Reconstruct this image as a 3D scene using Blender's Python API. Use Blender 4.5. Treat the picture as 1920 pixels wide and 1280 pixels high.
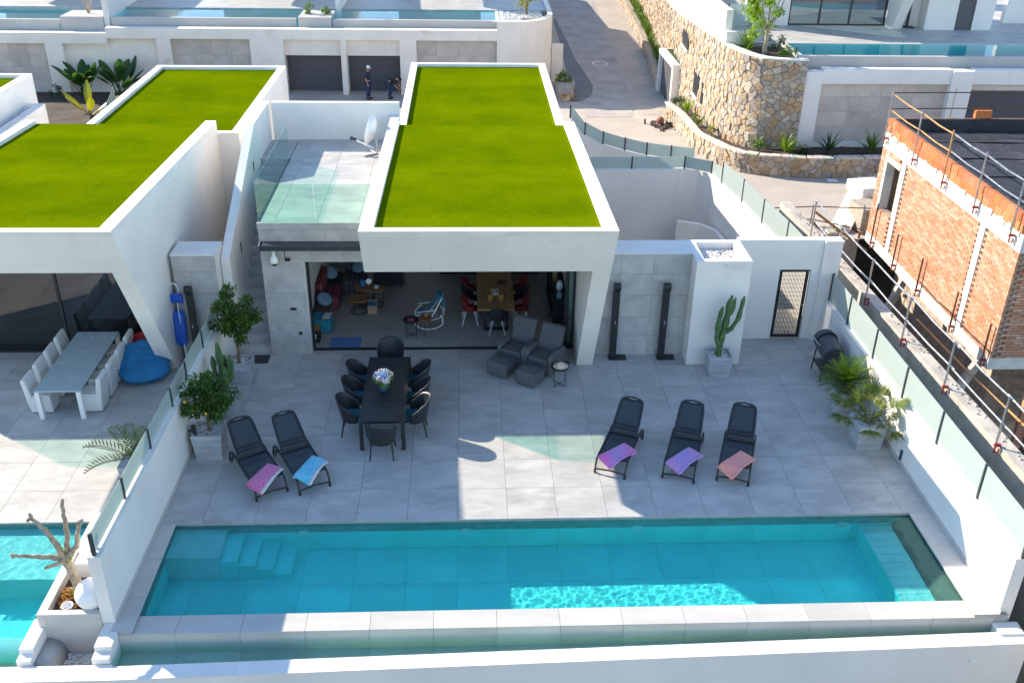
import bpy, bmesh, math, random
from mathutils import Vector, Matrix, noise as mnoise

for o in list(bpy.data.objects):
    bpy.data.objects.remove(o, do_unlink=True)
SC = bpy.context.scene
COL = SC.collection
random.seed(7)

# ------------------------------------------------------------------ camera, sky, sun, exposure
cam_d = bpy.data.cameras.new('camera')
cam = bpy.data.objects.new('camera', cam_d)
COL.objects.link(cam)
SC.camera = cam
cam_d.sensor_fit = 'HORIZONTAL'
cam_d.sensor_width = 36.0
cam_d.lens = 36.0 * 1834.88 / 1920.0
cam_d.clip_start = 0.1
cam_d.clip_end = 2000
yaw, pitch, roll = 0.0517, 0.4936, 0.0178
fwd = Vector((math.sin(yaw) * math.cos(pitch), math.cos(yaw) * math.cos(pitch), -math.sin(pitch)))
rgt = Vector((math.cos(yaw), -math.sin(yaw), 0))
upv = rgt.cross(fwd)
r2 = rgt * math.cos(roll) + upv * math.sin(roll)
u2 = -rgt * math.sin(roll) + upv * math.cos(roll)
cam.matrix_world = Matrix(((r2.x, u2.x, -fwd.x, 0.2197), (r2.y, u2.y, -fwd.y, -15.4422), (r2.z, u2.z, -fwd.z, 12.3181), (0, 0, 0, 1)))

SUN = Vector((1.533, -1.077, -1.0)).normalized()      # direction the light travels
sun_el = math.asin(-SUN.z)
sun_az = math.atan2(-SUN.x, -SUN.y)
world = bpy.data.worlds.new('World')
SC.world = world
world.use_nodes = True
wn = world.node_tree
for n in list(wn.nodes):
    wn.nodes.remove(n)
sky = wn.nodes.new('ShaderNodeTexSky')
sky.sky_type = 'NISHITA'
sky.sun_disc = False
sky.sun_elevation = sun_el
sky.sun_rotation = sun_az
sky.altitude = 100
sky.air_density = 1.0
sky.dust_density = 0.0
sky.ozone_density = 2.0
bg = wn.nodes.new('ShaderNodeBackground')
bg.inputs['Strength'].default_value = 0.15
wo = wn.nodes.new('ShaderNodeOutputWorld')
wn.links.new(sky.outputs[0], bg.inputs[0])
wn.links.new(bg.outputs[0], wo.inputs[0])

sl = bpy.data.lights.new('sun', 'SUN')
sl.energy = 4.3
sl.angle = math.radians(0.53)
sl.cycles.is_caustics_light = True
sl.cycles.use_multiple_importance_sampling = False
sl.color = (1.0, 0.885, 0.715)
sun = bpy.data.objects.new('sun', sl)
COL.objects.link(sun)
sun.rotation_euler = SUN.to_track_quat('-Z', 'Y').to_euler()
sun.location = (-30, 25, 30)

SC.view_settings.view_transform = 'Standard'
SC.view_settings.look = 'None'
SC.view_settings.exposure = 1.25
SC.view_settings.gamma = 1.0
SC.view_settings.use_curve_mapping = False
SC.render.engine = 'CYCLES'
SC.cycles.use_denoising = True
SC.cycles.max_bounces = 10
SC.cycles.diffuse_bounces = 4
SC.cycles.transparent_max_bounces = 16
SC.cycles.volume_bounces = 1
SC.cycles.caustics_reflective = False
SC.cycles.caustics_refractive = True
SC.cycles.sample_clamp_indirect = 6.0

# ------------------------------------------------------------------ materials
MATS = {}


def nt(name):
    m = bpy.data.materials.new(name)
    m.use_nodes = True
    t = m.node_tree
    for n in list(t.nodes):
        t.nodes.remove(n)
    out = t.nodes.new('ShaderNodeOutputMaterial')
    MATS[name] = m
    return m, t, out


def nd(t, kind, **kw):
    n = t.nodes.new('ShaderNode' + kind)
    for k, v in kw.items():
        if k in n.inputs:
            n.inputs[k].default_value = v
        else:
            setattr(n, k, v)
    return n


def ramp(t, src, stops):
    r = nd(t, 'ValToRGB')
    el = r.color_ramp.elements
    while len(el) < len(stops):
        el.new(0.5)
    for e, (p, c) in zip(el, stops):
        e.position = p
        e.color = (*c, 1) if len(c) == 3 else c
    t.links.new(src, r.inputs[0])
    return r


def mixc(t, fac, a, b, mode='MIX'):
    n = nd(t, 'Mix', data_type='RGBA', blend_type=mode)
    for i, x in ((0, fac), (6, a), (7, b)):
        if hasattr(x, 'is_linked') or hasattr(x, 'links'):
            t.links.new(x, n.inputs[i])
        elif i == 0:
            n.inputs[0].default_value = x
        else:
            n.inputs[i].default_value = (*x, 1)
    return n.outputs[2]


def pbr(name, col, rough=0.6, var=0.12, scale=4.0, bump=0.0, bscale=40.0, metal=0.0, rnd=0.0, stretch=None,
        col2=None, spec=0.5, detail=6.0, stain=None, world_coord=False, sheen=0.0, streak=0.0):
    """painted / stone / cloth surface: two colours mixed by noise, per-object random tint, fine relief"""
    m, t, out = nt(name)
    b = nd(t, 'BsdfPrincipled', Roughness=rough, Metallic=metal)
    b.inputs['Specular IOR Level'].default_value = spec
    if sheen:
        b.inputs['Sheen Weight'].default_value = sheen
    if world_coord:
        g = nd(t, 'NewGeometry')
        co = g.outputs['Position']
    else:
        g = nd(t, 'TexCoord')
        co = g.outputs['Object']
    oi = nd(t, 'ObjectInfo')
    vm = nd(t, 'VectorMath', operation='MULTIPLY_ADD')
    vm.inputs[1].default_value = stretch or (1, 1, 1)
    t.links.new(co, vm.inputs[0])
    if rnd and not world_coord:
        sc = nd(t, 'VectorMath', operation='SCALE')
        cx = nd(t, 'CombineXYZ')
        for i in range(3):
            t.links.new(oi.outputs['Random'], cx.inputs[i])
        t.links.new(cx.outputs[0], sc.inputs[0])
        sc.inputs['Scale'].default_value = 91.0
        t.links.new(sc.outputs[0], vm.inputs[2])
    else:
        vm.inputs[2].default_value = (0, 0, 0)
    nz = nd(t, 'TexNoise', Scale=scale, Detail=detail, Roughness=0.62)
    t.links.new(vm.outputs[0], nz.inputs['Vector'])
    c2 = col2 or tuple(max(0, c * (1 - 2.2 * var)) for c in col)
    c1 = col if col2 else tuple(min(1, c * (1 + var)) for c in col)
    r = ramp(t, nz.outputs[0], [(0.3, c2), (0.7, c1)])
    c = r.outputs[0]
    if rnd:
        mp = nd(t, 'MapRange')
        mp.inputs['To Min'].default_value = 1 - rnd
        mp.inputs['To Max'].default_value = 1 + rnd
        t.links.new(oi.outputs['Random'], mp.inputs[0])
        h = nd(t, 'HueSaturation')
        t.links.new(c, h.inputs['Color'])
        t.links.new(mp.outputs[0], h.inputs['Value'])
        c = h.outputs[0]
    if stain:
        n2 = nd(t, 'TexNoise', Scale=stain[0], Detail=5.0, Roughness=0.7, Distortion=0.6)
        t.links.new(vm.outputs[0], n2.inputs['Vector'])
        r2_ = ramp(t, n2.outputs[0], [(stain[2], (0, 0, 0)), (stain[3], (1, 1, 1))])
        c = mixc(t, r2_.outputs[0], c, stain[1])
    if streak:
        # rain streaks: noise drawn out downwards, broken up by a broad mask
        sm = nd(t, 'VectorMath', operation='MULTIPLY')
        sm.inputs[1].default_value = (4.5, 4.5, 0.22)
        t.links.new(co, sm.inputs[0])
        n4 = nd(t, 'TexNoise', Scale=1.0, Detail=6.0, Roughness=0.7)
        t.links.new(sm.outputs[0], n4.inputs['Vector'])
        n5 = nd(t, 'TexNoise', Scale=0.35, Detail=3.0)
        t.links.new(co, n5.inputs['Vector'])
        ra = ramp(t, n4.outputs[0], [(0.52, (0, 0, 0)), (0.78, (1, 1, 1))])
        rb_ = ramp(t, n5.outputs[0], [(0.42, (0, 0, 0)), (0.68, (1, 1, 1))])
        k1 = nd(t, 'Math', operation='MULTIPLY')
        t.links.new(ra.outputs[0], k1.inputs[0])
        t.links.new(rb_.outputs[0], k1.inputs[1])
        k2 = nd(t, 'Math', operation='MULTIPLY')
        k2.inputs[1].default_value = streak
        t.links.new(k1.outputs[0], k2.inputs[0])
        c = mixc(t, k2.outputs[0], c, tuple(v * 0.62 for v in col))
    t.links.new(c, b.inputs['Base Color'])
    rr = nd(t, 'MapRange')
    rr.inputs['To Min'].default_value = max(0.02, rough - 0.12)
    rr.inputs['To Max'].default_value = min(1, rough + 0.12)
    t.links.new(nz.outputs[0], rr.inputs[0])
    t.links.new(rr.outputs[0], b.inputs['Roughness'])
    if bump:
        n3 = nd(t, 'TexNoise', Scale=bscale, Detail=5.0, Roughness=0.6)
        t.links.new(co, n3.inputs['Vector'])
        bp = nd(t, 'Bump', Strength=bump, Distance=0.02)
        t.links.new(n3.outputs[0], bp.inputs['Height'])
        t.links.new(bp.outputs[0], b.inputs['Normal'])
    t.links.new(b.outputs[0], out.inputs[0])
    return m


def attr_mat(name, rough=0.85, bump=0.4, bscale=30.0, noise_scale=9.0, amount=0.35, attr='tint'):
    """colour from a per-piece colour attribute, broken up by noise"""
    m, t, out = nt(name)
    b = nd(t, 'BsdfPrincipled', Roughness=rough)
    b.inputs['Specular IOR Level'].default_value = 0.3
    a = nd(t, 'Attribute', attribute_name=attr)
    g = nd(t, 'NewGeometry')
    nz = nd(t, 'TexNoise', Scale=noise_scale, Detail=6.0, Roughness=0.65)
    t.links.new(g.outputs['Position'], nz.inputs['Vector'])
    r = ramp(t, nz.outputs[0], [(0.28, (1 - amount,) * 3), (0.72, (1 + amount * 0.4,) * 3)])
    c = mixc(t, 1.0, a.outputs['Color'], r.outputs[0], 'MULTIPLY')
    t.links.new(c, b.inputs['Base Color'])
    n3 = nd(t, 'TexNoise', Scale=bscale, Detail=5.0)
    t.links.new(g.outputs['Position'], n3.inputs['Vector'])
    bp = nd(t, 'Bump', Strength=bump, Distance=0.02)
    t.links.new(n3.outputs[0], bp.inputs['Height'])
    t.links.new(bp.outputs[0], b.inputs['Normal'])
    t.links.new(b.outputs[0], out.inputs[0])
    return m


def front_only(t, fac):
    """reflect on the outer side only: seen from below, the straight-through surface has no total reflection"""
    g = nd(t, 'NewGeometry')
    iv = nd(t, 'Math', operation='SUBTRACT')
    iv.inputs[0].default_value = 1.0
    t.links.new(g.outputs['Backfacing'], iv.inputs[1])
    mu = nd(t, 'Math', operation='MULTIPLY')
    t.links.new(fac, mu.inputs[0])
    t.links.new(iv.outputs[0], mu.inputs[1])
    return mu.outputs[0]


def glass_mat(name, tint, gloss=1.45, rough=0.02, refl=1.0):
    m, t, out = nt(name)
    tr = nd(t, 'BsdfTransparent')
    tr.inputs[0].default_value = (*tint, 1)
    gl = nd(t, 'BsdfGlossy', Roughness=rough)
    gl.inputs[0].default_value = (refl, refl, refl, 1)
    fr = nd(t, 'Fresnel', IOR=gloss)
    mx = nd(t, 'MixShader')
    t.links.new(front_only(t, fr.outputs[0]), mx.inputs[0])
    t.links.new(tr.outputs[0], mx.inputs[1])
    t.links.new(gl.outputs[0], mx.inputs[2])
    t.links.new(mx.outputs[0], out.inputs[0])
    return m


def frosted_mat(name, col, trans, clear=0.12):
    m, t, out = nt(name)
    d = nd(t, 'BsdfDiffuse')
    d.inputs[0].default_value = (*col, 1)
    tl = nd(t, 'BsdfTranslucent')
    tl.inputs[0].default_value = (*trans, 1)
    tr = nd(t, 'BsdfTransparent')
    tr.inputs[0].default_value = (0.8, 0.92, 0.88, 1)
    gl = nd(t, 'BsdfGlossy', Roughness=0.08)
    fr = nd(t, 'Fresnel', IOR=1.45)
    m1 = nd(t, 'MixShader', Fac=0.5)
    m2 = nd(t, 'MixShader', Fac=clear)
    m3 = nd(t, 'MixShader')
    t.links.new(d.outputs[0], m1.inputs[1])
    t.links.new(tl.outputs[0], m1.inputs[2])
    t.links.new(m1.outputs[0], m2.inputs[1])
    t.links.new(tr.outputs[0], m2.inputs[2])
    t.links.new(fr.outputs[0], m3.inputs[0])
    t.links.new(m2.outputs[0], m3.inputs[1])
    t.links.new(gl.outputs[0], m3.inputs[2])
    t.links.new(m3.outputs[0], out.inputs[0])
    return m


def water_mat(name, absorb, density, ripple=0.05, rscale=5.0, scatter=0.12):
    """clear water body: fresnel surface with ripples, colour from absorption along the path"""
    m, t, out = nt(name)
    tr = nd(t, 'BsdfTransparent')
    tr.inputs[0].default_value = (0.97, 1, 1, 1)
    gl = nd(t, 'BsdfGlossy', Roughness=0.015)
    fr = nd(t, 'Fresnel', IOR=1.33)
    g = nd(t, 'NewGeometry')
    nz = nd(t, 'TexNoise', Scale=rscale, Detail=3.0, Distortion=0.4)
    t.links.new(g.outputs['Position'], nz.inputs['Vector'])
    bp = nd(t, 'Bump', Strength=ripple, Distance=0.06)
    t.links.new(nz.outputs[0], bp.inputs['Height'])
    t.links.new(bp.outputs[0], gl.inputs['Normal'])
    t.links.new(bp.outputs[0], fr.inputs['Normal'])
    mx = nd(t, 'MixShader')
    t.links.new(front_only(t, fr.outputs[0]), mx.inputs[0])
    t.links.new(tr.outputs[0], mx.inputs[1])
    t.links.new(gl.outputs[0], mx.inputs[2])
    t.links.new(mx.outputs[0], out.inputs['Surface'])
    va = nd(t, 'VolumeAbsorption', Density=density)
    va.inputs['Color'].default_value = (*absorb, 1)
    vs_ = nd(t, 'VolumeScatter', Density=scatter)
    vs_.inputs['Color'].default_value = (0.35, 0.95, 1.0, 1)
    ad = nd(t, 'AddShader')
    t.links.new(va.outputs[0], ad.inputs[0])
    t.links.new(vs_.outputs[0], ad.inputs[1])
    t.links.new(ad.outputs[0], out.inputs['Volume'])
    return m


def clear_water(name, tint):
    m, t, out = nt(name)
    gl = nd(t, 'BsdfGlass', IOR=1.33, Roughness=0.0)
    gl.inputs[0].default_value = (*tint, 1)
    t.links.new(gl.outputs[0], out.inputs['Surface'])
    return m


def leaf_mat(name, c1, c2, trans=0.35, rough=0.45):
    m, t, out = nt(name)
    g = nd(t, 'NewGeometry')
    r = ramp(t, g.outputs['Random Per Island'], [(0.0, c1), (1.0, c2)])
    b = nd(t, 'BsdfPrincipled', Roughness=rough)
    b.inputs['Specular IOR Level'].default_value = 0.35
    t.links.new(r.outputs[0], b.inputs['Base Color'])
    tl = nd(t, 'BsdfTranslucent')
    br = mixc(t, 1.0, r.outputs[0], (1.5, 1.6, 0.7), 'MULTIPLY')
    t.links.new(br, tl.inputs[0])
    mx = nd(t, 'MixShader', Fac=trans)
    t.links.new(b.outputs[0], mx.inputs[1])
    t.links.new(tl.outputs[0], mx.inputs[2])
    t.links.new(mx.outputs[0], out.inputs[0])
    return m


def turf_mat(name):
    m, t, out = nt(name)
    b = nd(t, 'BsdfPrincipled', Roughness=0.9)
    b.inputs['Specular IOR Level'].default_value = 0.0
    g = nd(t, 'NewGeometry')
    vm = nd(t, 'VectorMath', operation='MULTIPLY')
    vm.inputs[1].default_value = (1, 1.6, 1)
    t.links.new(g.outputs['Position'], vm.inputs[0])
    n1 = nd(t, 'TexNoise', Scale=24.0, Detail=5.0, Roughness=0.8)
    n2 = nd(t, 'TexNoise', Scale=0.7, Detail=6.0, Roughness=0.6)
    t.links.new(vm.outputs[0], n1.inputs['Vector'])
    t.links.new(g.outputs['Position'], n2.inputs['Vector'])
    # rolls of turf about a metre wide, laid across, with faint pile direction change
    sp = nd(t, 'SeparateXYZ')
    t.links.new(g.outputs['Position'], sp.inputs[0])
    w = nd(t, 'Math', operation='PINGPONG')
    w.inputs[1].default_value = 2.0
    t.links.new(sp.outputs[1], w.inputs[0])
    r1 = ramp(t, n1.outputs[0], [(0.3, (0.068, 0.105, 0.0004)), (0.72, (0.195, 0.262, 0.0012))])
    r2_ = ramp(t, n2.outputs[0], [(0.3, (0.76, 0.84, 0.9)), (0.7, (1.2, 1.1, 1.0))])
    c = mixc(t, 1.0, r1.outputs[0], r2_.outputs[0], 'MULTIPLY')
    r3 = ramp(t, w.outputs[0], [(0.0, (0.72, 0.76, 0.7)), (0.014, (1.04, 1.03, 1)), (0.5, (1.0, 1.0, 1.0)), (1.0, (0.88, 0.92, 0.9))])
    c = mixc(t, 1.0, c, r3.outputs[0], 'MULTIPLY')
    t.links.new(c, b.inputs['Base Color'])
    bp = nd(t, 'Bump', Strength=0.7, Distance=0.03)
    t.links.new(n1.outputs[0], bp.inputs['Height'])
    t.links.new(bp.outputs[0], b.inputs['Normal'])
    t.links.new(b.outputs[0], out.inputs[0])
    return m


def road_mat(name):
    m, t, out = nt(name)
    b = nd(t, 'BsdfPrincipled', Roughness=0.9)
    b.inputs['Specular IOR Level'].default_value = 0.2
    g = nd(t, 'NewGeometry')
    n1 = nd(t, 'TexNoise', Scale=0.45, Detail=8.0, Roughness=0.65, Distortion=0.5)
    n2 = nd(t, 'TexNoise', Scale=22.0, Detail=5.0, Roughness=0.7)
    for n in (n1, n2):
        t.links.new(g.outputs['Position'], n.inputs['Vector'])
    r1 = ramp(t, n1.outputs[0], [(0.25, (0.36, 0.32, 0.285)), (0.5, (0.44, 0.39, 0.34)), (0.78, (0.53, 0.465, 0.40))])
    r2_ = ramp(t, n2.outputs[0], [(0.3, (0.8, 0.8, 0.8)), (0.7, (1.12, 1.1, 1.08))])
    c = mixc(t, 1.0, r1.outputs[0], r2_.outputs[0], 'MULTIPLY')
    t.links.new(c, b.inputs['Base Color'])
    bp = nd(t, 'Bump', Strength=0.35, Distance=0.02)
    t.links.new(n2.outputs[0], bp.inputs['Height'])
    t.links.new(bp.outputs[0], b.inputs['Normal'])
    t.links.new(b.outputs[0], out.inputs[0])
    return m


def stripe_cloth(name, cols, scale, axis=0, rough=0.9):
    m, t, out = nt(name)
    b = nd(t, 'BsdfPrincipled', Roughness=rough)
    g = nd(t, 'TexCoord')
    sp = nd(t, 'SeparateXYZ')
    t.links.new(g.outputs['Object'], sp.inputs[0])
    mu = nd(t, 'Math', operation='MULTIPLY')
    mu.inputs[1].default_value = scale
    t.links.new(sp.outputs[axis], mu.inputs[0])
    fr = nd(t, 'Math', operation='FRACT')
    t.links.new(mu.outputs[0], fr.inputs[0])
    n = len(cols)
    r = ramp(t, fr.outputs[0], [(i / n, c) for i, c in enumerate(cols)])
    r.color_ramp.interpolation = 'CONSTANT'
    t.links.new(r.outputs[0], b.inputs['Base Color'])
    t.links.new(b.outputs[0], out.inputs[0])
    return m


def dots_cloth(name, base, dot, scale=14.0, size=0.28, feature='F1'):
    m, t, out = nt(name)
    b = nd(t, 'BsdfPrincipled', Roughness=0.95)
    b.inputs['Sheen Weight'].default_value = 0.3
    g = nd(t, 'TexCoord')
    v = nd(t, 'TexVoronoi', Scale=scale, Randomness=0.25)
    t.links.new(g.outputs['Object'], v.inputs['Vector'])
    r = ramp(t, v.outputs['Distance'], [(size, dot), (size + 0.05, base)])
    n1 = nd(t, 'TexNoise', Scale=120.0, Detail=2.0)
    t.links.new(g.outputs['Object'], n1.inputs['Vector'])
    bp = nd(t, 'Bump', Strength=0.5, Distance=0.01)
    t.links.new(n1.outputs[0], bp.inputs['Height'])
    t.links.new(bp.outputs[0], b.inputs['Normal'])
    t.links.new(r.outputs[0], b.inputs['Base Color'])
    t.links.new(b.outputs[0], out.inputs[0])
    return m


def gradient_towel(name, a, c, pat):
    m, t, out = nt(name)
    b = nd(t, 'BsdfPrincipled', Roughness=0.95)
    b.inputs['Sheen Weight'].default_value = 0.3
    g = nd(t, 'TexCoord')
    sp = nd(t, 'SeparateXYZ')
    t.links.new(g.outputs['Object'], sp.inputs[0])
    ab = nd(t, 'Math', operation='ABSOLUTE')
    t.links.new(sp.outputs[0], ab.inputs[0])
    r = ramp(t, ab.outputs[0], [(0.05, a), (0.3, c)])
    n1 = nd(t, 'TexNoise', Scale=26.0, Detail=1.5, Distortion=1.2)
    t.links.new(g.outputs['Object'], n1.inputs['Vector'])
    r2_ = ramp(t, n1.outputs[0], [(0.49, (0, 0, 0)), (0.53, (1, 1, 1))])
    f = nd(t, 'Math', operation='MULTIPLY')
    f.inputs[1].default_value = pat[3] if len(pat) > 3 else 0.4
    t.links.new(r2_.outputs[0], f.inputs[0])
    cc = mixc(t, f.outputs[0], r.outputs[0], pat[:3])
    t.links.new(cc, b.inputs['Base Color'])
    t.links.new(b.outputs[0], out.inputs[0])
    return m


pbr('white_render', (0.80, 0.765, 0.715), 0.8, var=0.04, scale=0.7, bump=0.10, bscale=45, world_coord=True, streak=0.35)
pbr('white_stained', (0.86, 0.79, 0.69), 0.85, var=0.05, scale=0.8, bump=0.08, bscale=50, world_coord=True, stain=(0.55, (0.62, 0.50, 0.36), 0.60, 0.82), streak=0.4)
pbr('white_coping', (0.80, 0.765, 0.715), 0.7, var=0.06, scale=1.1, bump=0.03, bscale=70, world_coord=True)
pbr('concrete_panel', (0.44, 0.435, 0.42), 0.75, var=0.10, scale=2.2, bump=0.08, bscale=30, rnd=0.07, stain=(1.6, (0.52, 0.52, 0.51), 0.5, 0.75))
pbr('grey_panel', (0.55, 0.485, 0.425), 0.8, var=0.10, scale=1.3, bump=0.08, bscale=20, rnd=0.10, stain=(0.9, (0.62, 0.55, 0.49), 0.5, 0.8))
pbr('raw_concrete', (0.50, 0.46, 0.405), 0.9, var=0.16, scale=1.6, bump=0.4, bscale=18, world_coord=True, stain=(0.8, (0.26, 0.235, 0.20), 0.55, 0.8))
pbr('pool_joint', (0.22, 0.66, 0.66), 0.7, var=0.05)  # joints carry the same water tint as the tiles
pbr('water_tinted_tile', (0.25, 0.83, 0.80), 0.5, var=0.05, scale=1.0, rnd=0.05)  # teal of light absorbed in deep water, put into the tile colour
pbr('pale_tinted_tile', (0.62, 0.76, 0.74), 0.5, var=0.06, scale=1.4, rnd=0.05)  # paler copy for shallow parts, with less of the water's tint painted in
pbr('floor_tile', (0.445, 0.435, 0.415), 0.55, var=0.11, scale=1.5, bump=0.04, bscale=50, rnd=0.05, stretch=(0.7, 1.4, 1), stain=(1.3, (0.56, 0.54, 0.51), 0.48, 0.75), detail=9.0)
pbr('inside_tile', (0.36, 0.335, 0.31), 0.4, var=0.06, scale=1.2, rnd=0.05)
pbr('grout', (0.385, 0.375, 0.355), 0.9, var=0.1, world_coord=True)
pbr('pool_tile', (0.58, 0.575, 0.54), 0.6, var=0.06, scale=1.0, rnd=0.05)
pbr('coping_tile', (0.52, 0.495, 0.46), 0.55, var=0.06, scale=1.6, rnd=0.05, stretch=(0.6, 1.5, 1), bump=0.03)
pbr('black_metal', (0.018, 0.02, 0.023), 0.42, var=0.1, spec=0.5)
pbr('anthracite', (0.045, 0.05, 0.06), 0.4, var=0.08)
pbr('anthracite_door', (0.085, 0.085, 0.095), 0.55, var=0.06, rnd=0.06)
pbr('galvanised', (0.55, 0.55, 0.56), 0.35, var=0.15, metal=0.9, scale=8)
pbr('white_metal', (0.8, 0.8, 0.8), 0.4, var=0.02)
pbr('chrome', (0.8, 0.8, 0.8), 0.15, var=0.02, metal=1.0)
pbr('red_clamp', (0.30, 0.025, 0.03), 0.5, var=0.15, scale=10)
pbr('yellow_steel', (0.50, 0.27, 0.10), 0.5, var=0.2, scale=9, stain=(7, (0.35, 0.16, 0.05), 0.5, 0.7))
pbr('cover_panel', (0.34, 0.17, 0.13), 0.6, var=0.08)
pbr('rust_red', (0.28, 0.11, 0.06), 0.8, var=0.2, scale=9)
pbr('bluegrey_top', (0.36, 0.45, 0.48), 0.25, var=0.03)
pbr('rust', (0.12, 0.06, 0.035), 0.8, var=0.3, scale=12)
pbr('charcoal_sling', (0.035, 0.045, 0.055), 0.6, var=0.1, scale=60)
pbr('black_resin', (0.022, 0.026, 0.03), 0.42, var=0.06, rnd=0.08)
pbr('teal_cushion', (0.02, 0.12, 0.17), 0.9, var=0.08, scale=20)
pbr('slat_black', (0.03, 0.032, 0.036), 0.38, var=0.12, scale=12, rnd=0.12)
pbr('grey_wicker', (0.115, 0.12, 0.13), 0.75, var=0.2, scale=55, bump=0.5, bscale=130)
pbr('white_wicker', (0.72, 0.72, 0.71), 0.6, var=0.06, scale=40, bump=0.4, bscale=120)
pbr('planter_stone', (0.42, 0.44, 0.47), 0.6, var=0.16, scale=2.2, stretch=(1, 1, 4), bump=0.1, bscale=25)
pbr('soil', (0.075, 0.05, 0.035), 1.0, var=0.3, scale=9, bump=0.8, bscale=25, world_coord=True)
pbr('pit_soil', (0.105, 0.070, 0.055), 1.0, var=0.22, scale=1.2, bump=0.8, bscale=8, world_coord=True, stain=(0.5, (0.15, 0.10, 0.08), 0.5, 0.8))
pbr('bark', (0.20, 0.145, 0.10), 0.9, var=0.3, scale=14, bump=0.7, bscale=40)
pbr('bark_pale', (0.42, 0.34, 0.255), 0.9, var=0.25, scale=10, bump=0.6, bscale=30)
pbr('cactus_skin', (0.075, 0.15, 0.05), 0.6, var=0.2, scale=9, bump=0.2)
pbr('lemon', (0.75, 0.45, 0.02), 0.5, var=0.1)
pbr('orange_fruit', (0.75, 0.22, 0.02), 0.5, var=0.1)
pbr('wood_oak', (0.36, 0.20, 0.085), 0.5, var=0.2, scale=3, stretch=(8, 1, 1))
pbr('wood_round', (0.26, 0.125, 0.05), 0.5, var=0.25, scale=5, stretch=(5, 1, 1))
pbr('red_shell', (0.20, 0.02, 0.022), 0.4, var=0.05)
pbr('dark_fabric', (0.02, 0.022, 0.03), 0.95, var=0.15, scale=25)
pbr('teal_fabric', (0.02, 0.22, 0.30), 0.95, var=0.1, scale=15)
pbr('pale_fabric', (0.6, 0.58, 0.56), 0.95, var=0.08, scale=15)
pbr('bluegrey_fabric', (0.16, 0.26, 0.34), 0.95, var=0.1, scale=15)
pbr('blue_mat', (0.10, 0.20, 0.42), 0.95, var=0.08, scale=25)
pbr('cardboard', (0.42, 0.27, 0.17), 0.9, var=0.1)
pbr('bean_blue', (0.012, 0.19, 0.42), 0.7, var=0.12, scale=3, bump=0.35, bscale=7)
pbr('bean_red', (0.42, 0.01, 0.035), 0.7, var=0.12, scale=3, bump=0.3, bscale=9)
pbr('tube_blue', (0.01, 0.10, 0.55), 0.4, var=0.1)
pbr('white_plastic', (0.82, 0.82, 0.80), 0.35, var=0.02)
pbr('frost_lamp', (0.85, 0.83, 0.80), 0.3, var=0.01)
pbr('pebble_white', (0.72, 0.70, 0.67), 0.7, var=0.12, scale=30, rnd=0.0)
pbr('bitumen', (0.028, 0.027, 0.032), 0.75, var=0.25, scale=2.5, bump=0.3, bscale=20, world_coord=True, stain=(1.6, (0.075, 0.07, 0.078), 0.5, 0.75))
pbr('pallet_block', (0.42, 0.35, 0.29), 0.9, var=0.2, scale=12, bump=0.3, rnd=0.15)
pbr('plastic_wrap', (0.80, 0.79, 0.77), 0.35, var=0.08, scale=6, bump=0.5, bscale=10)
pbr('timber', (0.45, 0.31, 0.19), 0.85, var=0.25, scale=4, stretch=(1, 6, 6), rnd=0.15)
pbr('rubble', (0.62, 0.57, 0.50), 0.95, var=0.2, scale=6, bump=0.4, rnd=0.2)
pbr('debris_dark', (0.10, 0.07, 0.055), 1.0, var=0.3, scale=8, rnd=0.2)
pbr('plaster_lit', (0.72, 0.64, 0.53), 0.9, var=0.08, scale=1.2, world_coord=True)
pbr('skin', (0.42, 0.24, 0.16), 0.6, var=0.06)
pbr('navy_cloth', (0.018, 0.03, 0.055), 0.9, var=0.15, scale=20)
pbr('jean_cloth', (0.03, 0.05, 0.12), 0.9, var=0.15, scale=20)
pbr('black_cloth', (0.02, 0.018, 0.02), 0.9, var=0.15, scale=20)
pbr('interior_wall', (0.62, 0.60, 0.57), 0.9, var=0.02, world_coord=True)
pbr('pink_paper', (0.55, 0.10, 0.14), 0.7, var=0.2, scale=25)
pbr('straw', (0.62, 0.50, 0.38), 0.85, var=0.12, scale=40)
pbr('blue_glossy', (0.02, 0.25, 0.55), 0.3, var=0.2, scale=12)
pbr('amber', (0.30, 0.16, 0.05), 0.2, var=0.1)
pbr('steel_grid', (0.30, 0.30, 0.31), 0.4, var=0.1, metal=0.6)
pbr('mortar', (0.40, 0.33, 0.265), 0.95, var=0.15, scale=6, bump=0.3, world_coord=True)
pbr('mortar_grey', (0.46, 0.38, 0.31), 0.95, var=0.2, scale=5, bump=0.4, world_coord=True)
pbr('slab_white', (0.68, 0.66, 0.61), 0.9, var=0.12, scale=2.0, bump=0.2, bscale=20, world_coord=True)
attr_mat('stone_piece', 0.9, 0.6, 22.0, 7.0, 0.35)
attr_mat('brick_piece', 0.9, 0.35, 40.0, 14.0, 0.18)
attr_mat('petals', 0.8, 0.2, 60, 30, 0.2)
glass_mat('clear_glass', (0.80, 0.93, 0.875), 1.45)
glass_mat('window_glass', (0.30, 0.33, 0.36), 1.9, refl=0.9)
glass_mat('window_upper', (0.42, 0.50, 0.55), 2.1, refl=0.95)
glass_mat('door_glass', (0.86, 0.92, 0.92), 1.4)
frosted_mat('frosted_glass', (0.68, 0.79, 0.755), (0.72, 0.84, 0.80), 0.08)
water_mat('pool_water', (0.0, 0.93, 0.955), 2.2, 0.04, 3.5, 0.04)
water_mat('channel_water', (0.25, 0.88, 0.66), 1.3, 0.03, 5.0, 0.0)
water_mat('bright_water', (0.0, 0.96, 0.965), 1.3, 0.12, 3.0, 0.06)
clear_water('clear_water', (0.50, 0.985, 1.0))
turf_mat('turf')
road_mat('road_concrete')
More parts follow.
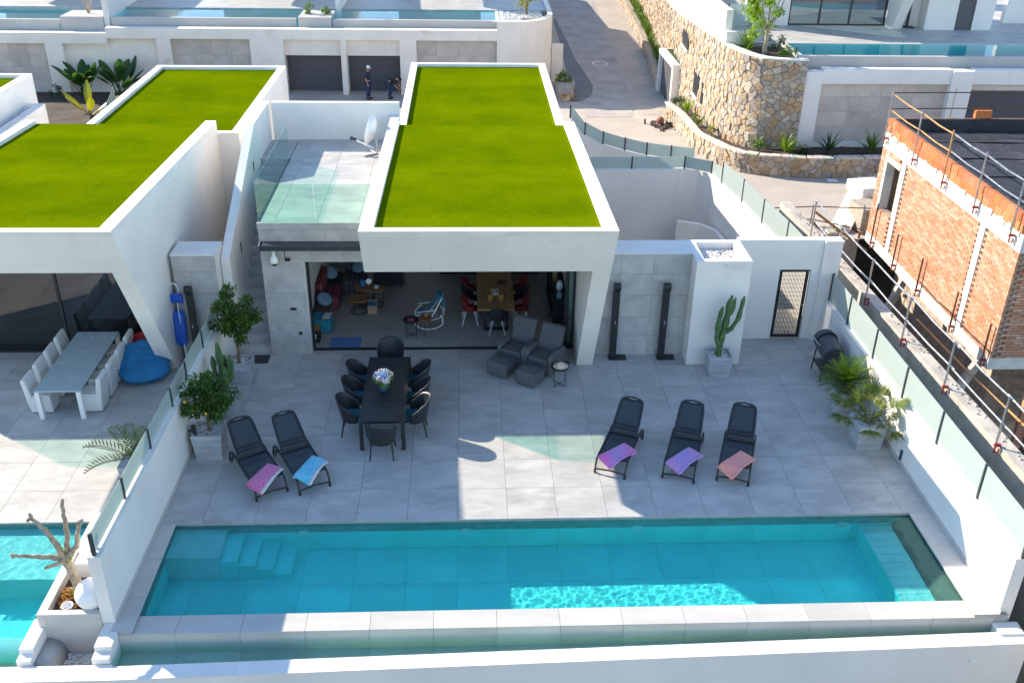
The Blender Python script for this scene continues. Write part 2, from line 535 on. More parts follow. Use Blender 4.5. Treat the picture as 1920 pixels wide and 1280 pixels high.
pbr('road_patch', (0.40, 0.365, 0.335), 0.9, var=0.15, scale=0.8, bump=0.3, world_coord=True, stain=(0.5, (0.42, 0.365, 0.32), 0.5, 0.8))
pbr('road_wet', (0.12, 0.092, 0.08), 0.6, var=0.2, scale=0.8, bump=0.3, world_coord=True)
leaf_mat('leaf_citrus', (0.025, 0.07, 0.012), (0.085, 0.16, 0.02))
leaf_mat('leaf_cycad', (0.05, 0.11, 0.010), (0.10, 0.17, 0.018), 0.25)
leaf_mat('leaf_palm', (0.07, 0.12, 0.015), (0.17, 0.20, 0.035), 0.3)
leaf_mat('leaf_yucca', (0.07, 0.14, 0.02), (0.16, 0.25, 0.04), 0.3)
leaf_mat('leaf_bright', (0.13, 0.24, 0.015), (0.26, 0.36, 0.03), 0.4)
leaf_mat('leaf_dark', (0.02, 0.055, 0.02), (0.05, 0.10, 0.03), 0.2)
leaf_mat('leaf_banana', (0.025, 0.075, 0.02), (0.06, 0.13, 0.03), 0.3)
leaf_mat('leaf_yellow', (0.16, 0.20, 0.02), (0.40, 0.32, 0.03), 0.35)
leaf_mat('leaf_orange', (0.35, 0.12, 0.03), (0.45, 0.25, 0.06), 0.2)
stripe_cloth('sofa_red', [(0.20, 0.03, 0.04), (0.10, 0.025, 0.03), (0.26, 0.06, 0.07), (0.14, 0.03, 0.04)], 6.0, 0)
stripe_cloth('sofa_brown', [(0.10, 0.05, 0.04), (0.06, 0.045, 0.045), (0.13, 0.07, 0.055), (0.05, 0.03, 0.03)], 6.0, 0)
stripe_cloth('sofa_purple', [(0.07, 0.06, 0.09), (0.11, 0.08, 0.10), (0.05, 0.05, 0.07)], 7.0, 0)
dots_cloth('towel_pink', (0.62, 0.16, 0.34), (0.30, 0.06, 0.22), 13.0, 0.22)
gradient_towel('towel_blue', (0.05, 0.42, 0.62), (0.10, 0.50, 0.68), (0.35, 0.65, 0.75, 0.5))
gradient_towel('towel_magenta', (0.45, 0.22, 0.52), (0.72, 0.12, 0.42), (0.62, 0.30, 0.60, 0.4))
gradient_towel('towel_lilac', (0.42, 0.26, 0.56), (0.55, 0.24, 0.50), (0.30, 0.20, 0.50, 0.7))
gradient_towel('towel_coral', (0.78, 0.24, 0.22), (0.80, 0.27, 0.20), (0.82, 0.40, 0.34, 0.5))

# ------------------------------------------------------------------ building helpers
def M(n):
    return MATS[n]


class MB:
    """collects faces, then links them as ONE mesh object"""

    def __init__(self):
        self.v, self.f, self.mi, self.sm, self.tint = [], [], [], [], []
        self.cur, self.smooth, self.col = 0, False, None

    def add(self, verts, faces, T=None):
        n = len(self.v)
        for p in verts:
            p = Vector(p)
            self.v.append(T @ p if T is not None else p)
            self.tint.append(self.col or (1, 1, 1))
        for f in faces:
            self.f.append([i + n for i in f])
            self.mi.append(self.cur)
            self.sm.append(self.smooth)
        return self

    def box(self, x0, x1, y0, y1, z0, z1, T=None):
        return self.add([(x0, y0, z0), (x1, y0, z0), (x1, y1, z0), (x0, y1, z0), (x0, y0, z1), (x1, y0, z1), (x1, y1, z1), (x0, y1, z1)],
                        [(0, 3, 2, 1), (4, 5, 6, 7), (0, 1, 5, 4), (1, 2, 6, 5), (2, 3, 7, 6), (3, 0, 4, 7)], T)

    def prism(self, pts, axis, a, b, T=None):
        def mk(p, h):
            return {'x': (h, p[0], p[1]), 'y': (p[0], h, p[1]), 'z': (p[0], p[1], h)}[axis]
        n = len(pts)
        vs = [mk(p, a) for p in pts] + [mk(p, b) for p in pts]
        fs = [tuple(range(n)), tuple(range(2 * n - 1, n - 1, -1))] + [(i, i + n, (i + 1) % n + n, (i + 1) % n) for i in range(n)]
        # consistent outward faces
        ar = sum(pts[i][0] * pts[(i + 1) % n][1] - pts[(i + 1) % n][0] * pts[i][1] for i in range(n))
        flip = (ar > 0) == (b > a)
        if axis == 'y':
            flip = not flip
        if flip:
            fs = [tuple(reversed(f)) for f in fs]
        return self.add(vs, fs, T)

    def hexa(self, p, T=None):
        """8 corner points, bottom loop then top loop"""
        return self.add(p, [(0, 3, 2, 1), (4, 5, 6, 7), (0, 1, 5, 4), (1, 2, 6, 5), (2, 3, 7, 6), (3, 0, 4, 7)], T)

    def tube(self, pts, r, n=8, cap=True, T=None, closed=False):
        pts = [Vector(p) for p in pts]
        k = len(pts)
        rs = r if isinstance(r, (list, tuple)) else [r] * k
        up = Vector((0, 0, 1))
        vs = []
        prev = None
        for i, p in enumerate(pts):
            a = pts[(i - 1) % k] if (i or closed) else pts[0]
            b = pts[(i + 1) % k] if (i < k - 1 or closed) else pts[-1]
            d = (b - a)
            d = d.normalized() if d.length > 1e-9 else Vector((0, 0, 1))
            if prev is None:
                s = d.cross(up)
                if s.length < 1e-3:
                    s = d.cross(Vector((1, 0, 0)))
            else:
                s = prev - d * prev.dot(d)
                if s.length < 1e-4:
                    s = d.cross(up)
            s.normalize()
            prev = s
            t = s.cross(d)
            for j in range(n):
                an = 2 * math.pi * (j + 0.5) / n
                vs.append(p + (s * math.cos(an) + t * math.sin(an)) * rs[i])
        fs = []
        for i in range(k if closed else k - 1):
            for j in range(n):
                a, b = i * n + j, i * n + (j + 1) % n
                c, d = ((i + 1) % k) * n + (j + 1) % n, ((i + 1) % k) * n + j
                fs.append((a, d, c, b))
        if cap and not closed:
            fs.append(tuple(range(n)))
            fs.append(tuple(range((k - 1) * n + n - 1, (k - 1) * n - 1, -1)))
        return self.add(vs, fs, T)

    def lathe(self, prof, c=(0, 0, 0), n=20, T=None):
        vs, fs = [], []
        for r, z in prof:
            for j in range(n):
                a = 2 * math.pi * j / n
                vs.append((c[0] + r * math.cos(a), c[1] + r * math.sin(a), c[2] + z))
        k = len(prof)
        for i in range(k - 1):
            for j in range(n):
                fs.append((i * n + j, i * n + (j + 1) % n, (i + 1) * n + (j + 1) % n, (i + 1) * n + j))
        fs.append(tuple(range(n - 1, -1, -1)))
        fs.append(tuple(range((k - 1) * n, k * n)))
        return self.add(vs, fs, T)

    def ball(self, c, r, nu=12, nv=8, T=None):
        if not isinstance(r, (list, tuple)):
            r = (r, r, r)
        vs, fs = [], []
        for i in range(nv + 1):
            th = math.pi * i / nv
            for j in range(nu):
                ph = 2 * math.pi * j / nu
                s = max(math.sin(th), 0.01)
                vs.append((c[0] + r[0] * s * math.cos(ph), c[1] + r[1] * s * math.sin(ph), c[2] - r[2] * math.cos(th)))
        for i in range(nv):
            for j in range(nu):
                fs.append((i * nu + j, i * nu + (j + 1) % nu, (i + 1) * nu + (j + 1) % nu, (i + 1) * nu + j))
        return self.add(vs, fs, T)

    def sheet(self, fn, nu, nv, T=None):
        vs = [fn(i / nu, j / nv) for j in range(nv + 1) for i in range(nu + 1)]
        fs = [(j * (nu + 1) + i, j * (nu + 1) + i + 1, (j + 1) * (nu + 1) + i + 1, (j + 1) * (nu + 1) + i) for j in range(nv) for i in range(nu)]
        return self.add(vs, fs, T)

    def mesh(self, name, mats, off=None, tinted=False):
        me = bpy.data.meshes.new(name)
        vs = [tuple(p - off) for p in self.v] if off is not None else [tuple(p) for p in self.v]
        me.from_pydata(vs, [], self.f)
        for m in (mats if isinstance(mats, (list, tuple)) else [mats]):
            me.materials.append(M(m) if isinstance(m, str) else m)
        me.polygons.foreach_set('material_index', self.mi)
        me.polygons.foreach_set('use_smooth', self.sm)
        if tinted:
            a = me.attributes.new('tint', 'FLOAT_COLOR', 'POINT')
            a.data.foreach_set('color', [c for t in self.tint for c in (*t, 1.0)])
        me.update()
        return me

    def build(self, name, mats, parent=None, bevel=0.0, world=True, solid=0.0, sub=0, tinted=False, seg=2):
        off = Vector(parent_loc(parent)) if (parent is not None and world) else None
        o = bpy.data.objects.new(name, self.mesh(name, mats, off, tinted))
        COL.objects.link(o)
        if parent is not None:
            o.parent = parent
        if solid:
            md = o.modifiers.new('solid', 'SOLIDIFY')
            md.thickness = solid
            md.offset = 0
        if bevel:
            md = o.modifiers.new('bevel', 'BEVEL')
            md.width = bevel
            md.segments = seg
            md.limit_method = 'ANGLE'
            md.angle_limit = math.radians(50)
        if sub:
            md = o.modifiers.new('sub', 'SUBSURF')
            md.levels = sub
            md.render_levels = sub
        return o


def parent_loc(o):
    p = Vector((0, 0, 0))
    while o is not None:
        p += o.location
        o = o.parent
    return p


def tag(o, label=None, cat=None, group=None, kind=None):
    if label:
        o['label'] = label
    if cat:
        o['category'] = cat
    if group:
        o['group'] = group
    if kind:
        o['kind'] = kind
    return o


def thing(name, label, cat, loc=(0, 0, 0), rz=0.0, group=None):
    o = bpy.data.objects.new(name, None)
    o.empty_display_size = 0.2
    COL.objects.link(o)
    o.location = loc
    o.rotation_euler = (0, 0, rz)
    return tag(o, label, cat, group)


def kids(o):
    return [c for c in bpy.data.objects if c.parent == o]


def copy_tree(o, parent=None):
    c = o.copy()
    COL.objects.link(c)
    c.parent = parent
    for ch in kids(o):
        copy_tree(ch, c)
    return c


def place(src, used, loc, rz, label, group=None):
    """first use moves the prototype itself, later ones copy it with its parts"""
    o = src if not used[0] else copy_tree(src)
    used[0] = True
    o.location = loc
    o.rotation_euler = (0, 0, rz)
    o['label'] = label
    if group:
        o['group'] = group
    return o


def linked(name, me, parent, loc, rot=None, scale=None, lab=None):
    o = bpy.data.objects.new(name, me)
    COL.objects.link(o)
    if parent is not None:
        o.parent = parent
        loc = Vector(loc) - parent_loc(parent)
    o.location = loc
    if rot:
        o.rotation_euler = rot
    if scale:
        o.scale = scale
    return o


def struct(name, mb, mats, **kw):
    o = mb.build(name, mats, **kw)
    o['kind'] = 'structure'
    return o


_tile_cache = {}


def tile_mesh(w, d, h, mat):
    k = (round(w, 3), round(d, 3), round(h, 3), mat)
    if k not in _tile_cache:
        b = 0.0018
        mb = MB()
        mb.hexa([(b, b, -h), (w - b, b, -h), (w - b, d - b, -h), (b, d - b, -h)] + [(b * 2, b * 2, 0), (w - b * 2, b * 2, 0), (w - b * 2, d - b * 2, 0), (b * 2, d - b * 2, 0)])
        _tile_cache[k] = mb.mesh('tile', mat)
    return _tile_cache[k]


def lay_tiles(parent, xs, ys, z, mat, name='tile', h=0.012):
    for i in range(len(xs) - 1):
        for j in range(len(ys) - 1):
            me = tile_mesh(xs[i + 1] - xs[i], ys[j + 1] - ys[j], h, mat)
            linked(name, me, parent, (xs[i], ys[j], z + random.uniform(-0.0008, 0.0008)))


def frange(a, b, step, off=0.0):
    """joint positions from a to b on a grid of the given step and offset"""
    out = [a]
    k = math.floor((a - off) / step) + 1
    while off + k * step < b - 0.06:
        if off + k * step > a + 0.06:
            out.append(off + k * step)
        k += 1
    out.append(b)
    return out


def rect_panels(parent, name, mat, plane, pos, us, vs, thick, gap=0.006):
    """slabs on a vertical wall; plane 'y' faces -Y (pos = y of face), plane 'x' faces +X or -X"""
    for i in range(len(us) - 1):
        for j in range(len(vs) - 1):
            w, h = us[i + 1] - us[i], vs[j + 1] - vs[j]
            k = ('p', plane, round(w, 3), round(h, 3), thick, mat)
            if k not in _tile_cache:
                mb = MB()
                b = gap / 2
                if plane == 'y':
                    mb.box(b, w - b, 0, abs(thick), b, h - b)
                else:
                    mb.box(min(0, thick), max(0, thick), b, w - b, b, h - b)
                _tile_cache[k] = mb.mesh(name, mat)
            loc = (us[i], pos + random.uniform(0, 0.002), vs[j]) if plane == 'y' else (pos, us[i], vs[j])
            linked(name, _tile_cache[k], parent, loc)


def lerp(a, b, t):
    return a + (b - a) * t


def clip_poly(poly, p, q):
    """keep the part of poly nearer to p than to q"""
    mx, my = (p[0] + q[0]) / 2, (p[1] + q[1]) / 2
    nx, ny = q[0] - p[0], q[1] - p[1]
    out = []
    for i in range(len(poly)):
        a, b = poly[i], poly[(i + 1) % len(poly)]
        da = (a[0] - mx) * nx + (a[1] - my) * ny
        db = (b[0] - mx) * nx + (b[1] - my) * ny
        if da <= 0:
            out.append(a)
        if (da < 0 < db) or (db < 0 < da):
            t = da / (da - db)
            out.append((a[0] + (b[0] - a[0]) * t, a[1] + (b[1] - a[1]) * t))
    return out


def stone_cells(w, h, size, rng, squash=0.75):
    pts = []
    nx, ny = max(1, round(w / size)), max(1, round(h / (size * squash)))
    for j in range(ny):
        for i in range(nx):
            ox = 0.5 if j % 2 else 0.0
            pts.append(((i + 0.5 + ox * 0.8 - 0.2 + rng.uniform(-0.5, 0.5)) * w / nx, (j + 0.5 + rng.uniform(-0.5, 0.5)) * h / ny))
            if rng.random() < 0.22:
                pts.append(((i + rng.random()) * w / nx, (j + rng.random()) * h / ny))
    cells = []
    for p in pts:
        poly = [(0, 0), (w, 0), (w, h), (0, h)]
        for q in pts:
            if q is p or abs(q[0] - p[0]) > 3 * size or abs(q[1] - p[1]) > 3 * size:
                continue
            poly = clip_poly(poly, p, q)
            if len(poly) < 3:
                break
        if len(poly) >= 3:
            cells.append(poly)
    return cells


STONE_COLS = [(0.47, 0.385, 0.29), (0.49, 0.365, 0.24), (0.43, 0.385, 0.34), (0.52, 0.45, 0.37), (0.38, 0.345, 0.31), (0.50, 0.385, 0.26), (0.44, 0.395, 0.35), (0.54, 0.49, 0.42), (0.46, 0.32, 0.21), (0.36, 0.33, 0.31), (0.45, 0.40, 0.35)]


def path_at(path, s):
    acc = 0
    for i in range(len(path) - 1):
        a, b = Vector(path[i]), Vector(path[i + 1])
        L = (b - a).length
        if s <= acc + L or i == len(path) - 2:
            t = (s - acc) / L
            d = (b - a) / L
            return a + (b - a) * t, Vector((d.y, -d.x))
        acc += L


def path_len(path):
    return sum((Vector(path[i + 1]) - Vector(path[i])).length for i in range(len(path) - 1))


def stone_face(parent, path, zlo, zhi, size, rng, limit, holes=(), tint=1.0, near=None):
    """stones set on the right-hand side of a plan path; zlo / zhi are functions of arc length s"""
    L = path_len(path)
    H = max(zhi(L * k / 12) - zlo(L * k / 12) for k in range(13))
    stones = []
    for poly in stone_cells(L, H, size, rng):
        cx = sum(p[0] for p in poly) / len(poly)
        cy = sum(p[1] for p in poly) / len(poly)
        z0, z1 = zlo(cx), zhi(cx)
        sc = (z1 - z0) / H
        zc = z0 + cy * sc
        if any(a < cx < b and c < zc < d for a, b, c, d in holes):
            continue
        g = 0.94
        pts = [(cx + (x - cx) * g * (1 - 0.0), cy + (y - cy) * g) for x, y in poly]
        mb = MB()
        c = rng.choice(STONE_COLS)
        k = rng.uniform(0.8, 1.12) * tint
        mb.col = tuple(min(1, x * k * w_) for x, w_ in zip(c, (1.06, .99, .90)))
        n = len(pts)
        dep = rng.uniform(0.008, 0.075)
        back, mid, top = [], [], []
        for x, y in pts:
            x = min(max(x, 0), L)
            p, nn = path_at(path, x)
            z = zlo(x) + y * (zhi(x) - zlo(x)) / H
            back.append((p.x - nn.x * 0.03, p.y - nn.y * 0.03, z))
            mid.append((p.x + nn.x * dep * 0.6, p.y + nn.y * dep * 0.6, z))
            xi, yi = cx + (x - cx) * 0.84, cy + (y - cy) * 0.84
            p, nn = path_at(path, min(max(xi, 0), L))
            d2 = dep + rng.uniform(-0.008, 0.012)
            top.append((p.x + nn.x * d2, p.y + nn.y * d2, zlo(xi) + yi * (zhi(xi) - zlo(xi)) / H))
        fs = []
        for i in range(n):
            j = (i + 1) % n
            fs += [(i, j, n + j, n + i), (n + i, n + j, 2 * n + j, 2 * n + i)]
        fs.append(tuple(range(2 * n, 3 * n)))
        mb.add(back + mid + top, fs)
        size_px = abs(sum(pts[i][0] * pts[(i + 1) % n][1] - pts[(i + 1) % n][0] * pts[i][1] for i in range(n)))
        stones.append((size_px, mb))
    stones.sort(key=lambda s: -s[0])
    for a, mb in stones[:limit]:
        mb.build('stone', 'stone_piece', parent, tinted=True)
    if len(stones) > limit:
        rest = MB()
        for a, mb in stones[limit:]:
            for i, vv in enumerate(mb.v):
                rest.tint.append(mb.tint[i])
            n0 = len(rest.v)
            rest.v += mb.v
            for f in mb.f:
                rest.f.append([i + n0 for i in f])
                rest.mi.append(0)
                rest.sm.append(False)
        o = rest.build('small_stones', 'stone_piece', parent, tinted=True)
        o['kind'] = 'stuff'


# ---------------------------------------------------------------- plants
def leaf(mb, p, d, n, L, W, fold=0.15):
    d = d.normalized()
    s = d.cross(n)
    if s.length < 1e-4:
        s = d.cross(Vector((1, 0, 0.2)))
    s.normalize()
    n = s.cross(d)
    mb.add([p, p + d * L * 0.45 + s * W * 0.5 + n * fold * L * 0.4, p + d * L - n * L * 0.12, p + d * L * 0.45 - s * W * 0.5 + n * fold * L * 0.4, p + d * L * 0.5], [(0, 1, 4), (1, 2, 4), (2, 3, 4), (3, 0, 4)])


def crown(mb, c, rad, n, L, W, rng, clumps=26, hollow=0.35):
    """leaves gathered in clumps spread through an uneven crown"""
    cl = []
    for i in range(clumps):
        v = Vector((rng.gauss(0, 1), rng.gauss(0, 1), rng.gauss(0, 1))).normalized()
        k = rng.uniform(0.45, 1.0)
        cl.append((Vector((c[0] + v.x * rad[0] * k, c[1] + v.y * rad[1] * k, c[2] + v.z * rad[2] * k)), rng.uniform(0.20, 0.36) * max(rad), v))
    for i in range(n):
        cc, r, v0 = rng.choice(cl)
        v = Vector((rng.gauss(0, 1), rng.gauss(0, 1), rng.gauss(0, 1)))
        if v.length < 1e-3:
            continue
        v.normalize()
        p = cc + v * r * rng.uniform(hollow, 1.0)
        d = (v * 0.7 + v0 * 0.5 + Vector((rng.uniform(-1, 1), rng.uniform(-1, 1), rng.uniform(-0.9, 0.5)))).normalized()
        nn = (Vector((0, 0, 1)) + v * 0.6 + Vector((rng.uniform(-.7, .7), rng.uniform(-.7, .7), 0))).normalized()
        k = rng.uniform(0.7, 1.2)
        leaf(mb, p, d, nn, L * k, W * k)
    return cl


def blade(mb, p, az, el, L, W, droop, seg=5):
    """one sword-shaped leaf"""
    pts = []
    d = Vector((math.cos(az) * math.cos(el), math.sin(az) * math.cos(el), math.sin(el)))
    s = Vector((-math.sin(az), math.cos(az), 0))
    pos = Vector(p)
    vs = []
    for i in range(seg + 1):
        t = i / seg
        w = W * (0.6 + 0.8 * t if t < 0.4 else (1 - t) / 0.6 * 0.92) * 0.5
        vs += [pos + s * max(w, 0.001), pos - s * max(w, 0.001)]
        pos = pos + d * (L / seg)
        el2 = el - droop * (t + 1 / seg) ** 1.6
        d = Vector((math.cos(az) * math.cos(el2), math.sin(az) * math.cos(el2), math.sin(el2)))
    fs = [(2 * i, 2 * i + 1, 2 * i + 3, 2 * i + 2) for i in range(seg)]
    mb.add(vs, fs)


def tuft(mb, c, n, L, W, rng, el=(0.3, 1.4), droop=(0.3, 1.0)):
    for i in range(n):
        e = rng.uniform(*el)
        blade(mb, (c[0] + rng.uniform(-.04, .04), c[1] + rng.uniform(-.04, .04), c[2]), rng.uniform(0, 6.283), e, L * rng.uniform(0.7, 1.1), W, rng.uniform(*droop))


def frond(mb, p, az, el, L, nl, ll, lw, droop, rng, vee=0.5):
    """pinnate frond: arching rachis with two rows of leaflets"""
    pos = Vector(p)
    s = Vector((-math.sin(az), math.cos(az), 0))
    pts = []
    for i in range(nl + 1):
        t = i / nl
        e = el - droop * t ** 1.5
        d = Vector((math.cos(az) * math.cos(e), math.sin(az) * math.cos(e), math.sin(e)))
        pts.append(pos.copy())
        if t > 0.12:
            up = s.cross(d)
            for q in (1, -1):
                ld = (s * q * 0.8 + d * 0.62 + up * -vee * 0.4 + Vector((0, 0, rng.uniform(-.08, .08)))).normalized()
                k = math.sin(math.pi * min(1, 0.12 + t * 0.85)) ** 0.6
                leaf(mb, pos, ld, up, ll * max(k, 0.25), lw, 0.05)
        pos = pos + d * L / nl
    mb.tube(pts[::2], 0.008, 4)


def fan_leaf(mb, p, az, el, stalk, R, nseg, rng):
    """palmate palm leaf on a stalk"""
    d = Vector((math.cos(az) * math.cos(el), math.sin(az) * math.cos(el), math.sin(el)))
    s = Vector((-math.sin(az), math.cos(az), 0))
    p = Vector(p)
    h = p + d * stalk + Vector((0, 0, -0.06 * stalk))
    mb.tube([p, p + d * stalk * 0.5, h], [0.012, 0.009, 0.007], 4)
    d2 = (d + Vector((0, 0, -0.25))).normalized()
    up = s.cross(d2)
    if up.z < 0:
        up = -up
    for i in range(nseg):
        a = lerp(-1.25, 1.25, i / (nseg - 1))
        ld = (d2 * math.cos(a) + s * math.sin(a) + up * (0.12 * math.cos(a * 2) + rng.uniform(-.08, .08))).normalized()
        leaf(mb, h, ld, up, R * (0.75 + 0.25 * math.cos(a)) * rng.uniform(.88, 1.08), R * 0.10, 0.05)


def big_leaf(mb, p, az, el, stalk, L, W, droop, rng, seg=6):
    """broad banana / strelitzia leaf with a midrib fold"""
    p = Vector(p)
    d = Vector((math.cos(az) * math.cos(el), math.sin(az) * math.cos(el), math.sin(el)))
    s = Vector((-math.sin(az), math.cos(az), 0))
    h = p + d * stalk
    mb.tube([p, h], [0.03, 0.015], 5)
    vs = []
    pos = h
    for i in range(seg + 1):
        t = i / seg
        e = el - droop * t ** 1.4
        dd = Vector((math.cos(az) * math.cos(e), math.sin(az) * math.cos(e), math.sin(e)))
        up = s.cross(dd)
        w = W * 0.5 * math.sin(math.pi * min(0.97, 0.06 + t * 0.9)) ** 0.7
        vs += [pos + s * w + up * w * 0.35, pos, pos - s * w + up * w * 0.35]
        pos = pos + dd * L / seg
    fs = []
    for i in range(seg):
        a = 3 * i
        fs += [(a, a + 1, a + 4, a + 3), (a + 1, a + 2, a + 5, a + 4)]
    mb.add(vs, fs)


def cactus_stem(mb, pts, r, rng, ribs=5):
    """ribbed column that swells and pinches like a candelabra cactus"""
    P = [Vector(p) for p in pts]
    dense = []
    for i in range(len(P) - 1):
        k = max(2, int((P[i + 1] - P[i]).length / 0.06))
        dense += [P[i].lerp(P[i + 1], j / k) for j in range(k)]
    dense.append(P[-1])
    n = ribs * 4
    vs, fs = [], []
    L = len(dense)
    for i, p in enumerate(dense):
        d = (dense[min(i + 1, L - 1)] - dense[max(i - 1, 0)]).normalized()
        s = d.cross(Vector((0.3, 1, 0.1))).normalized()
        t = s.cross(d)
        k = 1.0 + 0.16 * math.sin(i * 0.9)
        if i > L - 4:
            k *= (L - i) / 4.0 + 0.1
        for j in range(n):
            a = 2 * math.pi * j / n
            rr = r * k * (0.74 + 0.26 * (1 if j % 4 == 0 else (0.45 if j % 4 in (1, 3) else 0)))
            vs.append(p + (s * math.cos(a) + t * math.sin(a)) * rr)
    for i in range(L - 1):
        for j in range(n):
            fs.append((i * n + j, i * n + (j + 1) % n, (i + 1) * n + (j + 1) % n, (i + 1) * n + j))
    fs.append(tuple(range((L - 1) * n, L * n)))
    mb.add(vs, fs)


def pebbles(name, parent, x0, x1, y0, y1, z, n, r, rng, mat='pebble_white', poly=None, world=True):
    mb = MB()
    for i in range(n):
        x, y = rng.uniform(x0, x1), rng.uniform(y0, y1)
        k = rng.uniform(0.6, 1.25) * r
        a = rng.uniform(0, 3.14)
        T = Matrix.Translation((x, y, z + rng.uniform(-.2, .5) * r)) @ Matrix.Rotation(a, 4, 'Z')
        mb.ball((0, 0, 0), (k * 1.25, k, k * 0.7), 6, 4, T)
    o = mb.build(name, mat, parent, world=world)
    o['kind'] = 'stuff'
    return o

# ================================================================== THE SETTING
def zs(y):
    k = [(-50, .2), (14, .2), (24, -.3), (38, -1.3), (48, -.9), (62, 0.0), (95, 2.5), (300, 22)]
    for (a, za), (b, zb) in zip(k, k[1:]):
        if y <= b:
            return za + (zb - za) * (y - a) / (b - a)
    return k[-1][1]


g = MB()
g.box(-400, 400, -300, 600, -9.2, -8.0)
struct('ground', g, 'pit_soil')

# street: one sheet that follows the slope, cut away where the plots lie lower or higher
g = MB()
xs = [-70 + 2.5 * i for i in range(26)] + [-5 + 0.5 * i for i in range(60)] + [25 + 5 * i for i in range(16)]
ys = [9 + 0.5 * i for i in range(110)] + [64 + 4 * i for i in range(20)]
idx = {}


def sv(i, j):
    if (i, j) not in idx:
        x, y = xs[i], ys[j]
        idx[(i, j)] = len(g.v)
        g.v.append(Vector((x, y, zs(y) + 0.02 * mnoise.noise((x * .4, y * .4, 0)))))
        g.tint.append((1, 1, 1))
    return idx[(i, j)]


for j in range(len(ys) - 1):
    for i in range(len(xs) - 1):
        x, y = (xs[i] + xs[i + 1]) / 2, (ys[j] + ys[j + 1]) / 2
        if (x < 4.2 and y < 22.5) or (x < 9.5 and y < 18.8) or (x > 10.5 and y < 14.0) or (x < 10.0 and y < 12.0):
            continue
        if x < 4.8 and y > 40:
            continue
        if x > 24 and y < 17:
            continue
        g.f.append([sv(i, j), sv(i + 1, j), sv(i + 1, j + 1), sv(i, j + 1)])
        g.mi.append(0)
        g.sm.append(True)
street = struct('street', g, 'road_concrete')


def road_sheet(name, pts, mat, lift):
    """a thin sheet following the street surface, from a list of (x_left, x_right, y)"""
    m = MB()
    vs, fs = [], []
    rows = []
    for (a0, b0, y0), (a1, b1, y1) in zip(pts, pts[1:]):
        k = max(1, int((y1 - y0) / 0.5))
        rows += [(lerp(a0, a1, t / k), lerp(b0, b1, t / k), lerp(y0, y1, t / k)) for t in range(k)]
    rows.append(pts[-1])
    for a, b, y in rows:
        for q in range(7):
            x = lerp(a, b, q / 6)
            vs.append((x, y, zs(y) + 0.02 * mnoise.noise((x * .4, y * .4, 0)) + lift))
    for r in range(len(rows) - 1):
        for q in range(6):
            fs.append((r * 7 + q, r * 7 + q + 1, r * 7 + q + 8, r * 7 + q + 7))
    m.add(vs, fs)
    return struct(name, m, mat)


road_sheet('asphalt_lane', [(6.2, 8.5, 32.6), (6.3, 8.9, 35), (6.4, 9.4, 40), (6.5, 9.6, 46), (6.6, 9.7, 53), (6.6, 9.9, 62), (6.8, 10.2, 75)], 'road_patch', 0.012)
road_sheet('wet_gutter', [(5.7, 6.4, 36.8), (5.9, 7.2, 38.5), (6.1, 7.45, 40.2), (6.2, 7.3, 42.5), (6.3, 7.0, 46), (6.4, 6.9, 50), (6.4, 6.6, 56)], 'road_wet', 0.024)

# ------------------------------------------------------------------ our terrace, pool and boundary walls
ROW = 1.0137
PX0, PX1, PY0, PY1 = -5.52, 9.15, -2.46, 0.0
XL = lambda y: -5.82 + 0.016 * y          # inner face of the dividing wall
g = MB()
g.box(-5.95, 9.75, 0.0, 7.6, -0.4, -0.012)
g.box(-5.95, PX0 - 0.0, PY0 - 0.42, 0.0, -0.4, -0.012)
g.box(PX1, 9.75, PY0 - 0.42, 0.0, -0.4, -0.012)
terrace = struct('terrace', g, 'grout')
lay_tiles(terrace, frange(-5.86, 9.63, 1.0, 0.0), frange(0.0, 7.55, ROW, 0.0), 0.0, 'floor_tile')
lay_tiles(terrace, [-5.88, PX0 + 0.02], frange(PY0 - 0.41, 0.0, ROW, 0.0), 0.0, 'coping_tile')
lay_tiles(terrace, [PX1 - 0.02, 9.64], frange(PY0 - 0.41, 0.0, ROW, 0.0), 0.0, 'coping_tile')

POOL_Z = -1.15
g = MB()
g.box(PX0 - 0.15, PX1 + 0.15, PY0 - 0.4, PY1 + 0.15, POOL_Z - 0.3, POOL_Z - 0.012)
g.box(PX0 - 0.15, PX0 - 0.012, PY0 - 0.4, PY1, POOL_Z - 0.3, -0.41)
g.box(PX1 + 0.012, PX1 + 0.15, PY0 - 0.4, PY1, POOL_Z - 0.3, -0.41)
g.box(PX0 - 0.15, PX1 + 0.15, PY1 + 0.012, PY1 + 0.15, POOL_Z - 0.3, -0.41)
g.box(-5.97, 9.8, PY0 - 0.40, PY0 - 0.012, -3.0, -0.41)
g.box(PX0 - 0.0005, PX1 + 0.0005, PY0 - 0.40, PY0 - 0.012, -0.4099, -0.085)
pool = struct('pool_basin', g, 'pool_joint')
jx = frange(PX0, PX1, 1.0, 0.0)
lay_tiles(pool, jx, frange(PY0, PY1, ROW, 0.0), POOL_Z, 'water_tinted_tile')
rect_panels(pool, 'wall_tile', 'water_tinted_tile', 'y', PY1 + 0.001, jx, [POOL_Z, -0.012], 0.012)
rect_panels(pool, 'wall_tile', 'water_tinted_tile', 'x', PX0 - 0.001, frange(PY0, PY1, ROW, 0.0), [POOL_Z, -0.012], -0.012)
rect_panels(pool, 'wall_tile', 'water_tinted_tile', 'x', PX1 + 0.001, frange(PY0, PY1, ROW, 0.0), [POOL_Z, -0.012], 0.012)
rect_panels(pool, 'wall_tile', 'water_tinted_tile', 'y', PY0 - 0.014, jx, [POOL_Z, -0.07], 0.012)
lay_tiles(pool, frange(PX0, PX1, 1.1, -0.4), [PY0 - 0.426, PY0 + 0.01], -0.052, 'coping_tile', 'coping_tile')
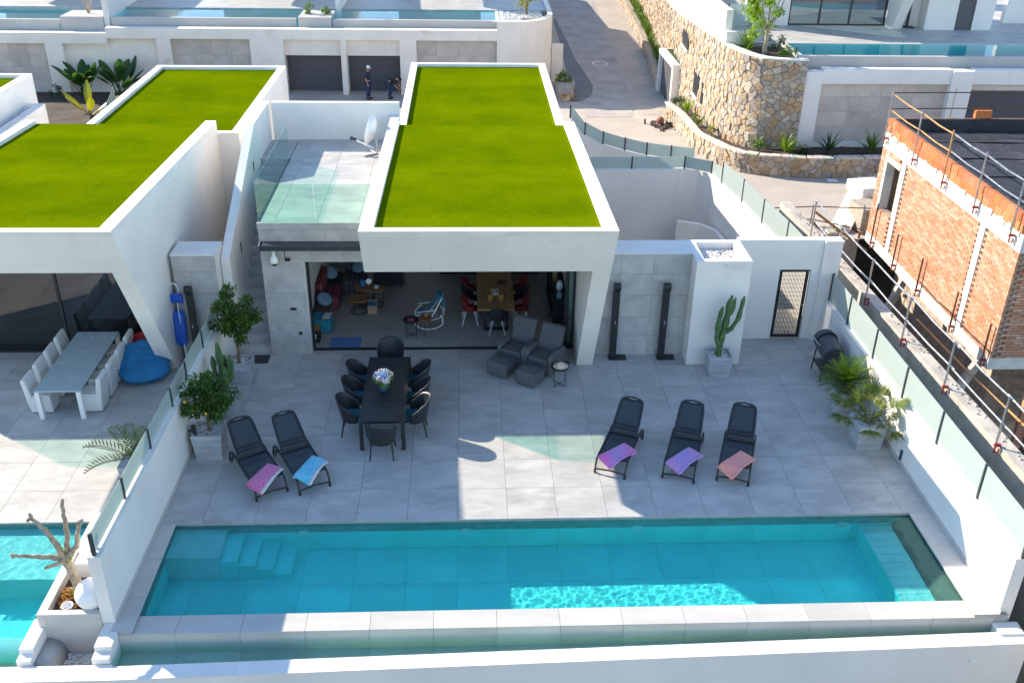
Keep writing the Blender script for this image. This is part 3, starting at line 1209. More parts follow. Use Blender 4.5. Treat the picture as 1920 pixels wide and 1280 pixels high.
# shallow shelf, four steps, and the bench at the far end
m = MB()
m.box(PX0, -4.52, -0.84, PY1 - 0.001, POOL_Z + 0.001, -0.22)
m.build('shelf', 'pale_tinted_tile', pool, bevel=0.01)
for k in range(4):
    m = MB()
    m.box(-4.519 + 0.33 * k, -4.52 + 0.33 * (k + 1) - 0.001, -0.84 - 0.002 * k, PY1 - 0.001, POOL_Z + 0.001, -0.40 - 0.17 * k)
    m.build('step', 'water_tinted_tile', pool, bevel=0.01)
m = MB()
m.box(8.15, PX1 - 0.002, PY0 + 0.001, PY1 - 0.001, POOL_Z + 0.001, -0.48)
m.build('bench', 'water_tinted_tile', pool, bevel=0.01)
for k in range(11):
    m = MB()
    y0 = PY0 + 0.02 + k * 0.221
    m.box(8.17, PX1 - 0.02, y0, y0 + 0.212, -0.479, -0.468)
    m.build('bench_slat', 'pale_tinted_tile', pool)
m = MB()
m.prism([(9.146, -0.075), (9.146, -0.467), (8.80, -0.467), (8.80, -0.44)], 'y', PY0 + .03, PY1 - .03)
m.build('cover_panel', 'cover_panel', pool)
for x in (-3.05, 0.17, 3.62, 7.8):
    m = MB()
    T = Matrix.Translation((x, -0.0005, -0.46)) @ Matrix.Rotation(math.pi / 2, 4, 'X')
    m.lathe([(0.13, 0.0), (0.13, 0.018), (0.10, 0.03), (0.085, 0.012), (0.02, 0.012)], n=20, T=T)
    m.build('pool_light', 'pale_tinted_tile', pool)
m = MB()
m.box(PX0 + 0.02, PX1 - .02, -0.012, 0.0, -0.040, -0.020)
m.build('overflow_lip', 'grout', pool)


def water_sheet(name, x0, x1, y0, y1, z, amp, cell, basin):
    """rippled refracting surface; the sun focuses through it on the basin below"""
    m = MB()
    m.smooth = True
    nx, ny = int((x1 - x0) / cell), int((y1 - y0) / cell)

    def fn(u, v):
        x, y = lerp(x0, x1, u), lerp(y0, y1, v)
        return (x, y, z + amp * (mnoise.noise((x * 5.5, y * 5.5, 0)) + .35 * mnoise.noise((x * 13, y * 13, 4))))
    m.sheet(fn, nx, ny)
    o = struct(name, m, 'clear_water')
    o.cycles.is_caustics_caster = True
    basin.cycles.is_caustics_receiver = True
    for ch in kids(basin):
        ch.cycles.is_caustics_receiver = True


water_sheet('pool_water', PX0 - .002, PX1 + .002, PY0 - .002, PY1 + .002, -.060, .0032, .026, pool)

# spill channel in front of the pool
yin = lambda x: -3.46 + (x + 5.7) * (0.36 / 15.2)
g = MB()
for x0, x1 in zip(frange(-5.75, 9.5, 1.1, -0.4), frange(-5.75, 9.5, 1.1, -0.4)[1:]):
    pass
g.prism([(-5.96, yin(-5.96) - 0.1), (9.9, yin(9.9) - 0.1), (9.9, PY0 - 0.4202), (-5.96, PY0 - 0.4202)], 'z', -3.6, -0.495)
chan = struct('spill_channel', g, 'grout')
cj = frange(-5.75, 9.5, 1.1, -0.4)
for x0, x1 in zip(cj, cj[1:]):
    m = MB()
    m.prism([(x0 + .003, yin(x0) + .003), (x1 - .003, yin(x1) + .003), (x1 - .003, PY0 - 0.425), (x0 + .003, PY0 - 0.425)], 'z', -0.494, -0.48)
    m.build('tile', 'coping_tile', chan)
    m = MB()
    m.box(x0 + .003, x1 - .003, PY0 - 0.426, PY0 - 0.4205, -0.479, -0.066)
    m.build('wall_tile', 'coping_tile', chan)
g = MB()
g.prism([(-5.745, yin(-5.745) + .002), (9.495, yin(9.495) + .002), (9.495, PY0 - 0.425), (-5.745, PY0 - 0.425)], 'z', -0.476, -0.25)
struct('channel_water', g, 'channel_water')
fw = thing('front_wall', 'long low white wall closing the spill channel at the front edge', 'wall', (2, -3.4, -3.6))
g = MB()
g.prism([(-30, yin(-5.7) - 0.17), (-5.7, yin(-5.7) - 0.27), (9.95, yin(9.95) - 0.27), (9.95, yin(9.95)), (-5.7, yin(-5.7)), (-30, yin(-5.7) + 0.06)], 'z', -6.0, -0.225)
g.build('wall_body', 'white_render', fw)
for x0, x1 in zip(frange(-5.7, 9.95, 1.25, 0.1), frange(-5.7, 9.95, 1.25, 0.1)[1:]):
    m = MB()
    m.prism([(x0, yin(x0) - 0.285), (x1 - 0.003, yin(x1) - 0.285), (x1 - 0.003, yin(x1) + 0.012), (x0, yin(x0) + 0.012)], 'z', -0.2249, -0.20)
    m.build('coping_slab', 'white_coping', fw)
m = MB()
m.box(-30, -5.703, yin(-5.7) - 0.285, yin(-5.7) + 0.05, -0.2249, -0.20)
m.build('coping_slab', 'white_coping', fw)
m = MB()
m.box(8.95, 9.06, yin(9) - 0.30, yin(9) - 0.27, -0.60, -0.53)
m.build('wall_light', 'white_plastic', fw, bevel=0.01)
m = MB()
m.box(-5.05, -4.98, -3.70, -3.66, -0.42, -0.35)
m.build('wall_light', 'white_plastic', fw, bevel=0.008)
m = MB()
m.box(9.5, 9.95, PY0 - 0.72, PY0 - 0.42, -0.65, -0.16)
tag(m.build('channel_end_block', 'white_render', bevel=0.02), 'small white block closing the right end of the spill channel', 'wall')


def fenced_wall(name, label, line, thick, z0, z1, zg, posts, glass_labels, skirt=None):
    """low rendered wall along a plan line, with a coping and frosted panels between dark posts"""
    (ax, ay), (bx, by) = line
    t = thing(name, label, 'wall', (ax, ay, z0))
    d = Vector((bx - ax, by - ay))
    L = d.length
    d.normalize()
    n = Vector((-d.y, d.x))
    ang = math.atan2(d.y, d.x)
    T = Matrix.Translation((ax, ay, 0)) @ Matrix.Rotation(ang, 4, 'Z')
    m = MB()
    m.box(0, L, -thick / 2, thick / 2, z0, z1 - 0.022, T)
    m.build('wall_body', 'white_render', t)
    m = MB()
    m.box(0, L, -thick / 2 - 0.006, thick / 2 + 0.006, z1 - 0.0219, z1, T)
    m.build('coping', 'white_coping', t)
    for s in posts:
        m = MB()
        m.box(s - 0.022, s + 0.022, -0.03, 0.03, z1 + 0.0005, zg, T)
        m.build('post', 'anthracite', t)
    for a, b in zip(posts, posts[1:]):
        m = MB()
        m.box(a + 0.025, b - 0.025, -0.006, 0.006, z1 + 0.03, zg - 0.01, T)
        m.build('glass_panel', 'frosted_glass', t)
    return t


# right boundary wall of the terrace
rw = fenced_wall('boundary_wall', 'white terrace wall with frosted panels beside the building site', ((9.735, -2.8), (9.735, 7.4)), 0.23, -0.42, 1.2, 1.97,
                 [0.02, 1.70, 3.50, 5.28, 7.04, 8.78, 10.15], None)
m = MB()
m.box(9.60, 9.6195, PY0 - 0.4, 7.4, 0.0005, 0.075)
m.build('skirting', 'coping_tile', rw)
m = MB()
m.tube([(9.62, 3.05, 0.78), (9.50, 3.02, 0.80)], 0.02, 8)
m.tube([(9.50, 3.02, 0.74), (9.50, 3.02, 0.92)], 0.045, 10)
m.build('wall_lamp', 'black_metal', rw)
m = MB()
m.box(9.585, 9.619, 1.68, 1.74, 0.10, 0.34)
m.build('wall_light', 'anthracite', rw)

# dividing wall to the neighbour
lw = fenced_wall('dividing_wall', 'white wall with narrow glass band between the two terraces', ((-5.965, -2.65), (-5.81, 7.05)), 0.21, -0.42, 1.44, 1.88,
                 [0.06, 1.60, 3.15, 4.67, 5.78, 7.19, 8.62, 9.65], None)
m = MB()
m.hexa([(XL(-2.6) + 0.002, -2.6, 0.0005), (XL(-2.6) + 0.02, -2.6, 0.0005), (XL(6.9) + 0.02, 6.9, 0.0005), (XL(6.9) + 0.002, 6.9, 0.0005),
        (XL(-2.6) + 0.002, -2.6, 0.075), (XL(-2.6) + 0.02, -2.6, 0.075), (XL(6.9) + 0.02, 6.9, 0.075), (XL(6.9) + 0.002, 6.9, 0.075)])
m.build('skirting', 'coping_tile', lw)
m = MB()
m.tube([(-5.74, 2.30, 0.66), (-5.62, 2.30, 0.66)], 0.02, 8)
m.tube([(-5.62, 2.30, 0.52), (-5.62, 2.30, 0.78)], 0.05, 10)
m.build('wall_lamp', 'black_metal', lw)

# ================================================================== OUR VILLA
villa = thing('villa', 'white villa with tilted turf roof and open living room behind the pool', 'house', (0.6, 7.0, 0.0))
RX0, RX1 = -2.02, 3.40          # tilted roof volume
YF, ZF = 3.47, 4.72             # front top edge
YB, ZB = 4.18, 3.49             # front bottom edge
YS, ZSM = 12.95, 4.36           # seam with the rear roof
zt = lambda y: lerp(ZF, ZSM, (y - YF) / (YS - YF))


def tilted_roof(parent, x0, x1, rear, zr=4.0, fin=None):
    """roof wedge with leaning fascia, parapets and turf, plus the lower rear roof given by (xa, xb, y0, y1)"""
    m = MB()
    dz = 0.15
    yk = YF + dz * (YB - YF) / (ZF - ZB)
    m.prism([(yk, zt(YF) - dz), (YB, ZB), (7.04, 3.46), (7.04, 3.59), (YS, 3.59), (YS, ZSM - dz)], 'x', x0, x1)
    m.build('roof_body', 'white_render', parent)
    pw, pf = 0.30, 0.24
    m = MB()          # fascia parapet
    m.hexa([(x0, yk, ZF - dz - .001), (x1, yk, ZF - dz - .001), (x1, YF + pf, zt(YF + pf) - dz), (x0, YF + pf, zt(YF + pf) - dz),
            (x0, YF, ZF), (x1, YF, ZF), (x1, YF + pf, zt(YF + pf)), (x0, YF + pf, zt(YF + pf))])
    m.build('parapet', 'white_coping', parent)
    for a, b in ((x0, x0 + pw), (x1 - pw, x1)):
        m = MB()
        y0 = YF + pf + .001
        m.hexa([(a, y0, zt(y0) - dz + .001), (b, y0, zt(y0) - dz + .001), (b, YS, ZSM - dz), (a, YS, ZSM - dz), (a, y0, zt(y0)), (b, y0, zt(y0)), (b, YS, ZSM), (a, YS, ZSM)])
        m.build('parapet', 'white_coping', parent)
    m = MB()
    y0 = YF + pf + .004

    def top(u, v):
        x, y = lerp(x0 + pw + .004, x1 - pw - .004, u), lerp(y0, YS - .002, v)
        return (x, y, zt(y) - 0.105 + 0.006 * mnoise.noise((x * 1.5, y * 1.5, 3)))
    m.sheet(top, 30, 50)
    o = m.build('turf', 'turf', parent)
    xa, xb, ya, yb = rear
    m = MB()
    m.box(xa, xb, ya, yb, 3.2, zr - dz)
    m.build('rear_roof_body', 'white_render', parent)
    rims = [(xa, xa + .24, ya, yb), (xb - .24, xb, ya, yb), (xa + .2405, xb - .2405, yb - .24, yb)]
    if xb > x1:
        rims.append((x1 - .2, xb - .2405, ya, ya + .22))
    for bx in rims:
        m = MB()
        m.box(*bx, zr - dz + .0005, zr)
        m.build('parapet', 'white_coping', parent)
    m = MB()
    m.sheet(lambda u, v: (lerp(xa + .244, xb - .244, u), lerp(ya + .01, yb - .244, v), zr - 0.105 + 0.006 * mnoise.noise((u * 9, v * 12, 5))), 30, 40)
    m.build('turf', 'turf', parent)
    if fin:
        m = MB()
        m.prism([(6.15, 0.0), (YB, ZB - .001), (7.035, 3.459), (7.035, 0.0)], 'x', *fin)
        m.build('leaning_pillar', 'white_render', parent)


tilted_roof(villa, RX0, RX1, (-1.83, 3.23, YS + .001, 22.3), fin=(2.99, 3.395))

# concrete-clad front left of the opening and lintel
m = MB()
m.box(-4.80, -3.78, 6.86, 7.3, 0.0, 2.56)
m.box(-4.80, 2.985, 6.86, 7.3, 2.561, 3.44)
m.box(-4.80, -4.55, 7.301, 13.9, 0.0, 3.44)
m.build('front_wall', 'white_render', villa)
rect_panels(villa, 'concrete_panel', 'concrete_panel', 'y', 6.842, [-4.81, -3.79], [0.0, 0.9, 1.72, 2.55], 0.016)
rect_panels(villa, 'concrete_panel', 'concrete_panel', 'y', 6.842, [-4.81, -3.2, -2.03], [2.563, 3.43], 0.016)
rect_panels(villa, 'concrete_panel', 'concrete_panel', 'x', -4.802, [6.86, 8.4, 10.0, 11.6, 13.2], [0.0, 1.2, 2.3, 3.43], -0.014)
rect_panels(villa, 'reveal_panel', 'concrete_panel', 'x', -3.779, [6.86, 7.29], [0.0, 1.3, 2.55], 0.012)
# living room shell
m = MB()
m.box(-4.0, 3.2, 7.05, 12.6, -0.3, -0.013)
m.build('floor_slab', 'grout', villa)
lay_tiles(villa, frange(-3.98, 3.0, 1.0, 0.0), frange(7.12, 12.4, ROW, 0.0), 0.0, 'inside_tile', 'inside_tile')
m = MB()
m.box(-4.54, -3.99, 7.31, 12.6, 0.0, 3.2)
m.box(-4.0, 3.2, 12.45, 12.6, 0.0, 3.2)
m.build('inner_wall', 'interior_wall', villa)
m = MB()
m.box(3.0, 3.23, 7.05, 22.2, 0.0, 3.2)
m.box(-1.83, 3.0, 22.0, 22.2, 0.0, 3.2)
m.box(-4.54, -1.8, 13.7, 13.9, -2.8, 3.44)
m.box(-1.83, -1.6, 13.9, 22.0, 0.0, 3.2)
m.build('outer_wall', 'white_render', villa)
m = MB()
m.box(-3.99, 2.99, 7.31, 12.44, 2.9, 3.0)
m.build('ceiling', 'interior_wall', villa)
# black track, stacked sliding panes at the right end
m = MB()
m.box(-3.77, 2.985, 7.0, 7.11, 0.0005, 0.022)
m.build('door_track', 'black_metal', villa)
for k in range(3):
    f = MB()
    y = 7.02 + k * 0.07
    x0, x1 = 1.82 + k * 0.9, 2.96
    x0 = 2.72 + k * 0.03
    f.box(x0, x0 + 0.05, y, y + 0.045, 0.023, 2.55)
    f.box(2.93, 2.975, y, y + 0.045, 0.023, 2.55)
    f.box(x0 + 0.0505, 2.9295, y, y + 0.045, 0.023, 0.08)
    fo = f.build('sliding_pane', 'black_metal', villa)
    p = MB()
    p.box(x0 + 0.052, 2.928, y + 0.018, y + 0.026, 0.082, 2.55)
    p.build('pane', 'door_glass', fo)
m = MB()
m.box(-3.776, -3.73, 7.0, 7.2, 0.023, 2.55)
m.build('door_frame', 'black_metal', villa)
# awning cassette
m = MB()
m.box(-4.74, -2.05, 6.55, 6.835, 2.98, 3.12)
m.prism([(6.50, 2.96), (6.835, 2.96), (6.835, 3.12), (6.70, 3.17), (6.52, 3.12)], 'x', -4.78, -4.741)
m.build('awning_cassette', 'anthracite', villa, bevel=0.015)
m = MB()
m.box(-4.73, -2.05, 6.52, 6.549, 2.99, 3.05)
m.build('awning_bar', 'anthracite', villa)
m = MB()
m.tube([(-4.20, 6.83, 2.93), (-4.20, 6.70, 2.93), (-4.20, 6.70, 2.72)], 0.012, 6)
m.box(-4.21, -4.08, 6.66, 6.72, 2.66, 2.73)
m.build('lamp_bracket', 'black_metal', villa)
for (x, z, w, h) in ((-4.22, 1.25, 0.15, 0.07), (-4.07, 0.55, 0.09, 0.09)):
    m = MB()
    m.box(x, x + w, 6.826, 6.8415, z, z + h)
    m.build('socket', 'black_metal', villa, bevel=0.004)
# dome security camera
t = thing('security_camera', 'white dome security camera hanging under the awning', 'camera', (-4.47, 6.72, 2.80))
m = MB()
m.smooth = True
m.lathe([(0.03, 0.30), (0.045, 0.28), (0.05, 0.16), (0.09, 0.13), (0.10, 0.02), (0.095, -0.02)][::-1], (-4.47, 6.72, 2.62), 16)
m.tube([(-4.47, 6.72, 2.92), (-4.47, 6.84, 2.92)], 0.035, 8)
m.build('housing', 'white_plastic', t)
m = MB()
m.smooth = True
m.ball((-4.47, 6.72, 2.60), 0.085, 14, 10)
m.build('dome', 'black_metal', t)

# upper terrace floor, glass balustrade, parapet and stair
m = MB()
m.box(-4.80, RX0 - .002, 6.86, 13.7, 3.441, 3.565)
m.build('upper_floor', 'grout', villa)
lay_tiles(villa, frange(-4.80, RX0 - .003, 1.0, -0.4), frange(6.86, 13.7, ROW, 0.3), 3.58, 'floor_tile', 'upper_tile')
m = MB()
m.box(-4.815, RX0 - .002, 6.80, 6.8595, 3.445, 3.60)
m.build('edge_trim', 'concrete_panel', villa)
m = MB()
m.box(-5.55, RX0 + 0.25, 13.71, 13.90, 3.0, 4.70)
m.box(RX0 - 0.0, RX0 + 0.25, 12.96, 13.7, 3.59, 4.36)
m.build('rear_parapet', 'white_render', villa)
gb = []
for k, (a, b) in enumerate(((-4.77, -3.42), (-3.40, RX0 - .01))):
    m = MB()
    m.box(a, b, 6.825, 6.839, 3.602, 4.57)
    m.build('glass_panel', 'clear_glass', villa)
for (a, b) in ((6.90, 9.3), (9.32, 11.8)):
    m = MB()
    m.box(-4.807, -4.793, a, b, 3.582, 4.57)
    m.build('glass_panel', 'clear_glass', villa)
m = MB()
m.box(-4.82, -4.78, 6.87, 11.85, 3.5805, 3.60)
m.build('glass_shoe', 'anthracite', villa)

stair = thing('outdoor_stair', 'grey stone stair climbing beside the villa to its upper terrace', 'stairs', (-5.2, 6.9, 0.0))
NR = 19
for k in range(NR):
    m = MB()
    y0 = 6.90 + 0.275 * k
    zk = 3.57 / NR
    m.box(-5.63, -4.818, y0, y0 + 0.275 + 0.02, max(0.0, zk * (k - 1)), zk * (k + 1))
    m.build('step', 'concrete_panel', stair)
m = MB()
m.box(-5.63, -4.818, 6.90 + 0.275 * NR + .02, 13.7, 3.2, 3.57)
m.build('landing', 'concrete_panel', stair)
m = MB()
m.prism([(7.06, -0.4), (13.9, -0.4), (13.9, 4.70), (11.5, 4.70), (7.06, 2.58)], 'x', -5.85, -5.6305)
m.build('stair_wall', 'white_render', stair)
for (y, z) in ((8.3, 2.2), (10.8, 3.55)):
    m = MB()
    m.box(-5.6304, -5.615, y, y + 0.05, z, z + 0.28)
    m.build('wall_light', 'anthracite', stair)
m = MB()
m.box(-5.23, -4.83, 6.34, 6.76, 0.002, 0.016)
m.box(-5.20, -4.86, 6.37, 6.73, 0.0165, 0.02)
tag(m.build('floor_grate', 'black_metal'), 'black square grate in the tiles at the stair foot', 'grate')

# satellite dish on the upper terrace
t = thing('satellite_dish', 'white satellite dish on a short mast on the upper terrace', 'satellite dish', (-2.5, 12.3, 3.58))
m = MB()
m.smooth = True
ax = Vector((-0.94, 0.26, 0.22)).normalized()
q = Vector((0, 0, 1)).rotation_difference(ax).to_matrix().to_4x4()
T = Matrix.Translation((-2.42, 12.3, 4.27)) @ q
m.lathe([(0.02, 0.0), (0.17, 0.018), (0.32, 0.06), (0.44, 0.115), (0.445, 0.105), (0.32, 0.04), (0.02, -0.02)], n=28, T=T)
m.build('reflector', 'white_plastic', t)
m = MB()
m.tube([(-2.44, 12.28, 3.75), (-3.0, 12.40, 3.97)], 0.022, 8)
m.build('feed_arm', 'white_metal', t)
m = MB()
T2 = Matrix.Translation((-3.06, 12.42, 4.0)) @ q
m.lathe([(0.045, -0.12), (0.045, 0.0), (0.06, 0.02), (0.06, 0.06)], n=12, T=T2)
m.build('receiver', 'anthracite', t)
m = MB()
m.tube([(-2.36, 12.28, 3.58), (-2.36, 12.28, 4.2)], 0.03, 8)
m.tube([(-2.36, 12.28, 3.60), (-2.7, 12.0, 3.60)], 0.025, 6)
m.tube([(-2.36, 12.28, 3.60), (-2.6, 12.6, 3.60)], 0.025, 6)
m.build('mast', 'galvanised', t)

# ------------------------------------------------------------------ shower wall, service box, gate wall
sw = thing('shower_wall', 'concrete-clad garden wall behind the two black showers', 'wall', (4.6, 6.9, 0.0))
m = MB()
m.box(3.40, 5.80, 6.665, 7.5, 0.0, 2.83)
m.build('wall_body', 'white_render', sw)
m = MB()
m.box(3.40, 5.80, 6.645, 7.51, 2.8305, 2.85)
m.build('coping', 'white_coping', sw)
rect_panels(sw, 'concrete_panel', 'concrete_panel', 'y', 6.648, [3.40, 4.05, 4.85, 5.795], [0.0, 0.55, 1.1, 1.72, 2.3, 2.829], 0.016)
bx = thing('service_box', 'tall white square pier with a tray of pebbles on top', 'pier', (6.5, 6.8, 0.0))
m = MB()
m.box(5.80, 7.16, 6.13, 7.5, 0.0, 2.62)
m.build('pier_body', 'white_render', bx)
for b in ((5.80, 7.16, 6.13, 6.30), (5.80, 7.16, 7.33, 7.5), (5.80, 6.0, 6.3005, 7.3295), (6.96, 7.16, 6.3005, 7.3295)):
    m = MB()
    m.box(*b, 2.6205, 2.86)
    m.build('rim', 'white_coping', bx)
pebbles('pebbles', bx, 6.02, 6.94, 6.32, 7.31, 2.68, 900, 0.024, random.Random(3))
m = MB()
m.tube([(6.55, 6.06, 2.75), (6.55, 6.13, 2.75)], 0.03, 8)
m.build('spot_lamp', 'white_plastic', bx)
m = MB()
m.box(5.785, 5.7995, 6.5, 6.57, 0.95, 1.05)
m.build('switch', 'white_plastic', bx)
gw = thing('gate_wall', 'white wall with a mesh gate at the back of the terrace', 'wall', (8.4, 7.55, 0.0))
m = MB()
m.box(7.16, 8.35, 7.50, 7.70, 0.0, 2.79)
m.box(9.17, 9.40, 7.50, 7.70, 0.0, 2.79)
m.box(8.3505, 9.1695, 7.50, 7.70, 2.02, 2.79)
m.box(9.401, 9.86, 7.41, 7.70, -0.4, 2.79)
m.build('wall_body', 'white_render', gw)
m = MB()
m.box(7.165, 9.87, 7.49, 7.715, 2.7905, 2.85)
m.box(9.40, 9.88, 7.40, 7.4895, 2.7905, 2.85)
m.build('coping', 'white_coping', gw)
gt = thing('mesh_gate', 'black framed metal gate filled with square mesh', 'gate', (8.76, 7.6, 0.0))
m = MB()
for b in ((8.37, 8.44, 0.02, 2.0), (9.08, 9.15, 0.02, 2.0)):
    m.box(b[0], b[1], 7.55, 7.60, b[2], b[3])
m.box(8.4405, 9.0795, 7.55, 7.60, 1.93, 2.0)
m.box(8.4405, 9.0795, 7.55, 7.60, 0.02, 0.09)
m.build('gate_frame', 'black_metal', gt)
m = MB()
for k in range(17):
    x = 8.455 + k * 0.0385
    m.box(x - 0.007, x + 0.007, 7.570, 7.578, 0.09, 1.93)
for k in range(48):
    z = 0.11 + k * 0.0385
    m.box(8.44, 9.08, 7.5785, 7.586, z - 0.007, z + 0.007)
m.build('mesh_infill', 'black_metal', gt)
m = MB()
m.tube([(9.11, 7.549, 1.0), (9.11, 7.49, 1.0), (9.02, 7.49, 1.0)], 0.012, 6)
m.build('handle', 'chrome', gt)

# ------------------------------------------------------------------ sunken yard behind
m = MB()
m.box(7.16, 9.62, 7.70, 9.3, -3.0, -0.02)
struct('gate_path', m, 'plaster_lit')  # pale warm colour, also meant to bounce light into the yard
m = MB()
m.box(3.23, 9.75, 9.3, 18.8, -3.2, -2.8)
struct('yard_floor', m, 'plaster_lit')  # pale warm floor colour set to bounce light onto the yard walls


def wall_run(t, pts, thick, z0, z1, zg=None, step=1.75, mat='white_render', posts=True):
    """rendered wall along a plan polyline, with glass panels on top"""
    n = len(pts)
    P = [Vector(p) for p in pts]
    nrm = []
    for i in range(n):
        a, b = P[max(0, i - 1)], P[min(n - 1, i + 1)]
        d = (b - a).normalized()
        nrm.append(Vector((-d.y, d.x)))
    vs = []
    for p, q in zip(P, nrm):
        for s in (0.5, -0.5):
            for z in (z0, z1):
                vs.append((p.x + q.x * thick * s, p.y + q.y * thick * s, z))
    fs = []
    for i in range(n - 1):
        a, b = 4 * i, 4 * i + 4
        fs += [(a, b, b + 1, a + 1), (a + 2, a + 3, b + 3, b + 2), (a + 1, b + 1, b + 3, a + 3), (a, a + 2, b + 2, b)]
    fs += [(0, 1, 3, 2), (4 * n - 4, 4 * n - 2, 4 * n - 1, 4 * n - 3)]
    m = MB()
    m.add(vs, fs)
    m.build('wall_body', mat, t)
    if zg:
        L = path_len(pts)
        k = max(1, round(L / step))
        for i in range(k):
            a, _ = path_at(pts, L * i / k + 0.03)
            b, _ = path_at(pts, L * (i + 1) / k - 0.03)
            d = (b - a).normalized()
            q = Vector((-d.y, d.x)) * 0.006
            m = MB()
            m.hexa([(a.x - q.x, a.y - q.y, z1 + .02), (b.x - q.x, b.y - q.y, z1 + .02), (b.x + q.x, b.y + q.y, z1 + .02), (a.x + q.x, a.y + q.y, z1 + .02),
                    (a.x - q.x, a.y - q.y, zg), (b.x - q.x, b.y - q.y, zg), (b.x + q.x, b.y + q.y, zg), (a.x + q.x, a.y + q.y, zg)])
            m.build('glass_panel', 'frosted_glass', t)
            if posts:
                c, _ = path_at(pts, L * i / k)
                m = MB()
                m.box(c.x - .025, c.x + .025, c.y - .025, c.y + .025, z1, zg + .01)
                m.build('post', 'anthracite', t)


yw = thing('yard_wall', 'white wall with frosted panels round the sunken yard behind the gate', 'wall', (9.3, 15, -2.8))
wall_run(yw, [(4.3, 18.75), (6.6, 18.8), (8.2, 18.85)], 0.2, -2.8, 1.0, 1.45, 1.6)
wall_run(yw, [(8.2, 18.85), (8.75, 18.7), (9.14, 18.2), (9.2, 17.2)], 0.2, -2.8, 1.0, 1.45, 1.1)
wall_run(yw, [(9.2, 17.2), (9.44, 15.35), (9.59, 13.54), (9.79, 11.98), (9.92, 10.2), (9.98, 7.72)], 0.2, -2.8, 1.0, 1.78, 1.8)
bw = thing('ramp_wall', 'white wall with glass panels along the street behind the turf roof', 'wall', (5.2, 25, -1.0))
RP = [(4.35, 22.75, 1.75), (4.93, 22.4, 1.16), (5.6, 21.9, .94), (6.4, 21.45, .83), (7.2, 21.05, .76), (8.1, 20.8, .72), (9.0, 20.6, .68)]
for a, b in zip(RP, RP[1:]):
    m = MB()
    m.hexa([(a[0], a[1], -3), (b[0], b[1], -3), (b[0], b[1] + .2, -3), (a[0], a[1] + .2, -3), (a[0], a[1], a[2]), (b[0], b[1], b[2]), (b[0], b[1] + .2, b[2]), (a[0], a[1] + .2, a[2])])
    m.build('wall_body', 'white_render', bw)
    m = MB()
    m.hexa([(a[0] + .03, a[1] + .09, a[2] + .02), (b[0] - .03, b[1] + .09, b[2] + .02), (b[0] - .03, b[1] + .102, b[2] + .02), (a[0] + .03, a[1] + .102, a[2] + .02),
            (a[0] + .03, a[1] + .09, a[2] + .5), (b[0] - .03, b[1] + .09, b[2] + .5), (b[0] - .03, b[1] + .102, b[2] + .5), (a[0] + .03, a[1] + .102, a[2] + .5)])
    m.build('glass_panel', 'frosted_glass', bw)
    m = MB()
    m.box(a[0] - .025, a[0] + .025, a[1] + .07, a[1] + .12, a[2] - .02, a[2] + .52)
    m.build('post', 'anthracite', bw)
cw = thing('curved_wall', 'low curved white wall inside the sunken yard', 'wall', (8, 16, -2.8))
wall_run(cw, [(7.85, 17.6), (8.6, 17.3), (9.05, 16.7), (9.12, 15.9), (9.15, 15.2)], 0.16, -2.8, -0.55)
sb = thing('stone_bed', 'sunlit rough stone bed against the white yard wall', 'planter', (9.2, 13.5, -2.8))
m = MB()
m.prism([(8.75, 11.3), (9.45, 11.3), (9.3, 14.9), (8.95, 14.9)], 'z', -2.8, -0.85)
m.build('core', 'mortar', sb)
stone_face(sb, [(8.95, 14.9), (8.75, 11.3)], lambda s: -2.8, lambda s: -0.83, 0.3, random.Random(4), 90)
m = MB()
for k in range(60):
    x, y = random.uniform(8.9, 9.35), random.uniform(11.4, 14.8)
    r = random.uniform(0.09, 0.2)
    m.col = tuple(c * random.uniform(0.9, 1.15) for c in random.choice(STONE_COLS))
    m.ball((x, y, -0.85), (r, r * .8, 0.07), 7, 4)
o = m.build('capstones', 'stone_piece', sb, tinted=True)
o['kind'] = 'stuff'

# ================================================================== LEFT NEIGHBOUR
nb = thing('villa', 'neighbouring white villa with turf roof and dark glass front on the left', 'house', (-9.5, 7.0, 0.0))
tilted_roof(nb, -12.45, -7.03, (-11.1, -6.42, YS + .001, 21.6), fin=(-7.42, -7.035))
m = MB()
m.box(-7.25, -7.036, 7.04, 12.95, 0.0, 3.589)
m.box(-11.1, -6.42, 12.952, 13.15, 0.0, 3.199)
m.box(-6.62, -6.42, 13.151, 21.6, 0.0, 3.199)
m.box(-12.44, -12.2, 7.04, 12.95, 0.0, 3.455)
m.box(-11.1, -10.9, 13.151, 21.6, 0.0, 3.199)
m.box(-10.9, -6.62, 21.4, 21.6, 0.0, 3.199)
m.build('outer_wall', 'white_render', nb)
m = MB()
m.box(-15.3, -12.46, 6.84, 11.9, 0.0, 3.58)
m.build('side_wing', 'white_render', nb)
m = MB()
m.box(-15.28, -12.47, 6.85, 6.864, 3.581, 4.57)
m.build('glass_panel', 'clear_glass', nb)
m = MB()
m.box(-12.2, -7.25, 7.04, 7.2, 2.56, 3.455)
m.build('lintel', 'white_render', nb)
m = MB()
m.box(-12.2, -7.25, 7.0, 12.9, -0.3, -0.003)
m.build('floor_slab', 'inside_tile', nb)
f = MB()
for x in (-12.15, -9.95, -7.55):
    f.box(x - .035, x + .035, 7.0, 7.09, 0.0, 2.559)
f.box(-12.18, -7.3, 7.0, 7.09, 0.0, 0.06)
wf = f.build('window_frame', 'black_metal', nb)
for a, b in ((-12.11, -9.99), (-9.91, -7.59)):
    p = MB()
    p.box(a, b, 7.03, 7.045, 0.061, 2.555)
    p.build('pane', 'window_glass', wf)
m = MB()
m.box(-6.4195, -6.40, 13.35, 14.25, 0.02, 2.15)
dr = m.build('side_door', 'anthracite_door', nb)
m = MB()
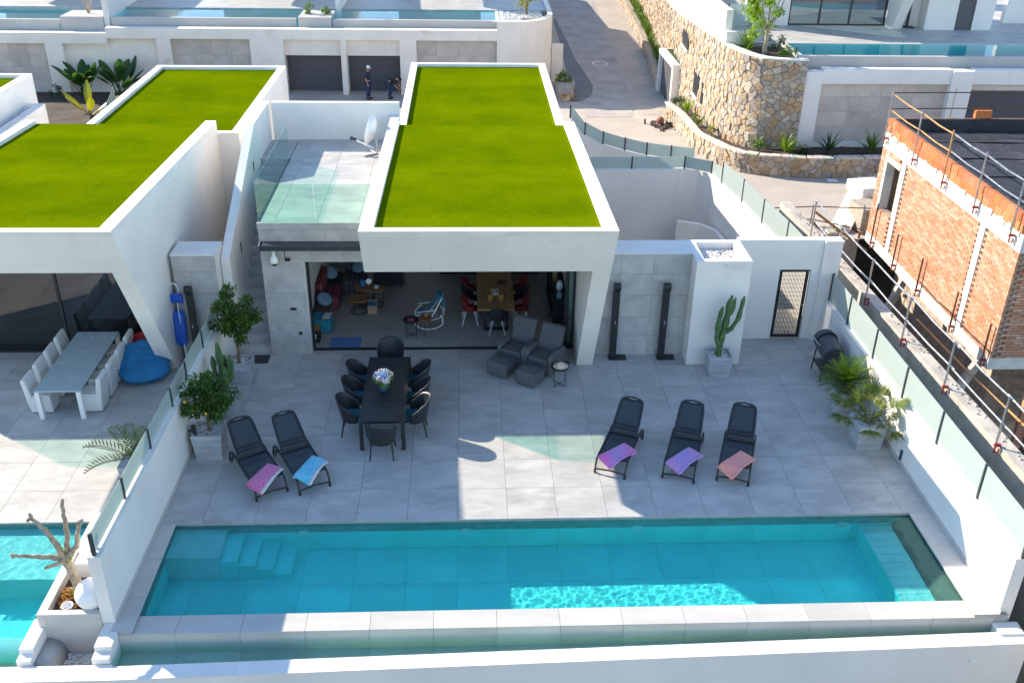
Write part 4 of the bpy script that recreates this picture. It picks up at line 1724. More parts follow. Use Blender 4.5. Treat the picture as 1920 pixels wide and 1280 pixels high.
m.tube([(-6.40, 13.45, 1.05), (-6.36, 13.45, 1.05), (-6.36, 13.58, 1.05)], 0.012, 6)
m.build('handle', 'black_metal', dr)
m = MB()
m.box(-6.4195, -6.405, 15.6, 17.4, 1.2, 2.6)
m.build('window', 'window_glass', nb)
m = MB()
m.box(-7.034, -6.97, 8.2, 8.3, 4.12, 4.18)
m.build('spot_lamp', 'white_plastic', nb)

cs = thing('screen_wall', 'concrete-faced wall stub with white top on the neighbouring terrace', 'wall', (-6.4, 7.0, 0.0))
m = MB()
m.box(-6.93, -5.87, 6.66, 7.47, 0.0, 2.82)
m.build('wall_body', 'white_render', cs)
m = MB()
m.box(-6.94, -5.865, 6.64, 7.48, 2.8205, 2.85)
m.build('coping', 'white_coping', cs)
rect_panels(cs, 'concrete_panel', 'concrete_panel', 'y', 6.643, [-6.93, -5.875], [0.0, 0.6, 1.2, 1.8, 2.4, 2.82], 0.016)

g = MB()
g.box(-24, -6.08, 0.1, 7.0, -0.4, -0.012)
g.box(-7.2, -6.08, -1.0, 0.1, -0.4, -0.012)
nter = struct('neighbour_terrace', g, 'grout')
lay_tiles(nter, frange(-14, -6.08, 1.0, -0.05), frange(0.1, 6.62, ROW, 0.1), 0.0, 'floor_tile')
lay_tiles(nter, [-7.2, -6.08], [-1.0, 0.1], 0.0, 'floor_tile')
g = MB()
g.box(-24, -7.0, -2.95, 0.25, -1.4, -1.05)
g.box(-24, -7.2, 0.1, 0.25, -1.05, -0.4)
g.box(-7.2, -7.05, -2.9, 0.1, -1.05, -0.05)
g.box(-24, -7.2, -2.92, -2.5, -1.05, -0.06)
npool = struct('neighbour_pool', g, 'water_tinted_tile')
m = MB()
m.box(-9.0, -7.201, -1.35, 0.099, -1.049, -0.24)
m.build('shelf', 'pale_tinted_tile', npool)
for k in range(3):
    m = MB()
    m.box(-9.0 - 0.36 * (k + 1), -9.0 - 0.36 * k - .001, -1.45 - .05 * k, 0.099, -1.049, -0.42 - 0.18 * k)
    m.build('step', 'pale_tinted_tile', npool)
water_sheet('neighbour_pool_water', -16, -7.198, -2.918, 0.102, -.042, .007, .03, npool)
g = MB()
g.box(-24, -7.25, -3.36, -2.921, -0.9, -0.62)
g.build('channel_floor', 'coping_tile', npool)
g = MB()
g.box(-24, -7.26, -3.335, -2.923, -0.619, -0.42)
struct('neighbour_channel_water', g, 'channel_water')

# planter box at the end of the dividing wall with a pollarded tree
pb = thing('planter_box', 'raised white planter box at the end of the dividing wall', 'planter', (-6.6, -2.0, -0.6))
for b in ((-7.12, -6.97, -2.70, -0.98), (-6.969, -6.07, -2.70, -2.58), (-6.969, -6.07, -1.10, -0.98)):
    m = MB()
    m.box(*b, -0.64, 0.25)
    m.build('wall_panel', 'coping_tile', pb, bevel=0.006)
m = MB()
m.sheet(lambda u, v: (lerp(-6.97, -6.07, u), lerp(-2.58, -1.1, v), 0.10 + 0.05 * mnoise.noise((u * 5, v * 6, 1))), 14, 16)
m.build('soil', 'soil', pb)
rng = random.Random(11)
t = thing('pollarded_tree', 'bare pollarded tree with four cut limbs in the planter box', 'tree', (-6.62, -2.0, 0.1))
m = MB()
m.smooth = True


def limb(m, pts, r, rng, wob=0.02, n=8):
    P = []
    for i in range(len(pts) - 1):
        a, b = Vector(pts[i]), Vector(pts[i + 1])
        for k in range(4):
            P.append(a.lerp(b, k / 4) + Vector((rng.uniform(-wob, wob), rng.uniform(-wob, wob), rng.uniform(-wob, wob))))
    P.append(Vector(pts[-1]))
    R = [lerp(r[0], r[1], i / (len(P) - 1)) * rng.uniform(.92, 1.1) for i in range(len(P))]
    m.tube(P, R, n)


limb(m, [(-6.60, -2.02, 0.0), (-6.65, -2.05, 0.55), (-6.70, -2.10, 0.98)], (0.095, 0.07), rng)
m.ball((-6.69, -2.1, 0.98), (0.11, 0.10, 0.10), 10, 8)
m.build('trunk', 'bark_pale', t)
for pts in ([(-6.68, -2.08, 1.0), (-6.58, -2.1, 1.4), (-6.52, -2.16, 1.85), (-6.46, -2.2, 2.25)],
            [(-6.70, -2.12, 1.0), (-6.78, -2.16, 1.4), (-6.92, -2.2, 1.75), (-7.02, -2.25, 1.98)],
            [(-6.64, -2.1, 1.0), (-6.45, -2.15, 1.25), (-6.34, -2.18, 1.6), (-6.26, -2.2, 1.85)],
            [(-6.74, -2.1, 0.98), (-6.95, -2.2, 1.08), (-7.15, -2.25, 1.15), (-7.42, -2.3, 1.22)]):
    m = MB()
    m.smooth = True
    limb(m, pts, (0.055, 0.026), rng, 0.012)
    e = Vector(pts[-1])
    for k in range(4):
        m.ball(e + Vector((rng.uniform(-.04, .04), rng.uniform(-.04, .04), rng.uniform(-.04, .03))), 0.032, 6, 5)
    m.build('limb', 'bark_pale', t)
m = MB()
m.smooth = True
limb(m, [(-6.72, -2.15, 0.95), (-6.86, -2.35, 1.0), (-6.92, -2.4, 1.02)], (0.04, 0.025), rng, 0.01)
m.build('limb', 'bark_pale', t)
m = MB()
crown(m, (-6.70, -2.1, 1.05), (0.14, 0.12, 0.08), 110, 0.09, 0.04, rng, 6)
m.build('shoots', 'leaf_bright', t)
t = thing('ground_plant', 'rusty orange low plant in the planter box below the bare tree', 'plant', (-6.8, -2.25, 0.12))
m = MB()
for k in range(9):
    crown(m, (rng.uniform(-6.92, -6.6), rng.uniform(-2.5, -1.95), 0.17), (0.12, 0.12, 0.07), 60, 0.07, 0.03, rng, 4)
m.build('leaves', 'leaf_orange', t)
t = thing('ground_plant', 'small green tuft at the foot of the bare tree', 'plant', (-6.52, -2.15, 0.12))
m = MB()
crown(m, (-6.55, -2.2, 0.22), (0.14, 0.14, 0.1), 160, 0.08, 0.03, rng, 6)
m.build('leaves', 'leaf_bright', t)
t = thing('globe_lamp', 'large white globe lamp leaning in the planter box', 'lamp', (-6.27, -2.36, 0.12))
m = MB()
m.smooth = True
m.ball((-6.27, -2.36, 0.40), 0.28, 28, 18)
m.build('globe', 'frost_lamp', t)
m = MB()
m.lathe([(0.12, 0.0), (0.12, 0.05), (0.09, 0.06)], (-6.27, -2.36, 0.09), 16)
m.build('base', 'white_plastic', t)
t = thing('cube_lamp', 'white cube lamp behind the bare tree in the planter box', 'lamp', (-6.62, -1.55, 0.1))
m = MB()
m.box(-6.82, -6.44, -1.65, -1.3, 0.1, 0.46)
m.build('cube', 'frost_lamp', t, bevel=0.04)
m = MB()
m.box(-6.79, -6.47, -1.62, -1.33, 0.075, 0.099)
m.build('base', 'white_plastic', t)
t = thing('flower_pot', 'small white pot half buried in the planter box', 'pot', (-6.66, -2.48, 0.12))
m = MB()
m.smooth = True
m.lathe([(0.05, 0.0), (0.085, 0.08), (0.10, 0.13), (0.09, 0.13), (0.07, 0.07), (0.02, 0.05)], (-6.68, -2.47, 0.12), 16)
m.build('bowl', 'white_plastic', t)
# little pit with pebbles between the two channels
g = MB()
g.box(-7.02, -6.05, -3.36, -2.70, -0.9, -0.63)
pit = struct('pebble_pit', g, 'coping_tile')
pebbles('pebbles', pit, -6.78, -6.10, -3.33, -2.74, -0.62, 420, 0.022, random.Random(6))
for lab, pts in (('small white wall stub left of the pebble pit', [(-2.50, -0.64), (-3.37, -0.64), (-3.37, -0.12), (-3.2, -0.12), (-3.2, -0.02), (-2.50, -0.02)]),):
    m = MB()
    m.prism(pts, 'x', -7.27, -7.04)
    tag(m.build('wall_stub', 'white_coping'), lab, 'wall')
m = MB()
m.prism([(-2.66, -0.64), (-3.38, -0.64), (-3.38, -0.10), (-3.2, -0.10), (-3.2, -0.005), (-2.66, -0.005)], 'x', -6.04, -5.755)
tag(m.build('wall_stub', 'white_coping'), 'small white stepped wall at the left end of the spill channel', 'wall')
m = MB()
m.smooth = True
m.prism([(-7.035, -0.63), (-6.72, -0.63), (-6.78, -0.40), (-6.88, -0.30), (-7.035, -0.26)], 'y', -3.3, -2.71)
tag(m.build('render_fillet', 'coping_tile'), 'rounded rendered fillet in the pebble pit', 'wall')

# ================================================================== BUILDING SITE ON THE RIGHT
g = MB()
g.box(10.3, 60, -20, 14.2, -3.4, -2.9)
struct('pit_floor', g, 'pit_soil')
LX = lambda y: 10.46 + (8.9 - y) * 0.029
sl_ = thing('retaining_wall', 'raw concrete retaining wall with guard rail along the building pit', 'wall', (10.6, 4, -2.9))
m = MB()
vs = []
N = 24
for i in range(N + 1):
    y = lerp(14.0, -6.0, i / N)
    j = 0.012 * mnoise.noise((y * 2.1, 0, 0))
    vs += [(LX(y) + j, y, -5.0), (LX(y) + j, y, 1.50 + j), (LX(y) + 0.30 + j, y, 1.50 - j), (LX(y) + 0.30 + j, y, -5.0)]
fs = []
for i in range(N):
    a = 4 * i
    fs += [(a, a + 1, a + 5, a + 4), (a + 1, a + 2, a + 6, a + 5), (a + 2, a + 3, a + 7, a + 6)]
m.add(vs, fs + [(0, 3, 2, 1), (4 * N, 4 * N + 1, 4 * N + 2, 4 * N + 3)])
m.build('wall_body', 'raw_concrete', sl_)
m = MB()
rr = random.Random(8)
for k in range(130):
    y = rr.uniform(-5, 13)
    r = rr.uniform(0.015, 0.045)
    m.ball((LX(y) + rr.uniform(0.12, 0.28), y, 1.51), (r, r, r * .6), 5, 4)
o = m.build('crumbs', 'raw_concrete', sl_)
o['kind'] = 'stuff'
m = MB()
m.box(10.75, 13.1, 13.95, 14.25, -3.0, 0.22)
m.build('end_wall', 'raw_concrete', sl_)


def guard_post(t, x, y, z, h, mat='galvanised', side=-1):
    m = MB()
    m.tube([(x + side * 0.10, y, z + 0.06), (x + side * 0.10, y, z + h)], 0.024, 8)
    m.build('post', mat, t)
    m = MB()
    m.tube([(x + side * 0.10, y, z + 0.28), (x + side * 0.10, y, z - 0.16), (x + side * 0.01, y, z - 0.16), (x + side * 0.01, y, z - 0.08)], 0.021, 6)
    m.box(x + side * 0.13, x, y - .03, y + .03, z - 0.02, z + 0.03)
    m.build('clamp', 'red_clamp', t)


gr = thing('guard_rail', 'galvanised guard rail with red clamps on the raw retaining wall', 'railing', (10.6, 4, 1.5))
ys_ = [10.9, 8.9, 6.75, 4.55, 2.38, 0.15, -2.1]
for y in ys_:
    guard_post(gr, LX(y), y, 1.52, 1.12)
for z in (2.58, 2.02):
    for a, b in zip(ys_, ys_[1:]):
        m = MB()
        s = random.uniform(-.03, .03)
        m.tube([(LX(a) - 0.05, a + .15, z + s), (LX((a + b) / 2) - .05, (a + b) / 2, z - .03), (LX(b) - 0.05, b - .15, z + random.uniform(-.03, .03))], 0.022, 7)
        m.build('rail', 'galvanised', gr)

BX, BY0, BY1 = 13.0, 4.95, 13.3
bb = thing('brick_building', 'unfinished red brick building with bitumen roof on the right', 'building', (16, 9, -2.9))
BZ0, BZ1, BZ2, BZ3 = 0.46, 0.78, 3.55, 3.98
m = MB()
m.box(BX, 30, BY0, BY1, BZ0, BZ1)
m.box(BX, 30, BY0, BY1, BZ2 + .001, BZ3)
m.build('floor_slab', 'slab_white', bb)
m = MB()      # wall core behind the bricks, with a window opening
W0, W1, WZ0, WZ1 = 11.95, 12.72, 1.75, 3.25
for b in ((BY0 + .06, W0, BZ1, BZ2), (W1, BY1 - .01, BZ1, BZ2), (W0, W1, BZ1, WZ0), (W0, W1, WZ1, BZ2)):
    m.box(BX + 0.06, BX + 0.24, b[0] + .0005, b[1] - .0005, b[2] + .0005, b[3])
m.box(BX + .2405, 30, BY0 + 0.06, BY0 + 0.24, BZ1 + .0005, BZ2)
m.box(BX + .2405, 30, BY1 - 0.24, BY1 - 0.06, BZ1 + .0005, BZ2)
m.build('wall_core', 'mortar', bb)
m = MB()
m.box(BX + 0.9, BX + 1.0, 10.5, 13.0, BZ1 + .001, BZ2)
m.build('inner_wall', 'mortar_grey', bb)
m = MB()
m.box(BX - 0.035, BX + 0.25, W1, W1 + 0.16, WZ0 - .05, WZ1 + .2)
m.build('window_jamb', 'slab_white', bb)
m = MB()
m.box(BX - 0.03, BX + 0.25, W0 - .15, W1 - .001, WZ1, WZ1 + .14)
m.build('window_lintel', 'slab_white', bb)
for y in (11.62, 6.72):
    m = MB()
    m.box(BX - 0.012, BX + 0.2, y - 0.13, y + 0.13, BZ1 + .001, BZ2 - .001)
    m.build('column', 'slab_white', bb)
bcol = [(0.50, 0.23, 0.13), (0.54, 0.26, 0.15), (0.46, 0.21, 0.12), (0.57, 0.31, 0.20), (0.52, 0.27, 0.17), (0.56, 0.34, 0.24)]
rb = random.Random(21)
bricks = []
ch, bl = 0.0745, 0.25
nc = int((BZ2 - BZ1) / ch)
for c in range(nc):
    z = BZ1 + c * ch + .004
    y = BY0 + (0.125 if c % 2 else 0.0)
    if c % 2:
        bricks.append((0, BY0 + .0, BY0 + .115, z))
    while y < BY1 - 0.03:
        y1 = min(y + bl - 0.012, BY1 - .01)
        if not ((y < W1 and y1 > W0 and z > WZ0 - .05 and z < WZ1) or abs((y + y1) / 2 - 11.62) < 0.2 or abs((y + y1) / 2 - 6.72) < 0.2):
            bricks.append((0, y, y1, z))
        y += bl
    x = BX + 0.13 + (0.125 if c % 2 else 0.0)
    while x < 20:
        bricks.append((1, x, x + bl - 0.012, z))
        x += bl
rb.shuffle(bricks)


def brick_mesh(sel):
    m = MB()
    for side, a, b, z in sel:
        k = rb.uniform(0.88, 1.10)
        pale = 0.5 + 0.5 * mnoise.noise((a * .55, z * 1.1, side * 7 + 2.0))
        c = rb.choice(bcol)
        c = tuple(lerp(ci, wi, max(0, pale - .45) * 0.5) * k for ci, wi in zip(c, (0.62, 0.45, 0.34)))
        m.col = tuple(min(1, v) for v in c)
        d = rb.uniform(-.006, .006)
        if side == 0:
            m.box(BX + d, BX + 0.06, a, b, z, z + ch - .012)
        else:
            m.box(a, b, BY0 + d, BY0 + 0.06, z, z + ch - .012)
    return m


# the bricks of the lit wall next to its corner show largest: those are single pieces
bricks.sort(key=lambda q: (q[1] + abs(q[3] - 2.2) * 0.6) if q[0] == 0 else 99)
for q in bricks[:260]:
    brick_mesh([q]).build('brick', 'brick_piece', bb, tinted=True)
o = brick_mesh(bricks[260:]).build('brickwork', 'brick_piece', bb, tinted=True)
o['kind'] = 'stuff'
# parapet: two courses of hollow blocks
ocol = [(0.54, 0.19, 0.08), (0.57, 0.215, 0.095), (0.50, 0.17, 0.075), (0.60, 0.25, 0.12)]
for c in range(2):
    z = BZ3 + c * 0.225 + .003
    y = BY0 + (0.0 if c else 0.15)
    while y < BY1 - 0.1:
        m = MB()
        m.col = tuple(v * rb.uniform(.85, 1.12) for v in rb.choice(ocol))
        d = rb.uniform(-.012, .012)
        m.box(BX + d, BX + 0.14, y, min(y + 0.315, BY1), z, z + 0.212)
        for q in range(4):
            m.box(BX + d - .006, BX + d, y + 0.03 + q * .072, y + 0.075 + q * .072, z + .01, z + .2)
        m.build('hollow_block', 'brick_piece', bb, tinted=True)
        y += 0.325
    for x in [BX + .16 + k * 0.325 for k in range(22)]:
        m = MB()
        m.col = tuple(v * rb.uniform(.85, 1.12) for v in rb.choice(ocol))
        m.box(x, x + .315, BY1 - .14, BY1 + rb.uniform(-.01, .01), z, z + .212)
        m.build('hollow_block', 'brick_piece', bb, tinted=True)
        m = MB()
        m.col = tuple(v * rb.uniform(.85, 1.12) for v in rb.choice(ocol))
        m.box(x, x + .315, BY0 + rb.uniform(-.01, .01), BY0 + .14, z, z + .212)
        m.build('hollow_block', 'brick_piece', bb, tinted=True)
m = MB()       # mortar smears running down from the parapet over the slab edge
for k in range(30):
    y = rb.uniform(BY0, BY1 - .3)
    w, h = rb.uniform(0.1, 0.3), rb.uniform(0.015, 0.06)
    m.prism([(y, BZ3 + h), (y + w * .5, BZ3 + h * 1.5), (y + w, BZ3 + h * .6), (y + w, BZ3 - .08), (y, BZ3 - .08)], 'x', BX - .020 - .012 * rb.random(), BX + .005 + .002 * rb.random())
m.build('mortar_smears', 'slab_white', bb)['kind'] = 'stuff'
m = MB()
m.sheet(lambda u, v: (lerp(BX + .2, 30, u), lerp(BY0, BY1 - .16, v), BZ3 + .12 + .015 * mnoise.noise((u * 12, v * 9, 0))), 40, 24)
m.box(BX + .141, BX + .22, BY0, BY1 - .141, BZ3, BZ3 + .46)
m.box(BX + .221, 30, BY1 - .26, BY1 - .141, BZ3, BZ3 + .47)
m.build('bitumen_roof', 'bitumen', bb)
for k in range(5):
    m = MB()
    y = 5.6 + k * 1.55
    m.sheet(lambda u, v: (lerp(BX + .5, 30, u), y + v * .9 + .04 * math.sin(u * 30), BZ3 + .147 + .012 * mnoise.noise((u * 12, v * 9, k))), 40, 4)
    m.build('membrane_strip', 'bitumen', bb)
m = MB()
m.col = (0.6, 0.18, 0.06)
m.box(15.6, 16.1, BY1 - .12, BY1 + .02, BZ3 + .452, BZ3 + .70)
tag(m.build('loose_block', 'brick_piece', tinted=True, bevel=0.01), 'single orange hollow block left on the roof parapet', 'brick')
# lower storey set back under the slab
m = MB()
m.box(14.2, 30, 6.6, 6.8, -2.9, BZ0 - .001)
m.box(14.2, 14.4, 6.801, 13.2, -2.9, BZ0 - .001)
m.build('lower_wall', 'mortar_grey', bb)
m = MB()
for c in range(22):
    z = -2.0 + c * .11
    for k in range(8):
        m.col = tuple(v * rb.uniform(.8, 1.1) for v in rb.choice(bcol))
        a = 0.9 * k / 8
        x0 = 14.35 + k * 0.26
        y0 = 5.1 - 0.5 * math.sin(a * 1.6)
        m.box(x0, x0 + .245, y0, y0 + .12, z, z + .095)
m.build('curved_wall', 'brick_piece', bb, tinted=True)
for (x0, y0, x1, y1) in ((11.9, 10.2, 13.1, 10.3), (11.6, 5.4, 13.2, 5.6)):
    m = MB()
    m.hexa([(x0 - .1, y0 - .08, -2.9), (x0 + .1, y0 - .08, -2.9), (x0 + .1, y0 + .08, -2.9), (x0 - .1, y0 + .08, -2.9),
            (x1 - .1, y1 - .08, BZ0 - .02), (x1 + .1, y1 - .08, BZ0 - .02), (x1 + .1, y1 + .08, BZ0 - .02), (x1 - .1, y1 + .08, BZ0 - .02)])
    m.build('prop', 'raw_concrete', bb)

r1 = thing('guard_rail', 'guard rail with orange tubes along the bitumen roof edge', 'railing', (BX, 9, BZ3))
ry = [13.05, 10.95, 9.0, 7.15, 5.3]
for y in ry:
    guard_post(r1, BX - .02, y, BZ3 - .12, 1.42, 'yellow_steel' if abs(y - 9) < .1 else 'galvanised')
for z in (5.18, 4.72):
    for i, (a, b) in enumerate(zip(ry, ry[1:])):
        m = MB()
        m.tube([(BX - .07, a + .1, z), (BX - .05, (a + b) / 2, z - .05), (BX - .07, b - .1, z - .01)], 0.022, 7)
        m.build('rail', 'yellow_steel' if i < 2 else 'galvanised', r1)
r2_ = thing('guard_rail', 'guard rail along the far edge of the bitumen roof', 'railing', (17, BY1, BZ3))
rx = [14.9, 17.8, 18.0, 20.8]
for x in rx:
    m = MB()
    m.tube([(x, BY1 + .05, BZ3 - .1), (x, BY1 + .05, BZ3 + 1.32)], 0.024, 8)
    m.build('post', 'galvanised', r2_)
for z in (5.2, 4.72):
    m = MB()
    m.tube([(BX - .07, BY1 - .1, z), (14.9, BY1 + .02, z - .01), (17.8, BY1 + .02, z + .0), (21, BY1 + .02, z - .1)], 0.018, 6)
    m.build('rail', 'rust', r2_)
m = MB()
for k in range(16):
    m.ball((17.9 + random.uniform(-.12, .14), BY1 + .05, 5.25 - k * .05), (.09, .05, .06), 6, 4)
tag(m.build('rag_bundle', 'pale_fabric'), 'pale rag tied round the twin posts on the site roof', 'cloth')
r3 = thing('guard_rail', 'short guard posts on the lower slab edge of the brick building', 'railing', (BX, 9, BZ0))
for y in (12.6, 10.85, 9.1, 6.9, 5.1):
    guard_post(r3, BX, y, BZ0 + .18, 1.0 if y < 11 else 1.3, 'rust')
m = MB()
m.tube([(BX - .3, 8.3, .15), (BX - .25, 5.2, .2), (BX - .1, 2.6, .25)], 0.03, 7)
m.build('rail', 'yellow_steel', r3)

# site clutter by the street
r4 = thing('guard_rail', 'makeshift barrier of posts and yellow boards at the end of the pit', 'railing', (12.2, 14.1, .2))
for x in (11.45, 13.15):
    m = MB()
    m.tube([(x, 14.1, .2), (x, 14.1, 1.35)], 0.022, 7)
    m.build('post', 'galvanised', r4)
    m = MB()
    m.tube([(x, 14.1, .05), (x, 14.1, .38)], 0.035, 7)
    m.build('clamp', 'red_clamp', r4)
m = MB()
m.tube([(9.9, 14.12, 1.22), (11.45, 14.14, 1.28), (13.4, 14.16, 1.2)], 0.018, 6)
m.build('rail', 'rust', r4)
m = MB()
m.tube([(11.2, 14.12, .85), (11.45, 14.14, .84), (13.3, 14.16, .45)], 0.018, 6)
m.build('rail', 'rust', r4)
for (a, b) in (((11.5, 14.0, 1.15), (13.1, 13.2, .1)), ((11.45, 14.0, .8), (12.4, 13.6, .1))):
    m = MB()
    A, B = Vector(a), Vector(b)
    m.tube([A, B], 0.045, 4)
    m.build('board', 'yellow_steel', r4)


def pallet(label, x, y, z, wrap, rows, ang=0.0):
    t = thing('pallet', label, 'pallet', (x, y, z), ang)
    m = MB()
    for k in range(3):
        m.box(-.5, .5, -.55 + k * .48, -.45 + k * .48, .0, .09)
    for k in range(6):
        m.box(-.52 + k * .18, -.40 + k * .18, -.6, .6, .0905, .115)
    m.build('deck', 'timber', t, world=False)
    for r in range(rows):
        m = MB()
        for k in range(4):
            m.box(-.5 + k * .25, -.26 + k * .25, -.55, .55, .117 + r * .125, .117 + r * .125 + .118)
        m.build('block_layer', 'pallet_block', t, world=False)
    if wrap:
        m = MB()
        m.box(-.53, .53, -.58, .58, .117 + (rows - 3) * .125, .13 + rows * .125)
        m.build('wrapping', 'plastic_wrap', t, world=False, bevel=.05)
    return t


pallet('pallet of pale blocks under white wrapping beside the brick building', 14.1, 16.3, .08, True, 9, .15)
pallet('open pallet of brown blocks next to the leaning panel', 13.75, 15.0, .18, False, 6, .1)
m = MB()
m.hexa([(12.55, 15.2, .2), (12.95, 14.5, .2), (13.0, 14.55, .24), (12.6, 15.25, .24), (13.5, 16.4, 1.15), (13.9, 15.8, 1.15), (13.95, 15.85, 1.19), (13.55, 16.45, 1.19)])
tag(m.build('leaning_panel', 'plaster_lit'), 'dusty board leaning against the block pallets', 'board')
t = thing('rubble_heap', 'heap of broken white rubble at the street edge by the pit', 'rubble', (11.8, 14.6, .2))
for k in range(70):
    m = MB()
    x, y = random.gauss(11.9, .75), random.gauss(14.75, .28)
    s = random.uniform(.05, .17)
    T = Matrix.Translation((x, y, .22 + s * .3)) @ Matrix.Rotation(random.uniform(0, 3), 4, Vector((random.random(), random.random(), 1)).normalized())
    m.box(-s, s, -s * .8, s * .8, -s * .4, s * .4, T)
    m.build('lump', 'rubble', t)
t = thing('fence_panel', 'galvanised mesh fence panel standing behind the wrapped pallet', 'fence', (14.8, 17.6, 0.0))
m = MB()
m.tube([(14.2, 17.5, .05), (14.2, 17.5, 1.15)], .025, 6)
m.tube([(15.4, 17.7, .05), (15.4, 17.7, 1.15)], .025, 6)
m.tube([(14.2, 17.5, 1.12), (15.4, 17.7, 1.12)], .02, 6)
m.build('frame', 'galvanised', t)
m = MB()
for k in range(10):
    x = 14.25 + k * .12
    m.tube([(x, 17.5 + (x - 14.2) * .167, .1), (x, 17.5 + (x - 14.2) * .167, 1.1)], .008, 4)
for k in range(5):
    m.tube([(14.2, 17.5, .2 + k * .2), (15.4, 17.7, .2 + k * .2)], .008, 4)
m.build('mesh_wires', 'steel_grid', t)

# ================================================================== STREET SIDE AND UPPER PLOTS
# curved stone planter and stone tower of the villa above on the right
prng = random.Random(31)
LOW = [(10.1, 32.2), (10.17, 30.8), (10.2, 29.2), (10.12, 27.0), (10.1, 25.6), (10.3, 24.4), (10.85, 22.6), (11.56, 21.8), (12.7, 21.4), (14.2, 21.2), (16.5, 21.3), (19.5, 21.6)]
lp = thing('stone_planter', 'low curved stone planter wall along the street corner', 'planter', (11, 23, -.3))


def smooth_path(p, k=4):
    out = []
    n = len(p)
    for i in range(n - 1):
        p0, p1, p2, p3 = Vector(p[max(i - 1, 0)]), Vector(p[i]), Vector(p[i + 1]), Vector(p[min(i + 2, n - 1)])
        for j in range(k):
            t = j / k
            q = 0.5 * ((2 * p1) + (p2 - p0) * t + (2 * p0 - 5 * p1 + 4 * p2 - p3) * t * t + (3 * p1 - p0 - 3 * p2 + p3) * t ** 3)
            out.append((q.x, q.y))
    out.append(p[-1])
    return out


LOWS = smooth_path(LOW)


def offset_path(path, d):
    out = []
    for i, p in enumerate(path):
        a, b = Vector(path[max(i - 1, 0)]), Vector(path[min(i + 1, len(path) - 1)])
        v = (b - a).normalized()
        out.append((p[0] + v.y * d, p[1] - v.x * d))
    return out


def strip_wall(parent, name, path, thick, zlo, zhi, mat):
    """wall of given thickness on the left-hand side of a path, heights as functions of y"""
    inner = offset_path(path, -thick)
    m = MB()
    vs, fs = [], []
    for p, q in zip(path, inner):
        vs += [(p[0], p[1], zlo(p[1])), (p[0], p[1], zhi(p[1])), (q[0], q[1], zhi(p[1])), (q[0], q[1], zlo(p[1]))]
    for i in range(len(path) - 1):
        a = 4 * i
        fs += [(a, a + 4, a + 5, a + 1), (a + 1, a + 5, a + 6, a + 2), (a + 2, a + 6, a + 7, a + 3)]
    n = len(path)
    fs += [(0, 1, 2, 3), (4 * n - 4, 4 * n - 1, 4 * n - 2, 4 * n - 3)]
    m.add(vs, fs)
    return m.build(name, mat, parent)


pz = lambda y: zs(y) + 0.78
strip_wall(lp, 'core', LOWS, 0.3, lambda y: zs(y) - .3, pz, 'mortar')


def s_to_y(path):
    return lambda s: path_at(path, min(max(s, 0), path_len(path)))[0].y


sy = s_to_y(LOWS)
stone_face(lp, LOWS, lambda s: zs(sy(s)) - .02, lambda s: pz(sy(s)) + .01, 0.34, prng, 150)
m = MB()
L = path_len(LOWS)
s = 0.1
while s < L - .3:
    p, nn = path_at(LOWS, s)
    w = prng.uniform(.25, .5)
    c = p - nn * .14
    m.col = tuple(min(1, v * prng.uniform(1.0, 1.25)) for v in (.60, .53, .44))
    ang = math.atan2(nn.x, -nn.y)
    T = Matrix.Translation((c.x, c.y, pz(c.y) + .015)) @ Matrix.Rotation(math.atan2(-nn.x, nn.y) + math.pi / 2 - math.pi / 2, 4, 'Z')
    m.box(-w / 2 + .01, w / 2 - .01, -.16, .18, -.03, prng.uniform(.02, .045), T)
    s += w
m.build('capping', 'stone_piece', lp, tinted=True)
m = MB()
TOW = smooth_path([(12.9, 62.0), (12.5, 50.0), (12.0, 44.0), (11.55, 38.0), (11.2, 32.5), (11.0, 28.5), (11.0, 26.2), (11.18, 24.9), (11.55, 23.8), (12.1, 23.1), (12.85, 22.85), (13.6, 22.8)], 5)
inner = LOWS
# soil between planter and tower
vs, fs = [], []
for (x, y) in LOWS:
    z = pz(y) - .12
    tx = 11.3 if y > 26 else (13.6 if y < 22.9 else 12.2)
    ty = y if y > 26 else (23.2 if y < 24 else y)
    vs += [(x + .1, y + .05, z), (tx + max(0, (x - 13) * .9), ty, z + .05)]
for i in range(len(LOWS) - 1):
    fs.append((2 * i, 2 * i + 2, 2 * i + 3, 2 * i + 1))
m.add(vs, fs)
m.build('soil', 'soil', lp)

tw = thing('stone_retaining_wall', 'tall curved rubble stone wall under the villa above the street', 'wall', (11.5, 26, .4))
tz1 = lambda y: 4.03 if y < 27 else max(2.9, 4.03 - (y - 27) * .075)
tz0 = lambda y: zs(y) - .1
strip_wall(tw, 'core', TOW, 0.5, tz0, tz1, 'mortar')
ty_ = s_to_y(TOW)
LT = path_len(TOW)


def s_at_y(path, yy):
    L = path_len(path)
    best = min(range(401), key=lambda i: abs(path_at(path, L * i / 400)[0].y - yy))
    return L * best / 400


